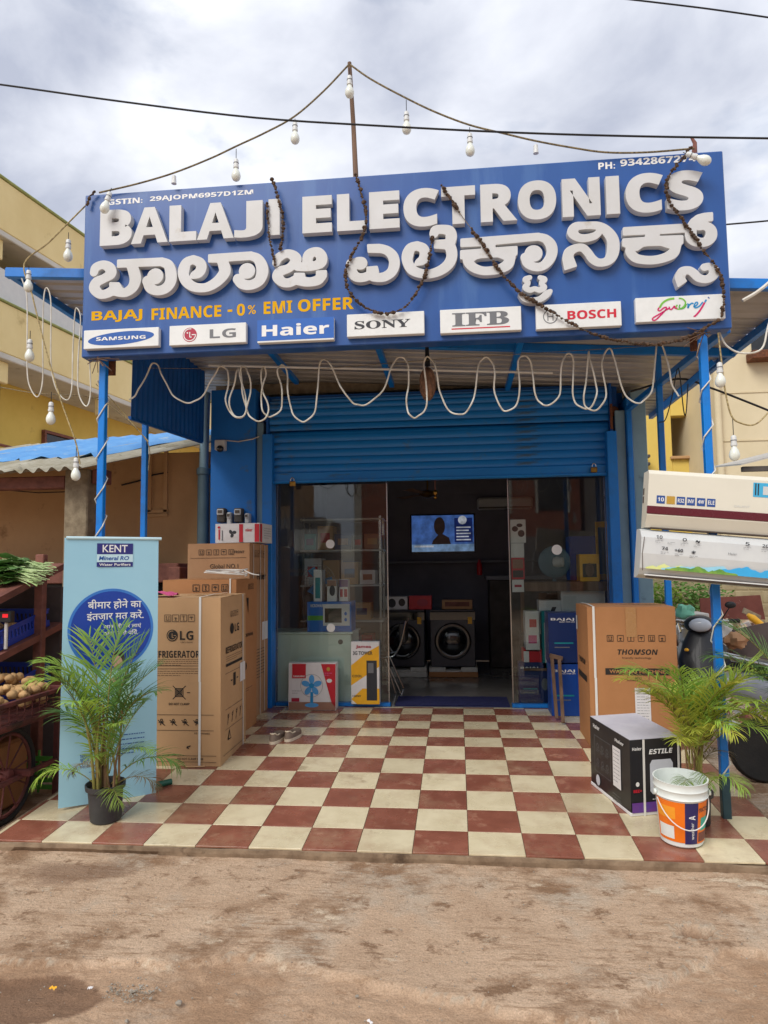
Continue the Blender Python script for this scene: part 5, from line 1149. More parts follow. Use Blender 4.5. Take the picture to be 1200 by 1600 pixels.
sc = thing('weighing_scale', 'small weighing scale with a red lit display on the stall', 'scale', (-3.42, 1.0, 1.02))
q = aY(4, 965, .72); MB().box(q.x-.06, q.x+.06, q.y, q.y+.05, q.z-.035, q.z+.045, 0, .006).build('display_case', 'black_plastic', sc); MB().box(q.x+.0,q.x+.04,q.y-.003,q.y-.0005,q.z+.0,q.z+.025).build('lit_display','red_led',sc); MB().tube([q+Vector((.01,.03,-.035)), q+Vector((.01,.03,-.22))], .012, 8).build('pole','plastic_dirty_white',sc)
# push cart with potatoes
cart = thing('vegetable_cart', 'dark red iron push cart loaded with potatoes at the left picture edge', 'cart', (-3.1, .6, ROAD))
CX, CZ = -2.56, .475
MB().box(-4.0, CX, .08, .98, CZ-.06, CZ-.03, 0, .004).build('bed', 'cart_paint', cart)
def cbar(p0, p1, w_, nm='frame_bar', mt='cart_paint'): return bar(p0, p1, w_, mt, nm, cart)
for z in (CZ-.03, CZ+.11): cbar((CX, .06, z), (CX, 1.0, z), .028, 'side_rail'); cbar((-4.0, .07, z), (CX, .07, z), .028, 'side_rail'); cbar((-4.0, .99, z), (CX, .99, z), .028, 'side_rail')
for k in range(12): cbar((CX, .09+k*.081, CZ-.03), (CX, .09+k*.081, CZ+.11), .009, 'lattice_bar')
for k in range(3): cbar((CX, .06, CZ-.002+k*.035), (CX, 1.0, CZ-.002+k*.035), .008, 'lattice_bar')
for k in range(8): cbar((CX-.05-k*.09, .07, CZ-.03), (CX-.05-k*.09, .07, CZ+.11), .009, 'lattice_bar')
for x, y in ((CX-.01,.2),(CX-.01,.90),(-3.9,.2),(-3.9,.9)): cbar((x,y,CZ-.06), (x,y,.05 if y < .5 else ROAD), .04, 'leg')
cbar((CX-.01,.2,.1),(CX-.01,.9,.1),.03); cbar((-3.4,.5,.12),(-2.5,.5,.12),.04,'axle')
def wheel(c, r, ax, parent, nm='wheel', spokes=10, tm='rubber', rim='cart_paint', tr=.022):
    n = 40; ax = Vector(ax).normalized(); a = ax.orthogonal().normalized(); b_ = ax.cross(a); c = Vector(c)
    pt = lambda th, rr: c+(a*math.cos(th)+b_*math.sin(th))*rr
    w_ = MB().tube([pt(2*math.pi*i/n, r) for i in range(n+1)], tr, 8, 0, False).build(nm, tm, parent)
    MB().tube([pt(2*math.pi*i/n, r-tr*1.3) for i in range(n+1)], tr*.55, 6, 0, False).build('rim', rim, w_)
    sp = MB()
    for k in range(spokes): th = 2*math.pi*k/spokes; sp.tube([c, pt(th, r-tr)], .006, 5)
    sp.build('spokes', rim, w_); MB().lathe([(.03,-.04),(.04,-.03),(.04,.03),(.03,.04)], c, 14, ax=ax).build('hub', rim, w_); return w_
wheel((-2.63, .42, ROAD+.30), .285, (1,.0,0), cart); wheel((-3.8, .42, ROAD+.30), .285, (1,0,0), cart)
for k in range(150):                                   # the heap
    x = CX-.045-rg.random()**1.15*.62; y = .12+rg.random()*.80
    top = .125+.12*min(1, (CX-x)/.26)*math.sin(math.pi*min(1,max(.08,(y-.02)/1.0)))**.6
    potato(x, y, CZ+top*(1-.55*rg.random()**2.2), rg.uniform(.030,.046), 'tan potato in the heap on the push cart', 'potatoes heaped on the cart')
MB().box(-3.6, -2.75, .3, .85, ROAD+.02, .28, 0, .02).build('orange_sack', 'cardboard_dark', cart)
sk = thing('green_crate', 'green plastic crate on the ground under the cart', 'crate', (-2.7, .9, ROAD))
for k in range(5): MB().box(-3.0+.005*k, -2.62, 1.02, 1.04, ROAD+.03+k*.05, ROAD+.06+k*.05).build('slat', 'print_green', sk)
for x in (-3.0,-2.8,-2.63): MB().box(x, x+.012, 1.041, 1.055, ROAD, ROAD+.3).build('upright', 'print_green', sk)

# ================================================================== left background: apartment block
def block_left():
    d0 = Vector((math.sin(R_(7.5)), math.cos(R_(7.5)), 0)); nrm = Vector((d0.y, -d0.x, 0))   # facade runs away, faces right
    base = CAM + FW*16.5 + RT*(-600/FPX*16.5); base.z = ROAD; o = base - d0*9
    M = Matrix(((nrm.x,d0.x,0,o.x),(nrm.y,d0.y,0,o.y),(0,0,1,o.z),(0,0,0,1)))      # x out, y along, z up
    t = thingM('apartment_block', 'cream and yellow apartment block with deep balconies, left background', 'building', M)
    B = lambda nm, mt, *bx, b=.02: MB(M).box(*bx, 0, b).build(nm, mt, t)
    Lh = 25
    top = 11.1
    B('wall', 'plaster_yellow', -7, -1.6, 0, Lh, 0, top-1.35)
    B('parapet', 'plaster_cream', -.14, 0, 0, Lh, top-1.25, top); B('coping', 'trim_green', -.18, .05, 0, Lh, top+.002, top+.07)
    B('balcony_slab', 'plaster_white', -7, -.001, 0, Lh, top-1.40, top-1.253)
    z2 = top-3.0
    B('balcony_parapet', 'plaster_cream', -.14, 0, 0, Lh, z2-1.22, z2); B('coping', 'trim_green', -.18, .05, 0, Lh, z2+.002, z2+.06)
    B('balcony_slab', 'plaster_white', -1.598, -.001, 0, Lh, z2-1.37, z2-1.222)
    B('privacy_sheet', 'ac_grey', -.10, -.06, 3, 13.4, z2+.062, z2+.85)
    for y in (8.5, 12.5): B('drip_post', 'plaster_cream', -.3, -.16, y, y+.5, top-1.9, top-1.401); B('drip_post', 'plaster_cream', -.3, -.16, y+.3, y+.8, z2-1.9, z2-1.371)
    z3 = z2-3.0
    B('floor_slab', 'plaster_white', -1.598, -.6, 0, Lh, z3-1.4, z3-1.25)
    for k, y in enumerate((6.0, 9.0, 12.3, 14.6)):
        w_ = B('window', 'window_dark', -1.61, -1.54, y, y+1.2, z3-.9, z3+.55)
        MB(M).box(-1.60, -1.48, y-.08, y, z3-.98, z3+.63).box(-1.60, -1.48, y+1.2, y+1.28, z3-.98, z3+.63).box(-1.60, -1.48, y, y+1.2, z3+.55, z3+.63).build('frame', 'wood_brown', w_)
        w2 = B('window', 'window_dark', -1.61, -1.54, y-.5, y+.7, z2-.35, z2+1.1)
        MB(M).box(-1.60, -1.48, y-.58, y-.5, z2-.4, z2+1.18).box(-1.60, -1.48, y+.7, y+.78, z2-.4, z2+1.18).build('frame', 'wood_brown', w2)
    MB(M).tube([(-1.4, 10.3, 0), (-1.4, 10.3, z2-1.4)], .07, 8).build('drain_pipe', 'opp_dark', t)
    MB(M).tube([(-1.0, 7.5, z3-.2), (-1.0, 13.5, z3-.25)], .04, 6).build('balcony_rail', 'wood_brown', t); MB(M).tube([(-1.0, 7.5, z3-.85), (-1.0, 13.5, z3-.9)], .04, 6).build('balcony_rail', 'wood_brown', t)
    for k in range(5): MB(M).tube([(-1.0, 8.0+k*1.3, z3-1.25), (-1.0, 8.0+k*1.3, z3-.2)], .035, 6).build('rail_post', 'wood_brown', t)
block_left()

# ================================================================== right background
def right_side():
    # yellow house with an open window
    Y = 10.5
    p = lambda px, py, y=Y: aY(px, py, y)
    a, b_ = p(985, 560), p(1118, 800); o = Vector((a.x, Y, ROAD))
    t = thing('yellow_house', 'yellow unfinished house with an open window, right of the shop', 'building', o)
    B = lambda nm, mt, *bx, b=.01: MB().box(*bx, 0, b).build(nm, mt, t)
    w0, w1 = p(1048, 650), p(1096, 716)
    ztop = p(1040, 520).z
    B('wall', 'plaster_yellow', a.x, w0.x, Y, Y+.25, ROAD, ztop); B('wall', 'plaster_yellow', w1.x, b_.x+.5, Y, Y+.25, ROAD, ztop)
    B('wall', 'plaster_yellow', w0.x+.001, w1.x-.001, Y, Y+.25, ROAD, w1.z); B('wall', 'plaster_yellow', w0.x+.001, w1.x-.001, Y, Y+.25, w0.z, ztop)
    B('window_sill', 'wall_tan', w0.x-.05, w1.x+.05, Y-.08, Y-.002, w1.z-.01, w1.z+.05)
    B('window_reveal', 'opp_dark', w0.x+.35, w0.x+.40, Y+.26, Y+1.6, w1.z, w0.z, b=0); B('inner_wall', 'plaster_white', w0.x+.40, w1.x+.4, Y+1.2, Y+1.3, w1.z-.6, w0.z+.4, b=0)
    B('side_wall', 'plaster_yellow', b_.x+.25, b_.x+.5, Y+.26, Y+4, ROAD, ztop); B('side_wall', 'plaster_yellow', a.x, a.x+.25, Y+.26, Y+4, ROAD, ztop); B('roof_slab', 'plaster_yellow', a.x-.1, b_.x+.6, Y+.1, Y+4, ztop+.002, ztop+.15)
    for k in range(4): q = p(1000, 715+k*12, Y-.1); B('ledge_slat', 'opp_dark', q.x-.3, q.x+.15, Y-.3, Y-.01, q.z-.03, q.z+.03)
    # beige house further right, nearer
    Y2 = 9.0; a = p(1112, 560, Y2); t = thing('beige_house', 'tall plain beige house wall at the right picture edge', 'building', (a.x, Y2, ROAD)); z2_ = p(1150, 525, Y2).z
    B = lambda nm, mt, *bx, b=.01: MB().box(*bx, 0, b).build(nm, mt, t)
    B('wall', 'plaster_beige', a.x, a.x+6, Y2, Y2+5, ROAD, z2_)
    for py in (615, 690): q = p(1150, py, Y2); B('string_course', 'plaster_beige', a.x-.005, a.x+6.01, Y2-.015, Y2-.001, q.z, q.z+.03)
    q = p(1122, 690, Y2); MB().tube([(q.x, Y2-.07, ROAD), (q.x, Y2-.07, z2_)], .06, 10).build('downpipe', 'plaster_beige', t)
    q = p(1192, 545, Y2); B('window_box', 'rust', q.x-.3, q.x+.6, Y2-.3, Y2-.002, q.z-.25, q.z-.1); B('window', 'window_dark', q.x-.2, q.x+.6, Y2-.02, Y2-.002, q.z-.09, q.z+.3)
    # little tin awning on the right edge
    q0, q1 = aY(1148, 728, 5.2), aY(1230, 705, 5.2); t = thing('tin_awning', 'small dark tin awning jutting in at the right picture edge', 'awning', (q1.x, 5.2, ROAD))
    MB().add([(q0.x,5.0,q0.z),(q1.x+.6,5.0,q1.z+.12),(q1.x+.6,5.9,q1.z+.22),(q0.x,5.9,q0.z+.1),(q0.x,5.0,q0.z-.02),(q1.x+.6,5.0,q1.z+.10),(q1.x+.6,5.9,q1.z+.2),(q0.x,5.9,q0.z+.08)], [(0,1,2,3),(7,6,5,4),(0,4,5,1),(0,3,7,4)]).build('sheet', 'tin_grey', t)
    MB().box(q0.x+.04, q1.x+.5, 5.05, 5.12, q0.z-.09, q0.z-.03).build('purlin', 'opp_dark', t); MB().box(q1.x-.05, q1.x+.05, 5.05, 5.12, ROAD, q0.z-.091).build('post', 'paint_blue_dark', t)
    # compound wall of blocks
    Y3 = 7.6; a = p(1000, 905, Y3); e = p(1330, 905, Y3); t = thing('compound_wall', 'low beige block wall behind the rubble heap', 'wall', (a.x, Y3, ROAD)); zt = p(1120, 880, Y3).z
    bw, bh = .40, .20; nrow = int((zt-ROAD)/bh)+1
    bm = MB().box(-bw/2+.006, bw/2-.006, -.09, .09, -bh/2+.006, bh/2-.006, 0, .008).mesh('block', 'block_wall')
    MB().box(a.x, e.x, Y3-.078, Y3+.08, ROAD, ROAD+nrow*bh).build('mortar_core', 'block_wall', t)
    for r in range(nrow):
        x = a.x+(.2 if r%2 else .0)
        while x < e.x: inst('block', bm, t, Matrix.Translation((x+bw/2, Y3+random.uniform(-.006,.006), ROAD+(r+.5)*bh))); x += bw
right_side()
# bush by the wall
def bush(c, r, n, label, seed, mt='leaf_dark'):
    rg = random.Random(seed); c = Vector(c); t = thing('bush', label, 'bush', c); b = MB(); s_ = MB()
    for k in range(7):
        d = Vector((rg.uniform(-1,1), rg.uniform(-1,1), rg.uniform(.6,1.4))); s_.tube([c+Vector((0,0,0)), c+d*r.z*.35, c+Vector((d.x*r.x*.7, d.y*r.y*.7, d.z*r.z))], [.015,.01,.004], 5)
    for k in range(n):
        d = Vector((rg.gauss(0,1), rg.gauss(0,1), rg.gauss(0,1))).normalized(); k2 = rg.random()**.4*(1+.4*noise.noise(d*2.3)); q = c + Vector((d.x*r.x*k2, d.y*r.y*k2, r.z*1.0+d.z*r.z*k2)); a = Vector((rg.uniform(-1,1),rg.uniform(-1,1),rg.uniform(-.6,.5))).normalized(); w_ = a.cross(Vector((rg.uniform(-1,1),rg.uniform(-1,1),1))).normalized(); l = rg.uniform(.05,.09)
        b.add([q, q+a*l*.5+w_*l*.3, q+a*l, q+a*l*.5-w_*l*.3], [(0,1,2,3)])
    b.build('leaves', mt, t); s_.build('stems', 'wood_old', t)
q = aZ(1090, 985, .3)
bush((aY(1085,960,7.1).x, 7.1, .55), Vector((.55,.35,.36)), 900, 'dark green bush in front of the block wall', 4); bush((aY(1030,955,6.9).x, 6.9, .75), Vector((.35,.3,.22)), 400, 'small green bush just behind the brown carton', 9, 'leaf')

# rubble and discarded furniture
def rubble():
    rg = random.Random(21); b = MB()
    for k in range(1500):
        x = rg.uniform(1.95, 6.4); y = rg.uniform(3.4, 7.2); hgt = .80*max(0, 1-((x-4.0)/2.6)**2)*max(0, 1-((y-5.8)/2.2)**2)
        z = ROAD+hgt*rg.uniform(.7,1.0); l = rg.uniform(.03,.13); M = Matrix.Translation((x,y,z)) @ Matrix.Rotation(rg.uniform(0,6),4,(rg.uniform(-1,1),rg.uniform(-1,1),rg.uniform(-1,1))); 
        old = b.M; b.M = M; b.box(-l,l,-l*rg.uniform(.3,.9),l*rg.uniform(.3,.9),-l*rg.uniform(.1,.5),l*rg.uniform(.1,.4), rg.choice((0,0,0,1,1,2,3,3,4)), l*.08); b.M = old
    n = 40; vs = []
    for j in range(n+1):
        for i in range(n+1):
            x, y = 1.9+4.6*i/n, 3.3+4.0*j/n; hgt = .80*max(0, 1-((x-4.0)/2.6)**2)*max(0, 1-((y-5.8)/2.2)**2); vs.append((x,y,ROAD-.02+hgt*.85+.05*noise.noise(Vector((x*3,y*3,0)))))
    b.add(vs, [(j*(n+1)+i, j*(n+1)+i+1, (j+1)*(n+1)+i+1, (j+1)*(n+1)+i) for j in range(n) for i in range(n)], 0, True)
    o = b.build('rubble_heap', ['rubble','plastic_dirty_white','wood_brown','cardboard_tan','pink']); tag(o, 'heap of broken rubble and rubbish right of the shop', 'rubble'); o['kind'] = 'stuff'
rubble()
def board(name, pts, Y, th, mt, label, cat, lean=.12):
    q = [aY(x, y, Y) for x, y in pts]; zmin = min(p.z for p in q); q = [Vector((p.x, p.y+lean*(p.z-zmin), p.z)) for p in q]; n = len(q); off = Vector((0,th,0))
    b = MB().add(q+[p+off for p in q], [tuple(range(n)), tuple(range(n,2*n))[::-1]]+[(i,n+i,n+(i+1)%n,(i+1)%n) for i in range(n)]); o = b.build(name, mt, None, (q[0].x, Y, zmin)); return tag(o, label, cat)
board('plywood_board', ((1149,985),(1212,972),(1214,1062),(1146,1062)), 4.2, .03, 'board_brown', 'dark brown plywood board leaning on the rubble at the right edge', 'board')
board('rusty_sheet', ((1095,935),(1190,930),(1196,968),(1096,968)), 6.4, .03, 'board_rust', 'flaking red-brown sheet lying below the block wall', 'sheet')
board('wooden_plank', ((1133,1045),(1139,1008),(1146,1005),(1142,1052)), 4.4, .04, 'wood_old', 'narrow weathered plank propped beside the plywood board', 'plank')
board('wooden_plank', ((1165,950),(1190,962),(1188,970),(1162,958)), 5.6, .05, 'concrete', 'pale broken plank on top of the rubble', 'plank')
st_ = thing('broken_stool', 'white dirty wooden stool standing in the rubble', 'stool', aY(1085, 1000, 5.2))
for px in (1073, 1100): a, b_ = aY(px, 966, 5.2), aY(px, 1000, 5.2); MB().box(a.x-.02, a.x+.02, 5.2, 5.24, b_.z-.1, a.z).build('leg', 'plastic_dirty_white', st_); MB().box(a.x-.02, a.x+.02, 5.5, 5.54, b_.z-.1, a.z).build('leg', 'plastic_dirty_white', st_)
a, b_ = aY(1068, 966, 5.2), aY(1106, 958, 5.2); MB().box(a.x, b_.x, 5.15, 5.6, a.z+.002, b_.z, 0, .01).build('seat', 'plastic_dirty_white', st_)
def crumple(name, px, py, Y, sx, sz, mt, label, cat, seed):
    c = aY(px, py, Y); b = MB().ball(c, (sx, sx*.7, sz), 18, 12, 0, .55, seed); return tag(b.build(name, mt, None, c), label, cat)
crumple('mint_cloth', 1070, 957, 5.1, .11, .09, 'cloth_mint', 'pale green cloth thrown on the broken stool', 'cloth', 3)
crumple('plastic_sack', 1132, 988, 4.9, .10, .13, 'plastic_dirty_white', 'crumpled white sack in the rubble behind the front post', 'sack', 5)
crumple('plastic_sack', 1092, 1005, 4.7, .12, .08, 'plastic_dirty_white', 'dirty white sack lying below the broken stool', 'sack', 8)
crumple('black_sack', 1120, 1030, 3.9, .16, .14, 'black_plastic', 'black rubbish sack behind the front post', 'sack', 11); crumple('black_sack', 1100, 985, 4.6, .12, .09, 'scooter_black', 'small black sack below the broken stool', 'sack', 13)
crumple('cloth_bundle', 1150, 1000, 4.05, .12, .09, 'cardboard_tan', 'brown cloth bundle in front of the plywood board', 'bundle', 17); crumple('cloth_bundle', 1092, 1032, 4.2, .11, .08, 'box_white', 'white cloth bundle beside the black scooter', 'bundle', 19); crumple('cloth_bundle', 1178, 1072, 3.4, .13, .09, 'pink', 'pink cloth bundle at the right picture edge', 'bundle', 23)
a, b_ = aY(1168, 960, 5.0), aY(1192, 978, 5.0); tag(MB().tube([a, a.lerp(b_,.3), b_], [.02,.045,.035], 10).build('yellow_bottle', 'plastic_yellow', None, a), 'yellow plastic can lying on top of the rubble', 'can')
board('dark_board', ((1082,1018),(1104,1012),(1110,1062),(1086,1068)), 4.0, .03, 'black_plastic', 'black board propped behind the parked scooter', 'board')

# scooters parked beside the porch
def scooter(label, M, body, trim, tail='lamp_red'):
    t = thingM('parked_scooter', label, 'scooter', M, 'scooters parked right of the porch'); B = lambda: MB(M)
    for y in (0.0, 1.25):
        w_ = B().lathe([(.14,-.045),(.205,-.05),(.225,-.03),(.23,0),(.225,.03),(.205,.05),(.14,.045)], (0,y,.23), 28, ax=(1,0,0)).build('wheel', 'rubber', t); B().lathe([(0,-.03),(.13,-.03),(.135,0),(.13,.03),(0,.03)], (0,y,.23), 20, ax=(1,0,0)).build('rim', 'scooter_grey', w_)
    prof = [(0,.50),(.05,.62),(.16,.78),(.20,.95)]
    b = B(); rows = []
    for (y, z, wd, hh) in ((.55,.50,.13,.16),(.75,.56,.17,.2),(1.05,.62,.18,.2),(1.3,.68,.15,.15),(1.5,.72,.08,.08)):
        rows.append([(wd*math.cos(a)*(1 if True else 1), y, z+hh*math.sin(a)*.9) for a in np.linspace(0, 2*math.pi, 17)[:-1]])
    vs = sum(rows, []); n = 16; fs = [(k*n+i,k*n+(i+1)%n,(k+1)*n+(i+1)%n,(k+1)*n+i) for k in range(4) for i in range(n)]+[tuple(range(n)),tuple(range(4*n,5*n))[::-1]]
    b.add(vs, fs, 0, True); b.build('rear_body', body, t)
    b = B(); rows = []
    for (y, z, wd, dp) in ((.04,.34,.13,.10),(.10,.52,.19,.09),(.15,.70,.20,.08),(.20,.86,.15,.07),(.24,.98,.09,.06)):
        rows.append([(wd*math.cos(a), y+dp*math.sin(a)*(1 if math.sin(a)<0 else .4), z) for a in np.linspace(0, 2*math.pi, 17)[:-1]])
    vs = sum(rows, []); b.add(vs, fs, 0, True); b.build('front_apron', body, t)
    B().ball((0,.0,.47), (.075,.20,.06), 14, 8).build('front_mudguard', body, t); B().box(-.14,.14,.2,.62,.30,.34,0,.02).build('floorboard', 'black_plastic', t)
    b = B(); rows = []
    for (y, z, wd) in ((.60,.76,.10),(.75,.80,.14),(1.0,.81,.15),(1.3,.86,.13),(1.45,.88,.07)): rows.append([(wd*math.cos(a), y, z+.045*math.sin(a)) for a in np.linspace(0, 2*math.pi, 17)[:-1]])
    b.add(sum(rows, []), fs, 0, True); b.build('seat', 'black_plastic', t)
    hd = B().ball((0,.20,1.03), (.14,.11,.09), 16, 10).build('handlebar_cowl', trim, t); B().ball((0,.10,1.03), (.10,.05,.065), 14, 8).build('headlight', 'lamp_clear', t)
    B().tube([(-.34,.30,1.06),(-.2,.24,1.06),(0,.22,1.04),(.2,.24,1.06),(.34,.30,1.06)], .014, 8).build('handlebar', 'steel', t)
    for sx in (-1,1):
        B().tube([(sx*.26,.27,1.06),(sx*.36,.31,1.06)], .02, 8).build('grip', 'rubber', t);
        m_ = B().tube([(sx*.20,.25,1.07),(sx*.27,.22,1.19)], .006, 6).build('mirror_stalk', 'black_plastic', t); B().ball((sx*.28,.22,1.215), (.05,.015,.033), 12, 8).build('mirror', 'black_plastic', m_)
        B().ball((sx*.13,.06,.80), (.022,.02,.016), 10, 6).build('indicator', 'plastic_yellow', t)
    B().ball((0,1.52,.70), (.09,.04,.06), 12, 8).build('tail_lamp', tail, t); B().tube([(.12,.9,.25),(.14,1.2,.3),(.14,1.45,.38)], [.03,.045,.045], 10).build('exhaust', 'steel', t); B().box(-.1,.1,.75,1.15,.22,.42,0,.03).build('engine', 'opp_dark', t)
    B().tube([(-.12,1.2,.86),(-.13,1.5,.93),(.13,1.5,.93),(.12,1.2,.86)], .012, 6).build('grab_rail', 'steel', t)
q = aZ(1082, 1100, ROAD); scooter('black scooter with a pale headlight behind the brown carton', Matrix.Translation((2.52, 2.95, ROAD)) @ Matrix.Rotation(R_(-14),4,'Z'), 'scooter_black', 'black_plastic')
scooter('silver scooter with a red tail lamp behind the right palm', Matrix.Translation((3.72, 1.50, ROAD)) @ Matrix.Rotation(R_(84),4,'Z'), 'scooter_grey', 'scooter_black')

# ================================================================== across the street (seen mirrored in the panes)
def opposite():
    t = thing('brick_house_opposite', 'brown brick house across the street, mirrored in the glass', 'building', (-1, -13, ROAD)); B = lambda nm, mt, *bx, b=.02: MB().box(*bx, 0, b).build(nm, mt, t)
    B('wall', 'brick_far', -3.6, 5.0, -20, -16.5, ROAD, 6.0); B('corner_strip', 'opp_cream', -3.75, -3.45, -20, -16.45, ROAD, 6.0); B('shop_front', 'opp_grey', -3.0, 4.5, -16.49, -16.4, ROAD, 2.6); B('shop_sign', 'opp_cream', -2.4, 1.0, -16.39, -16.2, 2.2, 3.0)
    for x in (-2.2, 1.2, 3.4):
        w_ = B('window', 'window_dark', x, x+1.1, -16.49, -16.42, 3.6, 5.6); MB().box(x-.1, x, -16.48, -16.36, 3.5, 5.7).box(x+1.1, x+1.2, -16.48, -16.36, 3.5, 5.7).box(x+.001, x+1.099, -16.48, -16.36, 5.6, 5.7).build('frame', 'opp_cream', w_)
    t = thing('pale_house_opposite', 'pale house with a sloping roof across the street, mirrored in the left pane', 'building', (-8, -13, ROAD)); B = lambda nm, mt, *bx, b=.02: MB().box(*bx, 0, b).build(nm, mt, t)
    B('wall', 'opp_grey', -15, -5.2, -22, -17.5, ROAD, 3.6); B('upper_wall', 'wall_tan', -15, -6.5, -22, -18.5, 3.6, 6.2)
    MB().add([(-15.5,-15.5,2.2),(-5.0,-15.5,2.2),(-5.0,-18.6,3.6),(-15.5,-18.6,3.6),(-15.5,-15.5,2.1),(-5.0,-15.5,2.1),(-5.0,-18.6,3.5),(-15.5,-18.6,3.5)], [(0,1,2,3),(7,6,5,4),(0,4,5,1),(1,5,6,2)]).build('lean_to_roof', 'opp_cream', t)
    for x in (-13,-10.5,-8): B('window', 'window_dark', x, x+1.2, -18.49, -18.4, 4.2, 5.6)
    t = thing('dark_house_opposite', 'dark house front across the street, mirrored in the right pane', 'building', (8, -13, ROAD)); B = lambda nm, mt, *bx, b=.02: MB().box(*bx, 0, b).build(nm, mt, t)
    B('wall', 'opp_grey', 5.2, 16, -21, -16.8, ROAD, 5.4)
    for x in (6,8.5,11): B('window', 'opp_cream', x, x+1.0, -16.79, -16.7, 3.2, 4.8)
opposite()

# ================================================================== inside the shop
def washer(x, y, label, base_mt, sc=1.0):
    t = thing('washing_machine', label, 'washing machine', (x, y, 0), 0, 'front loaders facing the door'); b0 = .14
    MB().box(x-.32, x+.32, y-.02, y+.60, 0, .065, 0, .008).build('carton_base', base_mt, t)
    f_ = MB().box(x-.315, x-.10, y-.015, y+.59, .0655, .125, 0, .008).box(x+.10, x+.315, y-.015, y+.59, .0655, .125, 0, .008).box(x-.0995, x+.0995, y-.013, y+.59, .0655, .09, 0, .004); f_.build('foam_base', 'foam', t)
    z0 = .1265; MB().box(x-.298, x+.298, y+.02, y+.58, z0, z0+.72, 0, .014).build('cabinet', 'wm_grey', t)
    MB().box(x-.300, x+.300, y+.012, y+.582, z0+.722, z0+.745, 0, .006).build('lid', 'wm_grey', t)
    MB().box(x-.297, x+.297, y+.012, y+.019, z0+.61, z0+.715, 0, .002).build('control_panel', 'black_gloss', t)
    c = (x, y+.012, z0+.335)
    d = MB().lathe([(.235,0),(.24,.012),(.225,.035),(.195,.04),(.175,.03)], c, 48, ax=(0,-1,0), cap=False).build('door_ring', 'black_gloss', t)
    MB().lathe([(.172,.0),(.17,.028),(.14,.045),(.09,.058),(.04,.064),(0.001,.066)], c, 40, ax=(0,-1,0)).build('door_glass', 'black_gloss', d)
    MB().box(x+.20, x+.255, y+.009, y+.0115, z0+.56, z0+.65).build('star_label', 'box_yellow', t)
washer(.195, 5.42, 'dark grey front loader on a brown carton base, facing the doorway', 'cardboard_dark'); washer(-.47, 5.42, 'dark grey front loader on white foam, left of the other one', 'foam')
def pbox(name, label, x, y, z, w, d, h, mt, prints=(), cat='box', rz=0, group=None, txt=None):
    M = Matrix.Translation((x,y,z)) @ Matrix.Rotation(R_(rz),4,'Z'); t = thingM(name, label, cat, M, group); MB(M).box(0,w,0,d,0,h,0,.002).build('body', mt, t); f = M @ frame((w/2,-.0005,h/2),(1,0,0),(0,0,1))
    for k, (poly, m_) in enumerate(prints): decal(t, [(px*w, py*h) for px, py in poly], f, m_, 'print', .0008+.0004*k)
    for s, px, py, pw, ph, m_ in (txt or []): text(t, s, f @ Matrix.Translation((px*w,py*h,0)), pw*w, ph*h, m_, dz=.003)
    return t, f, M
e_ = lambda cx, cy, rx, ry: ell(cx, cy, rx, ry, 24)
pbox('iron_box', 'white box with dark appliance pictures on the left washing machine', -.70, 5.5, .875, .30, .3, .17, 'box_white', [(e_(-.2,0,.18,.35),'print_dark'),(e_(.25,.05,.15,.3),'hair_print')]); pbox('iron_box', 'red box with a steam iron picture on the left washing machine', -.38, 5.5, .875, .30, .3, .18, 'box_red', [(e_(.1,0,.25,.28),'print_maroon')]); pbox('flat_box', 'brown flat box lying on the right washing machine', .06, 5.5, .875, .40, .3, .12, 'cardboard_tan', [(rect(-.4,.4,-.2,.3),'wood_brown')])
# television playing a picture
tv = thing('television', 'wall television showing a bright blue picture inside the shop', 'television', (.05, 7.0, 1.7))
a, b_ = aY(643, 806, 6.98), aY(741, 861, 6.98)
MB().box(a.x-.015, b_.x+.015, 6.985, 7.04, b_.z-.02, a.z+.015, 0, .004).build('case', 'black_gloss', tv)
def screen(name, c, s): return mat(name, c, tuple(v*.45 for v in c), .35, scale=7, detail=6, emit=s)
screen('scr_blue', c8(84,130,214), .24); screen('scr_pale', c8(150,190,236), .24); screen('scr_navy', c8(24,52,130), .2); screen('scr_skin', c8(60,42,40), .14); screen('scr_white', c8(220,228,240), .26)
W_, H_ = b_.x-a.x, a.z-b_.z; f = frame(((a.x+b_.x)/2, 6.984, (a.z+b_.z)/2), (1,0,0), (0,0,1)); S_ = lambda poly, m, dz: decal(tv, [(x*W_, y*H_) for x, y in poly], f, m, 'screen', dz)
S_(rect(-.5,.5,-.5,.5), 'scr_blue', .001); S_(rect(-.5,.5,-.5,-.3), 'scr_pale', .002); S_([(-.18,-.3),(.13,-.3),(.10,-.12),(.0,-.02),(-.08,-.05),(-.16,-.2)], 'scr_skin', .003); S_(ell(-.05,.2,.09,.25,24), 'scr_skin', .0035); S_(rect(.19,.48,-.25,.42), 'scr_navy', .003)
for k in range(5): S_(rect(.22,.45-.03*(k%2),-.2+k*.085,-.165+k*.085), 'scr_white', .004)
S_(rect(-.46,-.15,-.38,-.33), 'scr_white', .003); S_(ell(.32,.36,.07,.12,16), 'scr_white', .0045)
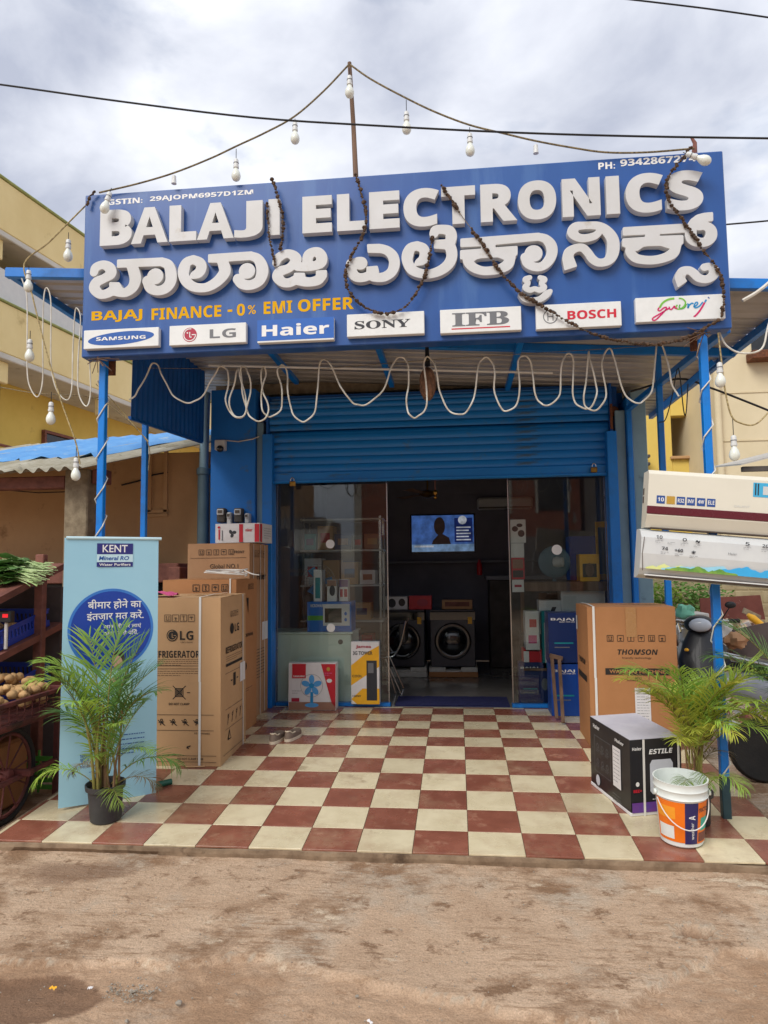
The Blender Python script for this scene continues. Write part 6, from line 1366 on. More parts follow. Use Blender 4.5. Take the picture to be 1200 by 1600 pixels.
# ceiling fan, wall ac, shelf strips
cf = thing('ceiling_fan', 'brown ceiling fan hanging inside the shop doorway', 'fan', (-.13, 5.0, 2.95)); q = aY(668, 772, 5.0)
MB().tube([(q.x, 5.0, 2.95), (q.x, 5.0, q.z+.03)], .012, 8).build('down_rod', 'brass', cf); MB().lathe([(.03,.05),(.10,.03),(.11,0),(.08,-.03),(.02,-.05)], (q.x,5.0,q.z), 20).build('motor', 'brass', cf)
for k in range(3):
    an = R_(10+120*k); d_ = Vector((math.cos(an), math.sin(an), 0)); s_ = Vector((-d_.y, d_.x, .12)); c_ = Vector((q.x,5.0,q.z)); MB().add([c_+d_*.1-s_*.03, c_+d_*.62-s_*.07, c_+d_*.62+s_*.07, c_+d_*.1+s_*.03], [(0,1,2,3)]).build('blade', 'wood_old', cf)
hg = thing('brass_bell', 'small gold hanging ornament in the shop doorway', 'ornament', aY(680, 765, 3.62)); q = aY(680, 770, 3.62); MB().tube([(q.x,q.y,2.42),(q.x,q.y,q.z+.02)], .006, 6).build('cord', 'wood_brown', hg); MB().ball((q.x,q.y,q.z), (.026,.026,.035), 12, 8).build('bell', 'brass', hg); MB().ball((q.x,q.y,q.z-.05), (.018,.018,.02), 10, 6).build('drop', 'brass', hg)
t = thing('wall_air_conditioner', 'white split air conditioner on the shop rear wall', 'air conditioner', aY(770, 788, 7.0)); q = aY(768, 788, 6.9); MB().box(q.x-.22, q.x+.62, 6.82, 7.04, q.z-.08, q.z+.1, 0, .03).build('case', 'ac_grey', t); MB().box(q.x-.20, q.x+.6, 6.815, 6.83, q.z-.07, q.z-.045).build('louvre', 'ac_dark', t)
for px0, px1, py in ((600,650,865),(755,778,865),(665,705,900),(750,792,905)):
    pass
SB('wall_shelf', 'inner_ceiling', -1.7, 1.9, 6.80, 7.04, 1.50, 1.53)
q = aY(750, 895, 6.5); tag(MB().lathe([(.035,0),(.04,.02),(.04,.16),(.02,.2),(.02,.23)], (q.x, 6.7, 1.31), 16).build('red_bottle', 'box_red', None, (q.x,6.7,1.31)), 'red bottle on the counter at the back of the shop', 'bottle')
t = thing('rear_counter', 'low dark counter along the rear of the shop', 'counter', (1.1, 6.2, 0)); MB().box(.72, 1.9, 6.3, 6.8, 0, 1.24, 0, .01).build('cabinet', 'opp_dark', t); MB().box(.68, 1.92, 6.25, 6.82, 1.245, 1.30, 0, .006).build('top', 'inner_ceiling', t)
# counter with goods behind the left pane
ct = thing('display_counter', 'pale green counter behind the left pane', 'counter', (-1.2, 3.75, 0)); a = aY(435, 988, 3.50); b_ = aY(549, 985, 3.50)
MB().box(-1.76, b_.x, 3.50, 4.05, 0, a.z-.02, 0, .006).build('front_panel', 'counter', ct); MB().box(-1.77, b_.x+.02, 3.48, 4.07, a.z-.018, a.z, 0, .004).build('top', 'counter', ct); q = aY(532, 1003, 3.498); MB().lathe([(.026,0),(.026,.003)], q, 20, ax=(0,-1,0)).build('cable_hole', 'black_plastic', ct)
zc_ = a.z+.001
q0, q1 = aY(480, 985, 3.54), aY(549, 940, 3.54)
pbox('microwave_box', 'bright blue microwave oven box on the counter behind the left pane', q0.x, 3.54, zc_, q1.x-q0.x, .3, q1.z-zc_, 'box_blue', [(rect(-.49,-.1,-.12,.04),'print_green'),(rect(-.14,.46,-.3,.42),'box_white'),(rect(-.10,.28,-.2,.28),'print_black'),(e_(.37,.1,.03,.06),'box_blue'),(e_(.37,-.1,.03,.06),'box_blue')], txt=[('MICROWAVE OVEN',-.2,.37,.45,.1,'print_white')])
zz = q1.z+.001
def onbox(name, label, px0, px1, py, mt, prints, d=.2, txt=None): a, b_ = aY(px0, 930, 3.58), aY(px1, 930, 3.58); return pbox(name, label, a.x, 3.58, zz, b_.x-a.x, d, aY(px0, py, 3.58).z-zz, mt, prints, txt=txt)
onbox('tube_light_box', 'tall narrow white box with a green picture on the microwave box', 490, 503, 890, 'box_white', [(rect(-.3,.3,-.4,.25),'box_teal')]); onbox('camera_box', 'small white box with round camera lens picture on the microwave box', 511, 526, 906, 'box_white', [(rect(-.48,.48,.2,.48),'box_wood'),(e_(.05,0,.3,.25),'print_dark')], .12); onbox('cookware_box', 'white and purple box of small goods on the microwave box', 530, 544, 905, 'box_white', [(rect(-.48,.48,.15,.48),'box_purple'),(rect(-.4,-.1,-.3,.05),'print_maroon'),(rect(.05,.4,-.3,.05),'print_maroon')], .12)
tf = thing('table_fan', 'round wire-guard table fan behind the boxes on the counter', 'fan', aY(497, 935, 3.9)); q = aY(497, 908, 3.9)
g_ = MB()
for r in (.05,.1,.135,.165,.19): g_.tube([q+Vector((r*math.cos(a_), 0, r*math.sin(a_))) for a_ in np.linspace(0,2*math.pi,33)], .0022, 5, 0, False)
for k in range(24): a_ = 2*math.pi*k/24; g_.tube([q, q+Vector((.19*math.cos(a_),-.02,.19*math.sin(a_)))], .0014, 4)
g_.build('guard', 'steel', tf); MB().lathe([(.035,-.02),(.04,.0),(.03,.08)], q, 16, ax=(0,1,0)).build('motor', 'box_white', tf)
for k in range(3): a_ = 2.09*k; d_ = Vector((math.cos(a_),0,math.sin(a_))); s_ = Vector((-d_.z,.25,d_.x)); MB().add([q+d_*.03-s_*.02, q+d_*.16-s_*.05, q+d_*.16+s_*.05, q+d_*.03+s_*.02], [(0,1,2,3)]).build('blade', 'fan_blue', tf)
MB().tube([q+Vector((0,.06,-.02)), Vector((q.x,q.y+.06,zc_))], .014, 8).build('stand', 'box_white', tf); MB().lathe([(.10,0),(.09,.02),(.03,.03)], (q.x,q.y+.06,zc_), 20).build('base', 'box_white', tf)
a, b_ = aY(549, 1094, 3.34), aY(592, 1003, 3.34); pbox('tower_fan_box', 'yellow and white tower fan box standing on the sill against the left pane', a.x, 3.34, .037, b_.x-a.x, .105, b_.z-.037, 'box_white', [([(-.5,-.12),(.5,.25),(.5,-.05),(-.5,-.38)],'box_white'),([(-.5,.12),(.1,.34),(.5,.44),(.5,.1),(-.5,-.2)],'box_yellow'),([(-.5,-.42),(-.3,-.5),(.5,-.5),(.5,-.25),(-.1,-.25)],'box_yellow'),(rect(.05,.42,-.44,.2),'print_dark'),(rect(.10,.3,-.0,.16),'print_grey')], txt=[('Jamea',-.05,.42,.55,.06,'print_maroon'),('3G TOWER',-.08,.32,.7,.06,'print_dark'),('COOL',-.28,-.05,.35,.04,'print_dark'),('120W',-.3,-.37,.3,.03,'print_dark')])
# shelves in the far left corner, seen dimly
t = thing('goods_shelf', 'metal shelf of goods in the dim left corner of the shop', 'shelf', (-1.1, 5.0, 0))
for x in (-1.72, -.72): MB().box(x, x+.03, 5.0, 5.03, 0, 2.1).build('upright', 'steel', t); MB().box(x, x+.03, 5.4, 5.43, 0, 2.1).build('upright', 'steel', t)
for z in (.3,.75,1.2,1.65,2.05): MB().box(-1.74, -.67, 4.98, 5.45, z, z+.02).build('shelf_board', 'ac_grey', t)
rg = random.Random(31); cl = ['box_white','box_red','box_navy','cardboard','box_wood','print_grey','box_teal','box_purple']
k = 0
for z in (.325,.775,1.225,1.675):
    x = -1.7
    while x < -.82:
        w_ = rg.uniform(.12,.26); h_ = rg.uniform(.14,.34); k += 1
        pbox('shelf_box', 'appliance box on the dim shelf in the left corner of the shop', x, 5.02, z, w_-.01, .3, h_, rg.choice(cl), [(rect(-.3,.3,-.2,.2), rg.choice(cl))], group='boxes on the dim shelf'); x += w_+.012
# goods behind the right pane
t = thing('pane_shelf', 'wooden plank shelf behind the right pane', 'shelf', (1.4, 3.8, 1.2)); a, b_ = aY(818, 915, 3.52), aY(945, 915, 3.52)
MB().box(a.x, 1.98, 3.50, 4.2, a.z-.06, a.z+.035, 0, .004).build('board', 'wood_old', t); MB().box(1.94,1.985,3.72,4.18,0,a.z-.061).build('leg','wood_old',t); MB().box(a.x+.02,a.x+.06,4.14,4.18,0,a.z-.061).build('leg','wood_old',t)
zs = a.z+.037
def rp(name, label, px0, px1, py0, z0, mt, prints, Y=3.56, d=.2, txt=None, cat='box'): a, b_ = aY(px0, py0, Y), aY(px1, py0, Y); return pbox(name, label, a.x, Y, z0, b_.x-a.x, d, max(.04, a.z-z0), mt, prints, cat, txt=txt)
rp('cooker_box', 'yellow and black pressure cooker box on the plank shelf', 905, 936, 866, zs, 'box_yellow', [(rect(-.35,.35,-.35,.15),'print_black'),(e_(0,-.08,.22,.25),'wood_old')]); 
tf = thing('pedestal_fan_head', 'grey-green fan head standing on the plank shelf', 'fan', aY(868, 910, 3.75)); q = aY(866, 878, 3.75)
MB().lathe([(.14,-.02),(.17,.0),(.16,.05),(.08,.10),(.03,.12)], q, 28, ax=(.3,1,0)).build('housing', 'pvc_teal', tf); MB().lathe([(.05,0),(.06,.03),(.05,.10),(.02,.11)], q, 18, ax=(.9,-.5,0)).build('motor', 'ac_grey', tf); MB().tube([q+Vector((0,.04,-.1)), Vector((q.x,q.y+.04,zs))], .02, 8).build('stand', 'pvc_teal', tf)
for z_, (px0, px1, py0, py1, mt, pr, lab) in enumerate(((797,822,812,848,'box_white',[(e_(-.2,.1,.2,.12),'print_dark'),(e_(.2,-.1,.22,.15),'print_dark'),(e_(.1,.25,.2,.08),'print_dark')],'white leaflet with black appliance pictures at the top of the right pane'),(798,820,849,905,'box_red',[(rect(-.5,.5,.1,.5),'box_white'),(rect(-.4,.4,-.2,.05),'box_wood'),(rect(-.4,.4,-.45,-.25),'hair_print')],'red and white leaflet in the middle of the right pane'),(800,819,906,925,'box_white',[(rect(-.3,.3,-.1,.1),'print_maroon')],'small pale leaflet lowest on the right pane'))):
    a, b_ = aY(px0, py0, 3.472), aY(px1, py1, 3.472); M = Matrix.Translation((a.x, 3.472, b_.z)); t = thingM('pane_leaflet', lab, 'leaflet', M); w_, h_ = b_.x-a.x, a.z-b_.z; MB(M).box(0,w_,0,.002,0,h_).build('sheet', mt, t); f = M @ frame((w_/2,-.0005,h_/2),(1,0,0),(0,0,1))
    for k, (poly, m_) in enumerate(pr): decal(t, [(x*w_, y*h_) for x, y in poly], f, m_, 'print', .0006+.0003*k)
rp('wall_crate', 'blue plastic crate stacked in the right corner of the shop', 890, 945, 838, zs, 'crate_blue', [], 4.3, .3, cat='crate'); rp('photo_frame', 'yellow framed board in the right corner of the shop', 930, 948, 815, zs, 'box_yellow', [(rect(-.3,.3,-.4,.4),'print_grey')], 4.25, .03, cat='frame')
rp('mixer_carton', 'tall white carton with a red patch behind the right pane', 820, 842, 955, .55, 'box_white', [(rect(-.2,.3,.1,.3),'box_red'),(rect(-.3,.3,-.3,-.1),'pink')], 3.52, .2); rp('red_carton', 'flat red carton under the tall white carton', 818, 846, 1015, .40, 'box_red', [(rect(-.5,-.2,-.4,.4),'box_white')], 3.52, .25); rp('white_carton', 'white printed carton with dark lid behind the right pane', 876, 945, 922, .75, 'box_white', [(rect(-.45,-.15,-.2,.35),'ac_grey'),(rect(.05,.42,-.4,.1),'print_dark')], 3.60, .25); rp('teal_carton', 'narrow teal carton beside the dark blue cartons', 846, 857, 955, .38, 'box_teal', [(rect(-.2,.3,-.4,.3),'box_white')], 3.50, .15)
rp('wire_box', 'white box with green cable prints behind the right pane', 842, 876, 938, .72, 'box_white', [([(-.3,-.3),(-.1,-.3),(.3,.3),(.1,.3)],'print_dark'),([(.1,-.3),(.3,-.3),(.0,.2),(-.2,.2)],'box_teal')], 3.60, .2)
t = thing('low_platform', 'low shelf carrying the cartons behind the right pane', 'shelf', (1.3, 3.6, 0)); MB().box(.95, 1.95, 3.88, 4.2, 0, .70).build('carcass', 'opp_dark', t); MB().box(.93, 1.97, 3.48, 4.22, .36, .385).build('board', 'wood_old', t)
def bajaj(label, px0, px1, py0, z0, Y, mt, d=.28):
    a, b_ = aY(px0, py0, Y), aY(px1, py0, Y); h_ = a.z-z0; return pbox('cooler_carton', label, a.x, Y, z0, b_.x-a.x, d, h_, mt, [(e_(.42,.0,.12,.14),'print_grey'),(rect(-.35,.15,-.12,-.09),'box_teal'),(rect(-.35,.05,-.2,-.18),'print_grey')], 'carton', txt=[('BAJAJ',-.12,.37,.62,.06,'print_white'),('BUILT FOR LIFE',.0,.32,.4,.022,'print_white')], group='dark blue cartons marked BAJAJ')
bajaj('dark blue BAJAJ carton standing behind the right pane', 810, 854, 1035, .002, 3.50, 'box_navy', .14)
bajaj('bright blue BAJAJ carton, lower of the two outside the pane', 860, 915, 1038, .002, 3.02, 'box_bajaj'); zt_ = aY(860, 1036, 3.02).z
bajaj('dark blue BAJAJ carton, upper of the two outside the pane', 856, 915, 958, zt_+.002, 3.02, 'box_navy')
# folding wooden trestle leaning on the cartons
t = thing('wooden_trestle', 'folded wooden trestle leaning against the blue cartons', 'trestle', aF(875, 1128)); a, b_, c_ = aY(862, 1024, 2.98), aF(870, 1126), aF(880, 1133)
bar(a, b_+Vector((0,0,.02)), .032, 'wood_old', 'leg', t, .02); bar(a+Vector((.07,.0,-.02)), c_+Vector((0,0,.02)), .032, 'wood_old', 'leg', t, .02); bar(a+Vector((-.02,0,.0)), a+Vector((.10,0,-.03)), .04, 'wood_old', 'top_block', t)
t = thing('white_wire_stand', 'small white wire stand beside the folded trestle', 'stand', aF(893, 1118))
q = aF(893, 1118); 
for dx in (-.05,.05): MB().tube([q+Vector((dx,0,.005)), q+Vector((dx,.02,.16)), q+Vector((dx*.6,.06,.22))], .006, 6).build('upright', 'strap_white', t)
for z_ in (.01,.08,.15): MB().tube([q+Vector((-.06,0,z_)), q+Vector((.06,0,z_))], .006, 6).build('crossbar', 'strap_white', t)
# steel chair half hidden by the pane
ch = thing('steel_chair', 'chrome tube chair just inside the doorway', 'chair', (-.45, 4.2, 0)); Yc = 4.15
back = [aY(634, 970, Yc), aY(626, 1005, Yc), aY(616, 1024, Yc), aY(605, 1027, Yc)]
MB().tube([Vector(p) for p in cr(back, 5)]+[back[-1]+Vector((-.35,0,0))], .011, 8).build('back_tube', 'steel', ch); MB().tube([p+Vector((0,.38,0)) for p in back]+[back[-1]+Vector((-.35,.38,0))], .011, 8).build('back_tube', 'steel', ch)
sz = back[-1].z; sx_ = back[-1].x
MB().box(sx_-.40, sx_, Yc-.01, Yc+.39, sz-.02, sz+.02, 0, .012).build('seat', 'black_plastic', ch)
MB().box(back[1].x-.02, back[0].x+.0, Yc+.012, Yc+.37, back[1].z, back[0].z-.03, 0, .01).build('backrest', 'black_plastic', ch)
for dx, dy in ((.12,0),(.06,.0),(.12,.38),(-.38,0),(-.38,.38)): MB().tube([(sx_+ (-.02 if dx > 0 else dx), Yc+dy, sz-.02), (sx_+dx*1.0+.03, Yc+dy, 0.005)], .010, 8).build('leg', 'steel', ch)
a, b_ = aF(610, 1103), aF(797, 1104); b = MB(); n, m = 40, 12; vs = []
for j in range(m+1):
    for i in range(n+1): vs.append((-.40+1.18*i/n, 3.45+.52*j/m, .004+.007*noise.noise(Vector((i*.5,j*.5,0)))+.007))
b.add(vs, [(j*(n+1)+i, j*(n+1)+i+1, (j+1)*(n+1)+i+1, (j+1)*(n+1)+i) for j in range(m) for i in range(n)], 0, True); b.box(-.40,.78,3.45,3.97,.0,.006); tag(b.build('door_mat', 'mat_navy', None, (.19,3.7,0)), 'navy blue doormat across the open doorway', 'doormat')

# ================================================================== on the pillar and posts
def meter(px, py, w_, h_, label, kind):
    q = aY(px, py, 3.2); t = thing('electricity_meter', label, 'meter', (q.x, 3.279, q.z-h_/2), 0, 'meters on the blue pillar'); MB().box(q.x-w_/2, q.x+w_/2, 3.19, 3.279, q.z-h_/2, q.z+h_/2, 0, .008).build('case', 'opp_dark' if kind else 'ac_grey', t)
    MB().box(q.x-w_*.42, q.x+w_*.42, 3.17, 3.189, q.z+.0, q.z+h_*.42, 0, .008).build('cover', 'ac_grey', t); MB().box(q.x-w_*.28, q.x+w_*.28, 3.165, 3.1695, q.z+h_*.12, q.z+h_*.34).build('dial_window', 'ac_dark', t)
meter(345, 805, .085, .15, 'electricity meter on the pillar, nearest the drain pipe', 1); meter(372, 805, .085, .15, 'electricity meter on the pillar, right of the small switch box', 1); meter(358, 810, .045, .13, 'small switch box between the two electricity meters', 0); meter(386, 810, .045, .11, 'small switch box right of both electricity meters', 0)
q = aY(343, 695, 3.2); t = thing('security_camera', 'small white security camera on the blue pillar', 'camera', q); MB().box(q.x-.055, q.x+.055, 3.2, 3.278, q.z-.055, q.z+.055, 0, .006).build('mount_box', 'ac_grey', t); MB().ball((q.x+.01, 3.19, q.z-.045), .038, 14, 10).build('dome', 'black_gloss', t)
P = [aY(352,688,3.27), aY(372,690,3.27), aY(395,686,3.27), aY(405,682,3.27)]; tag(MB().tube(P, .006, 6).build('camera_cable', 'cable_white', None, P[0]), 'short white cable leading from the security camera', 'cable')
q0, q1 = aY(318, 740, 3.45), aY(316, 855, 3.45); t = thing('drain_pipe', 'grey-green drain pipe against the blue pillar', 'pipe', (q0.x, 3.45, 0)); MB().tube([(q0.x,3.45,0),(q0.x,3.45,q0.z)], .062, 16).build('pipe', 'pvc_teal', t); MB().lathe([(.062,0),(.074,.01),(.076,.07),(.066,.08)], (q0.x,3.45,q0.z-.02), 18).build('collar', 'pvc_teal', t); MB().tube([(q0.x,3.45,q0.z+.05),(q0.x+.02,3.45,q0.z+.9)], .05, 14).build('upper_pipe', 'wall_teal', t)

# ================================================================== two air conditioners strapped in front of the right post
def ac(label, p_tl, tilt, L_, H_, D_, mt, kind):
    M = Matrix.Translation(p_tl) @ Matrix.Rotation(tilt, 4, 'Y'); t = thingM('air_conditioner', label, 'air conditioner', M, 'air conditioners strapped to the right post')
    if kind == 0: prof = [(0,0),(-.02,.004),(-.035,-.02),(-.035,-H_*.62),(-.035,-H_*.78),(-.0,-H_*.99),(.06,-H_),(D_,-H_),(D_,0)]
    else: prof = [(.02,0),(-.01,-.012),(-.045,-.05),(-.055,-H_*.5),(-.045,-H_*.80),(-.02,-H_*.93),(.04,-H_),(D_,-H_),(D_,0)]
    n = len(prof); K = 2; vs = [(x, y, z) for x in (0, L_) for y, z in prof]
    MB(M).add(vs, [(i, n+i, n+(i+1)%n, (i+1)%n) for i in range(n)]+[tuple(range(n))[::-1] if False else tuple(range(n)), tuple(range(n,2*n))[::-1]], 0, False).build('case', mt, t)
    f = M @ frame((0,-.0355 if kind == 0 else -.0555,0), (1,0,0), (0,0,1))
    if kind == 0:
        MB(M).box(-.002, L_+.001, -.040, -.030, -H_*.76, -H_*.62, 0, .003).build('maroon_band', 'ac_maroon', t)
        for k in range(6):
            x = .075+k*.058; decal(t, rect(x-.024,x+.024,-H_*.57,-H_*.57+.048), f, 'badge_gold' if k == 1 else 'badge_blue', 'feature_badge', .001); 
            if k != 1: text(t, ('10','','R32','INV','4W','ELE')[k], f @ Matrix.Translation((x,-H_*.57+.025,0)), .036, .024, 'print_white', dz=.002)
        decal(t, rect(.60,.82,-.12,-.035), f, 'label_cyan', 'energy_label', .001); decal(t, rect(.655,.70,-.105,-.055), f, 'ac_grey', 'label_panel', .002); decal(t, rect(.61,.617,-.11,-.04), f, 'print_dark', 'label_bar', .002); decal(t, rect(.625,.632,-.11,-.04), f, 'print_dark', 'label_bar', .002); text(t, 'GALANT', f @ Matrix.Translation((.54,-H_*.53,0)), .09, .014, 'ac_grey', 's', dz=.001)
        MB(M).box(.03, L_-.02, -.012, .05, -H_*1.005, -H_*.985).build('air_outlet', 'ac_dark', t)
        for z_ in (-.10,-.15): MB(M).box(-.003, -.0005, .05, .07, z_-.04, z_).build('side_slot', 'ac_dark', t)
    else:
        xs = np.linspace(.03, L_-.01, 40)                                        # printed landscape on the lower front
        fl_ = M @ frame((0,-.0505,-H_*.62), (1,0,0), (0,.08,1))
        def strip(y0, y1, mt, x0, x1, nm, dz):
            n = 40; up = [(x0+(x1-x0)*i/n, y0+(y1-y0)*(math.sin(math.pi*(i/n*.92+.04))**.6)*(.72+.5*noise.fractal(Vector((i*.17+x0*9,y1*50,1)),1,2,4))) for i in range(n+1)]; decal(t, [(x0,y0)]+[(x1,y0)]+up[::-1], fl_, mt, nm, dz)
        strip(-.055,-.015,'ac_lemon',.03,.34,'printed_meadow',.008); strip(-.055,-.005,'ac_pale_sky',.12,.62,'printed_sky',.009); strip(-.055,.012,'ac_sky',.42,.93,'printed_sky',.010); strip(-.055,-.022,'ac_grass',.14,.55,'printed_grass',.012)
        for k, (x, z_, s) in enumerate(((.10,-.045,'10'),(.17,-.05,''),(.245,-.05,'O'),(.32,-.055,'~'),(.135,-.11,'74'),(.215,-.115,'+60'),(.30,-.12,'*'),(.60,-.045,'5'),(.70,-.05,'20'))):
            if s: text(t, s, f @ Matrix.Translation((x,z_,0)), .012*len(s)+.012, .02, 'print_dark', dz=.003)
            lines(t, fine(x,z_-.022,.045,2,.009,k), f, .0018, 'print_grey', 'small_print', .003)
        text(t, 'Haier', f @ Matrix.Translation((.52,-.11,0)), .05, .012, 'print_grey', 's', dz=.003)
        MB(M).box(.05, L_-.02, -.035, .03, -H_*.985, -H_*.905, 0, .004).build('louvre', 'ac_dark', t); MB(M).box(.03, L_-.01, -.042, -.036, -H_*.94, -H_*.915).build('louvre_lip', 'plate_white', t)
        lines(t, [(.015,-.05,.008,-H_*.5),(.008,-H_*.5,.015,-H_*.85)], f, .004, 'ac_dark', 'panel_gap', .001)
    MB(M).box(.072,.09,-.0415 if kind == 0 else -.058,-.0405 if kind == 0 else -.057,-H_*.72,-H_*.02).build('blue_strap','label_cyan',t) if False else None
    MB(M).box(.37, .47, D_+.001, D_+.02, -H_*.7, -H_*.25, 0, .003).build('wall_bracket', 'steel', t)
    return t
pA = aY(1012, 736, .46); pB = aY(1000, 826, .46)
ac('cream air conditioner with a maroon band, upper of the two at the right post', pA, R_(5.2), .92, .345, .085, 'ac_cream', 0)
ac('white air conditioner with a printed landscape, lower of the two at the right post', pB, R_(5.6), .95, .295, .080, 'ac_grey', 1)

# ================================================================== cables, bulbs, garlands
def path(zf, pts, Y, k=5): return [Vector(aY(*zf(x, y), Y)) for x, y in [tuple(p) for p in cr(pts, k)]]
idz = lambda x, y: (x, y)
z5 = lambda x, y: (180+x/2.727, 520+y/2.727)
z6 = lambda x, y: (560+x/2.4, 520+y/2.4)
z3 = lambda x, y: (x/3.076, 240+y/3.076)
W5 = [(60,285),(105,240),(145,150),(175,132),(205,190),(245,265),(305,298),(355,283),(405,215),(435,155),(465,147),(484,185),(472,280),(490,340),(530,362),(562,320),(540,220),(525,150),(515,190),(488,280),(500,345),(540,358),(570,290),(575,200),(555,147),(535,160),(542,240),(560,330),(600,375),(645,360),(650,300),(625,240),(625,160),(635,142),(640,180),(622,270),(630,335),(665,358),(705,325),(712,250),(692,170),(705,137),(730,160),(737,260),(755,340),(795,377),(840,355),(860,280),(868,150),(890,113),(920,140),(960,230),(1010,295)]
W6 = [(0,270),(45,262),(100,200),(130,115),(160,92),(185,115),(188,190),(180,260),(190,305),(215,317),(245,295),(258,250),(250,160),(245,110),(265,92),(290,130),(305,220),(335,285),(375,307),(415,285),(440,210),(450,120),(480,93),(508,125),(510,210),(530,275),(560,293),(595,265),(605,190),(598,110),(620,85),(650,120),(660,220),(685,265),(715,270),(755,230),(762,120),(785,78),(808,110),(803,220),(825,275),(870,280),(895,220),(880,150),(863,70),(858,150),(845,240),(860,285),(900,285),(930,225),(912,120),(935,62),(960,90),(985,200),(1030,260),(1070,255),(1105,200),(1115,60),(1125,42),(1150,70),(1170,170),(1200,240)]
pts = [z5(*p) for p in W5] + [z6(*p) for p in W6]
P = [Vector((q.x+.004*noise.noise(Vector((i*.31,0,0))), .80+.012*math.sin(i*.9), q.z+.004*noise.noise(Vector((0,i*.37,0))))) for i, q in enumerate(path(idz, pts, .80, 5))]
tag(MB().tube(P, .0058, 7).build('looped_cable', 'cable_white', None, P[0]), 'white cable hung in many loops below the signboard', 'cable')
P = [aY(230,575,.82), aY(480,578,.82), aY(700,560,.82), aY(1030,540,.82)]; tag(MB().tube(P, .002, 4).build('carrier_wire', 'wire_twist', None, P[0]), 'thin carrier wire strung between the blue posts', 'wire')
W3 = [(105,600),(130,700),(130,1000),(140,1110),(180,1170),(205,1090),(205,900),(210,700),(225,645),(245,720),(245,1000),(270,1130),(320,1185),(345,1130),(350,950),(360,770),(372,745),(388,800),(375,1000),(378,1150),(415,1215),(435,1150),(430,980)]
P = path(z3, W3, .62); tag(MB().tube(P, .0045, 7).build('looped_cable', 'cable_white', None, P[0]), 'white cable hanging in long loops left of the signboard', 'cable')
for pts, Y, r, mt, lab in (([(0,605),(60,615),(140,620),(180,640),(230,690),(232,735)],.66,.0035,'wire_twist','thin wire tied from the left edge to the inner left post'), ([(150,600),(175,625),(205,660),(232,690)],.75,.004,'wire_yellow','slack wire between the two left posts'), ([(110,600),(1110,600)],.9,.001,'wire_twist','')):
    if lab: P = path(idz, pts, Y); tag(MB().tube(P, r, 5).build('loose_wire', mt, None, P[0]), lab, 'wire')
def bulb(t, tip, drop, lean=(0,0,-1), wire=True):
    """bulb hanging at tip (top of the socket)"""
    tip = Vector(tip); d = Vector(lean).normalized(); 
    s_ = MB().lathe([(.006,0),(.013,.004),(.016,.012),(.0165,.05),(.019,.052),(.019,.066),(.014,.070)], tip, 14, ax=d).build('socket', 'socket', t)
    MB().lathe([(.0185,0),(.0185,.004)], tip+d*.030, 14, ax=d).build('socket_ring', 'print_grey', s_)
    MB().lathe([(.013,0),(.0165,.012),(.026,.030),(.031,.050),(.030,.066),(.022,.082),(.010,.090),(.001,.092)], tip+d*.068, 18, ax=d).build('bulb', 'bulb', t)
    if drop: MB().tube([tip-d*drop, tip+d*.004], .0025, 5).build('drop_wire', 'cable_black', t)
SY = .50
t = thing('string_lights', 'bulb string running from the signboard corners to the tall pole', 'string lights', (-.36, SY, 4.03))
Lp = [(155,301),(215,287),(272,270),(330,247),(370,228),(415,207),(460,182),(505,143),(545,101)]; Rp = [(547,101),(580,124),(632,152),(680,175),(733,195),(785,208),(836,220),(890,230),(946,238),(1010,238),(1085,232)]
MB().tube(path(idz, Lp, SY), .006, 6).build('wire', 'wire_twist', t); MB().tube(path(idz, Rp, SY), .006, 6).build('wire', 'wire_twist', t)
for px, py, dr in ((369,248,.07),(461,190,.02),(546,118,.05),(635,174,.08),(734,208,.04)): bulb(t, aY(px, py, SY), dr)
for px, py, dr in ((272,274,.02),(837,226,.02)): MB().lathe([(.006,0),(.014,.006),(.016,.05),(.018,.06)], aY(px, py, SY), 12, ax=(0,0,-1)).build('empty_socket', 'socket', t)
t = thing('hanging_bulb', 'lamp bulb lying against the letter B on the signboard', 'bulb', aY(168, 305, .44)); bulb(t, aY(172, 300, .43), .03, (-.25,-.1,-1))
t = thing('hanging_bulb', 'lamp bulb caught at the upper right corner of the signboard', 'bulb', aY(1085, 245, .42)); bulb(t, aY(1072, 240, .42), .02, (.9,-.1,-.5))
t = thing('string_lights', 'bulb string drooping down the left side of the signboard', 'string lights', (-2.6, .56, 3.6))
MB().tube(path(idz, [(137,318),(110,345),(75,380),(38,412),(50,460),(70,540),(95,625),(118,690),(125,725)], .56), .005, 6).build('wire', 'wire_yellow', t)
for px, py, dr in ((107,374,.05),(45,422,.03),(47,530,.06),(80,628,.07),(119,715,.08)): bulb(t, aY(px, py, .56), dr)
t = thing('string_lights', 'bulb string hanging beside the right front post', 'string lights', (2.1, .5, 2.9))
MB().tube(path(idz, [(1122,520),(1128,570),(1133,610),(1143,650),(1160,662),(1180,663),(1200,645),(1220,620)], .52), .005, 6).build('wire', 'wire_yellow', t)
for px, py, dr in ((1124,566,.05),(1146,680,.12)): bulb(t, aY(px, py, .52), dr)
for pts, Y, r, mt, lab in (([(1122,515),(1135,540),(1160,552),(1190,545),(1200,510),(1215,460)],.6,.006,'cable_white','grey cable loop beside the right end of the signboard'),([(1030,660),(1040,655),(1050,620),(1060,575),(1068,640),(1072,645),(1075,600)],1.2,.004,'cable_black','thin cable loop under the right canopy edge'),([(985,612),(1060,592),(1110,606),(1160,625),(1210,645)],2.2,.009,'cable_black','black cable running out to the right from the shop'),([(1160,470),(1185,455),(1215,430)],.62,.012,'cable_white','thick pale cable on the right canopy beam')):
    P = path(idz, pts, Y); tag(MB().tube(P, r, 6).build('loose_cable', mt, None, P[0]), lab, 'cable')
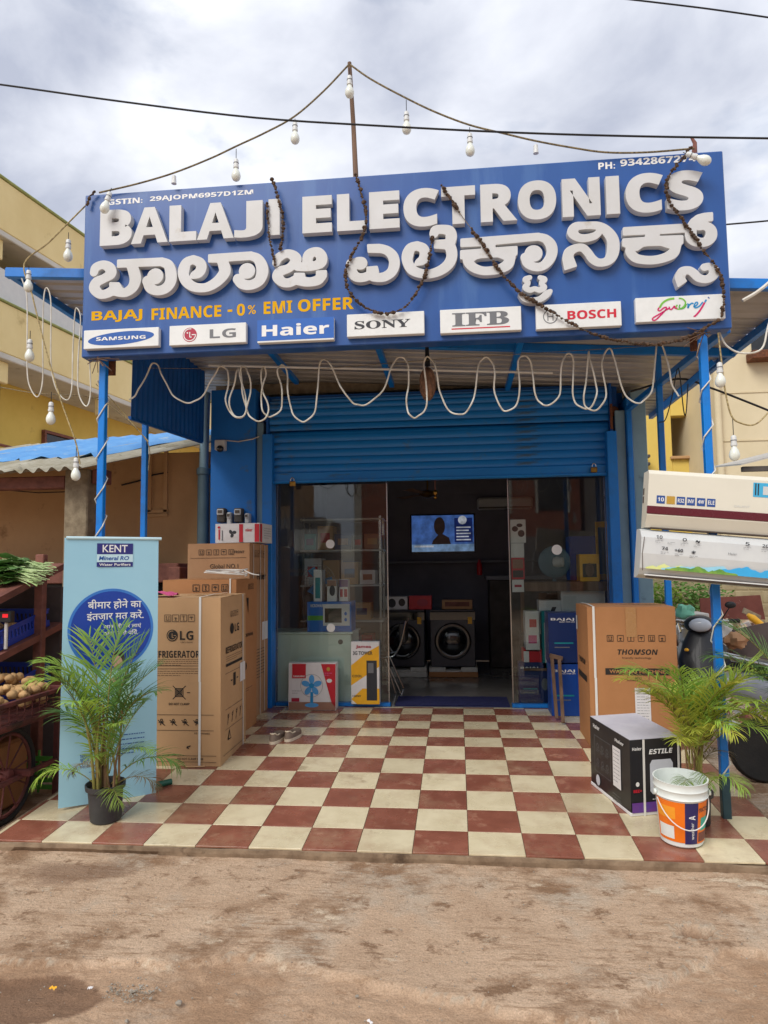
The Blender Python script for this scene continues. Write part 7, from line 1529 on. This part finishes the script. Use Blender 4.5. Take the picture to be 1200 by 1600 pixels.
# wire wound round the front posts
for key, z0, z1, lab in (('fr', .15, 2.8, 'white cable wound around the right front post'), ('fl', 1.65, 2.75, 'white cable wound around the left front post')):
    x, y = PX[key]; hw = .029; pp = []; turns = 9 if key == 'fr' else 4
    for k in range(turns*4+1):
        zz_ = z0+(z1-z0)*k/(turns*4)+random.uniform(-.015,.015); c = [(-1,-1),(1,-1),(1,1),(-1,1)][k%4]; pp.append(Vector((x+c[0]*hw, y+c[1]*hw, zz_)))
    tag(MB().tube(pp, .0045, 6).build('wound_cable', 'cable_white', None, pp[0]), lab, 'cable')
# overhead lines
for pts, Y, r, lab in (([(-60,126),(0,132),(200,160),(400,184),(600,197),(800,207),(1000,213),(1260,217)], -.4, .0052, 'black overhead line crossing the sky behind the pole'), ([(940,-6),(1060,8),(1130,17),(1260,36)], -.4, .0042, 'black overhead line at the top right corner of the sky'), ([(1120,352),(1200,345),(1260,338)], 3.0, .008, 'thin dark line right of the signboard')):
    P = path(idz, pts, Y); e1 = (P[-1]-P[-4]).normalized(); e0 = (P[0]-P[3]).normalized()
    P = P + [P[-1]+e1*k+Vector((0,0,.01*k*k)) for k in (2,5,10,16)]
    P = ([P[0]+e0*k+Vector((0,0,.01*k*k)) for k in (16,10,5,2)] if Y < 0 else [Vector((2.3,3.0,cz_(2.3)))]) + P
    tag(MB().tube(P, r, 6).build('overhead_line', 'cable_black', None, P[0]), lab, 'wire')
P0, P1 = aY(546, 98, .66), aY(557, 300, .66); tag(MB().tube([Vector((P1.x,.66,3.3)), P1, P0.lerp(P1,.5)+Vector((.004,0,0)), P0], [.02,.019,.016,.014], 8).build('wooden_pole', 'wood_old', None, (P1.x,.66,3.3)), 'thin wooden pole standing up behind the signboard', 'pole')
# dried flower garlands
BEAD = None
def garland(label, pts, Y, r=.0125, gaps=(), seed=0):
    rg = random.Random(seed); P = path(idz, pts, Y, 10); b = MB(); b.tube(P, .0022, 4, 1); acc = 0; step = r*1.05; L_ = [0]
    for a, c in zip(P, P[1:]): L_.append(L_[-1]+(c-a).length)
    tot = L_[-1]; s = 0; i = 0
    while s < tot:
        while i < len(L_)-2 and L_[i+1] < s: i += 1
        u_ = (s-L_[i])/max(1e-6, L_[i+1]-L_[i]); q = P[i].lerp(P[i+1], u_); fr_ = s/tot
        if not any(g0 < fr_ < g1 for g0, g1 in gaps) and rg.random() > .06:
            d = (P[i+1]-P[i]).normalized(); rr = r*rg.uniform(.55,1.3); b.ball(q+Vector((rg.gauss(0,r*.2),rg.gauss(0,r*.2),rg.gauss(0,r*.2))), (rr,rr*.9,rr*.8), 6, 4, 0, .5, rg.random()*30)
        s += step*rg.uniform(.8,1.3)
    tag(b.build('dried_garland', ['garland','wire_twist'], None, P[0]), label, 'garland', 'dried garlands on the signboard')
GY = .464
garland('dried garland hanging over the letter I of the first word', [(425,280),(432,300),(440,330),(442,360),(437,392)], GY, seed=1); garland('thinner dried garland just left of the one over the letter I', [(417,318),(419,345),(421,372),(430,415)], GY, .009, seed=2)
garland('dried garland hanging from the pole in a wide loop', [(556,272),(564,300),(572,335),(568,365),(550,398),(540,425),(545,455),(568,478),(600,490),(632,480),(655,450),(668,415),(676,370)], GY, seed=3)
garland('long dried garland crossing from the letter T to the right post', [(690,290),(705,312),(722,338),(740,362),(757,385),(775,415),(800,445),(820,462),(850,480),(880,498),(905,512),(940,526),(980,535),(1020,538),(1060,532),(1095,517),(1125,498)], GY, gaps=((.10,.155),), seed=4)
garland('dried garland draped down the right end of the signboard', [(1078,232),(1062,252),(1045,275),(1042,305),(1060,335),(1080,362),(1098,390),(1118,415),(1128,440),(1131,470),(1128,495)], GY, seed=5)
garland('short bit of dried garland at the upper left signboard corner', [(148,300),(140,308),(136,322)], .5, .009, seed=6)
# twig stub on the top right corner
q = aY(1085, 235, .6); tag(MB().tube([q+Vector((0,0,-.12)), q, q+Vector((.005,0,.05)), q+Vector((-.015,0,.09))], [.018,.017,.013,.008], 7).build('wooden_stub', 'wood_brown', None, q), 'short wooden stub above the upper right signboard corner', 'stick')
# hanging gourd in a net
q = aY(668, 600, .95); t = thing('hanging_gourd', 'dried brown gourd in a net hanging on a black cord below the sign', 'gourd', q+Vector((0,0,.1)))
MB().ball(q, (.055,.055,.115), 16, 12, 0, .12, 3).build('gourd', 'net_brown', t); MB().tube([aY(667,540,.95), aY(668,572,.95)], [.012,.02], 8).build('cord', 'cable_black', t)
nb = MB()
for k in range(8):
    a_ = k*math.pi/4; nb.tube([q+Vector((.058*math.sin(th)*math.cos(a_+th*.8), .058*math.sin(th)*math.sin(a_+th*.8), .12*math.cos(th))) for th in np.linspace(.1,3.0,12)], .003, 4)
nb.build('net', 'wood_old', t)
# twigs where the posts meet the board
for px, py, sd, lab in ((152,560,3,'dry twigs tied at the lower left signboard corner'),(1100,520,5,'dry twigs tied at the lower right signboard corner')):
    rg = random.Random(sd); q = aY(px, py, .52); b = MB()
    for k in range(12): d = Vector((rg.uniform(-.2,1)*(1 if px < 600 else -1), rg.uniform(-.3,.1), rg.uniform(-1,.1))).normalized(); b.tube([q, q+d*rg.uniform(.05,.15)+Vector((0,0,rg.uniform(-.02,.02)))], .003, 4)
    tag(b.build('dry_twigs', 'wood_old', None, q), lab, 'twigs')
# ================================================================== litter and stones on the road
rg = random.Random(77)
STN = [MB().ball((0,0,0), (1,.8,.55), 9, 6, 0, .5, k).mesh('stone', 'stone') for k in range(4)]
def gnd(px, py): return aZ(px, py, ROAD)
for k, (px, py, r, lab) in enumerate(((280,1562,.014,'pale pebble, larger of those near the lower left'),(558,1551,.008,'small white pebble on the road below the porch'),(198,1590,.009,'small grey stone low on the left of the road'),(235,1555,.007,'tiny stone beside the pale crumbled patch'),(685,1348,.007,'white chip lying against the porch edge'),(1155,1386,.009,'dark stone on the right of the road near the porch'),(590,1518,.006,'tiny dark stone mid road'))):
    q = gnd(px, py); tag(inst('stone', STN[k%4], None, Matrix.Translation((q.x,q.y,ROAD+r*.3-(.015 if q.y < -1.1 else 0))) @ Matrix.Rotation(k,4,'Z') @ Matrix.Scale(r,4)), lab, 'stone', 'loose stones on the road')
b = MB()
for k in range(700):
    a_, rr = rg.uniform(0,6.28), rg.random()
    if k < 160: x, y = -1.0+rr*.12*math.cos(a_), -1.20+rr*.07*math.sin(a_)
    else: x, y = rg.uniform(-1.9,1.9), -1.45+1.42*rg.random()
    s_ = rg.uniform(.0015,.0045)*(1.3 if k < 160 else 1); b.ball((x,y,ROAD+.002-(.014 if y < -1.15 else 0)), (s_,s_*.8,s_*.7), 5, 4, 0, .4, k)
o = b.build('gravel', 'stone'); o['label'] = 'scattered grit and crumbled cement on the road'; o['category'] = 'gravel'; o['kind'] = 'stuff'
for px, py, w_, h_, mt, lab in ((83,1544,.02,.03,'box_yellow','yellow scrap of paper on the lower left of the road'),(141,1544,.02,.016,'box_white','white and red wrapper on the damp patch at lower left'),(578,1597,.012,.03,'box_white','small white scrap at the bottom edge of the road')):
    q = gnd(px, py); M = Matrix.Translation((q.x,q.y,ROAD-.006)) @ Matrix.Rotation(rg.uniform(0,3),4,'Z'); bb = MB(M); n = 4
    bb.add([((i/n-.5)*w_*.9, (j/n-.5)*h_*.9, .004+.006*abs(math.sin(i*1.7+j))) for j in range(n+1) for i in range(n+1)], [(j*(n+1)+i, j*(n+1)+i+1, (j+1)*(n+1)+i+1, (j+1)*(n+1)+i) for j in range(n) for i in range(n)]); tag(bb.build('paper_scrap', mt, None, (q.x,q.y,ROAD)), lab, 'scrap')
q = aF(300, 1200); tag(MB().tube([q+Vector((-.05,0,.008)), q+Vector((.02,-.01,.012)), q+Vector((.09,.02,.008))], .006, 5).build('torn_cardboard', 'cardboard', None, q), 'torn strip of cardboard at the foot of the fridge carton', 'cardboard')
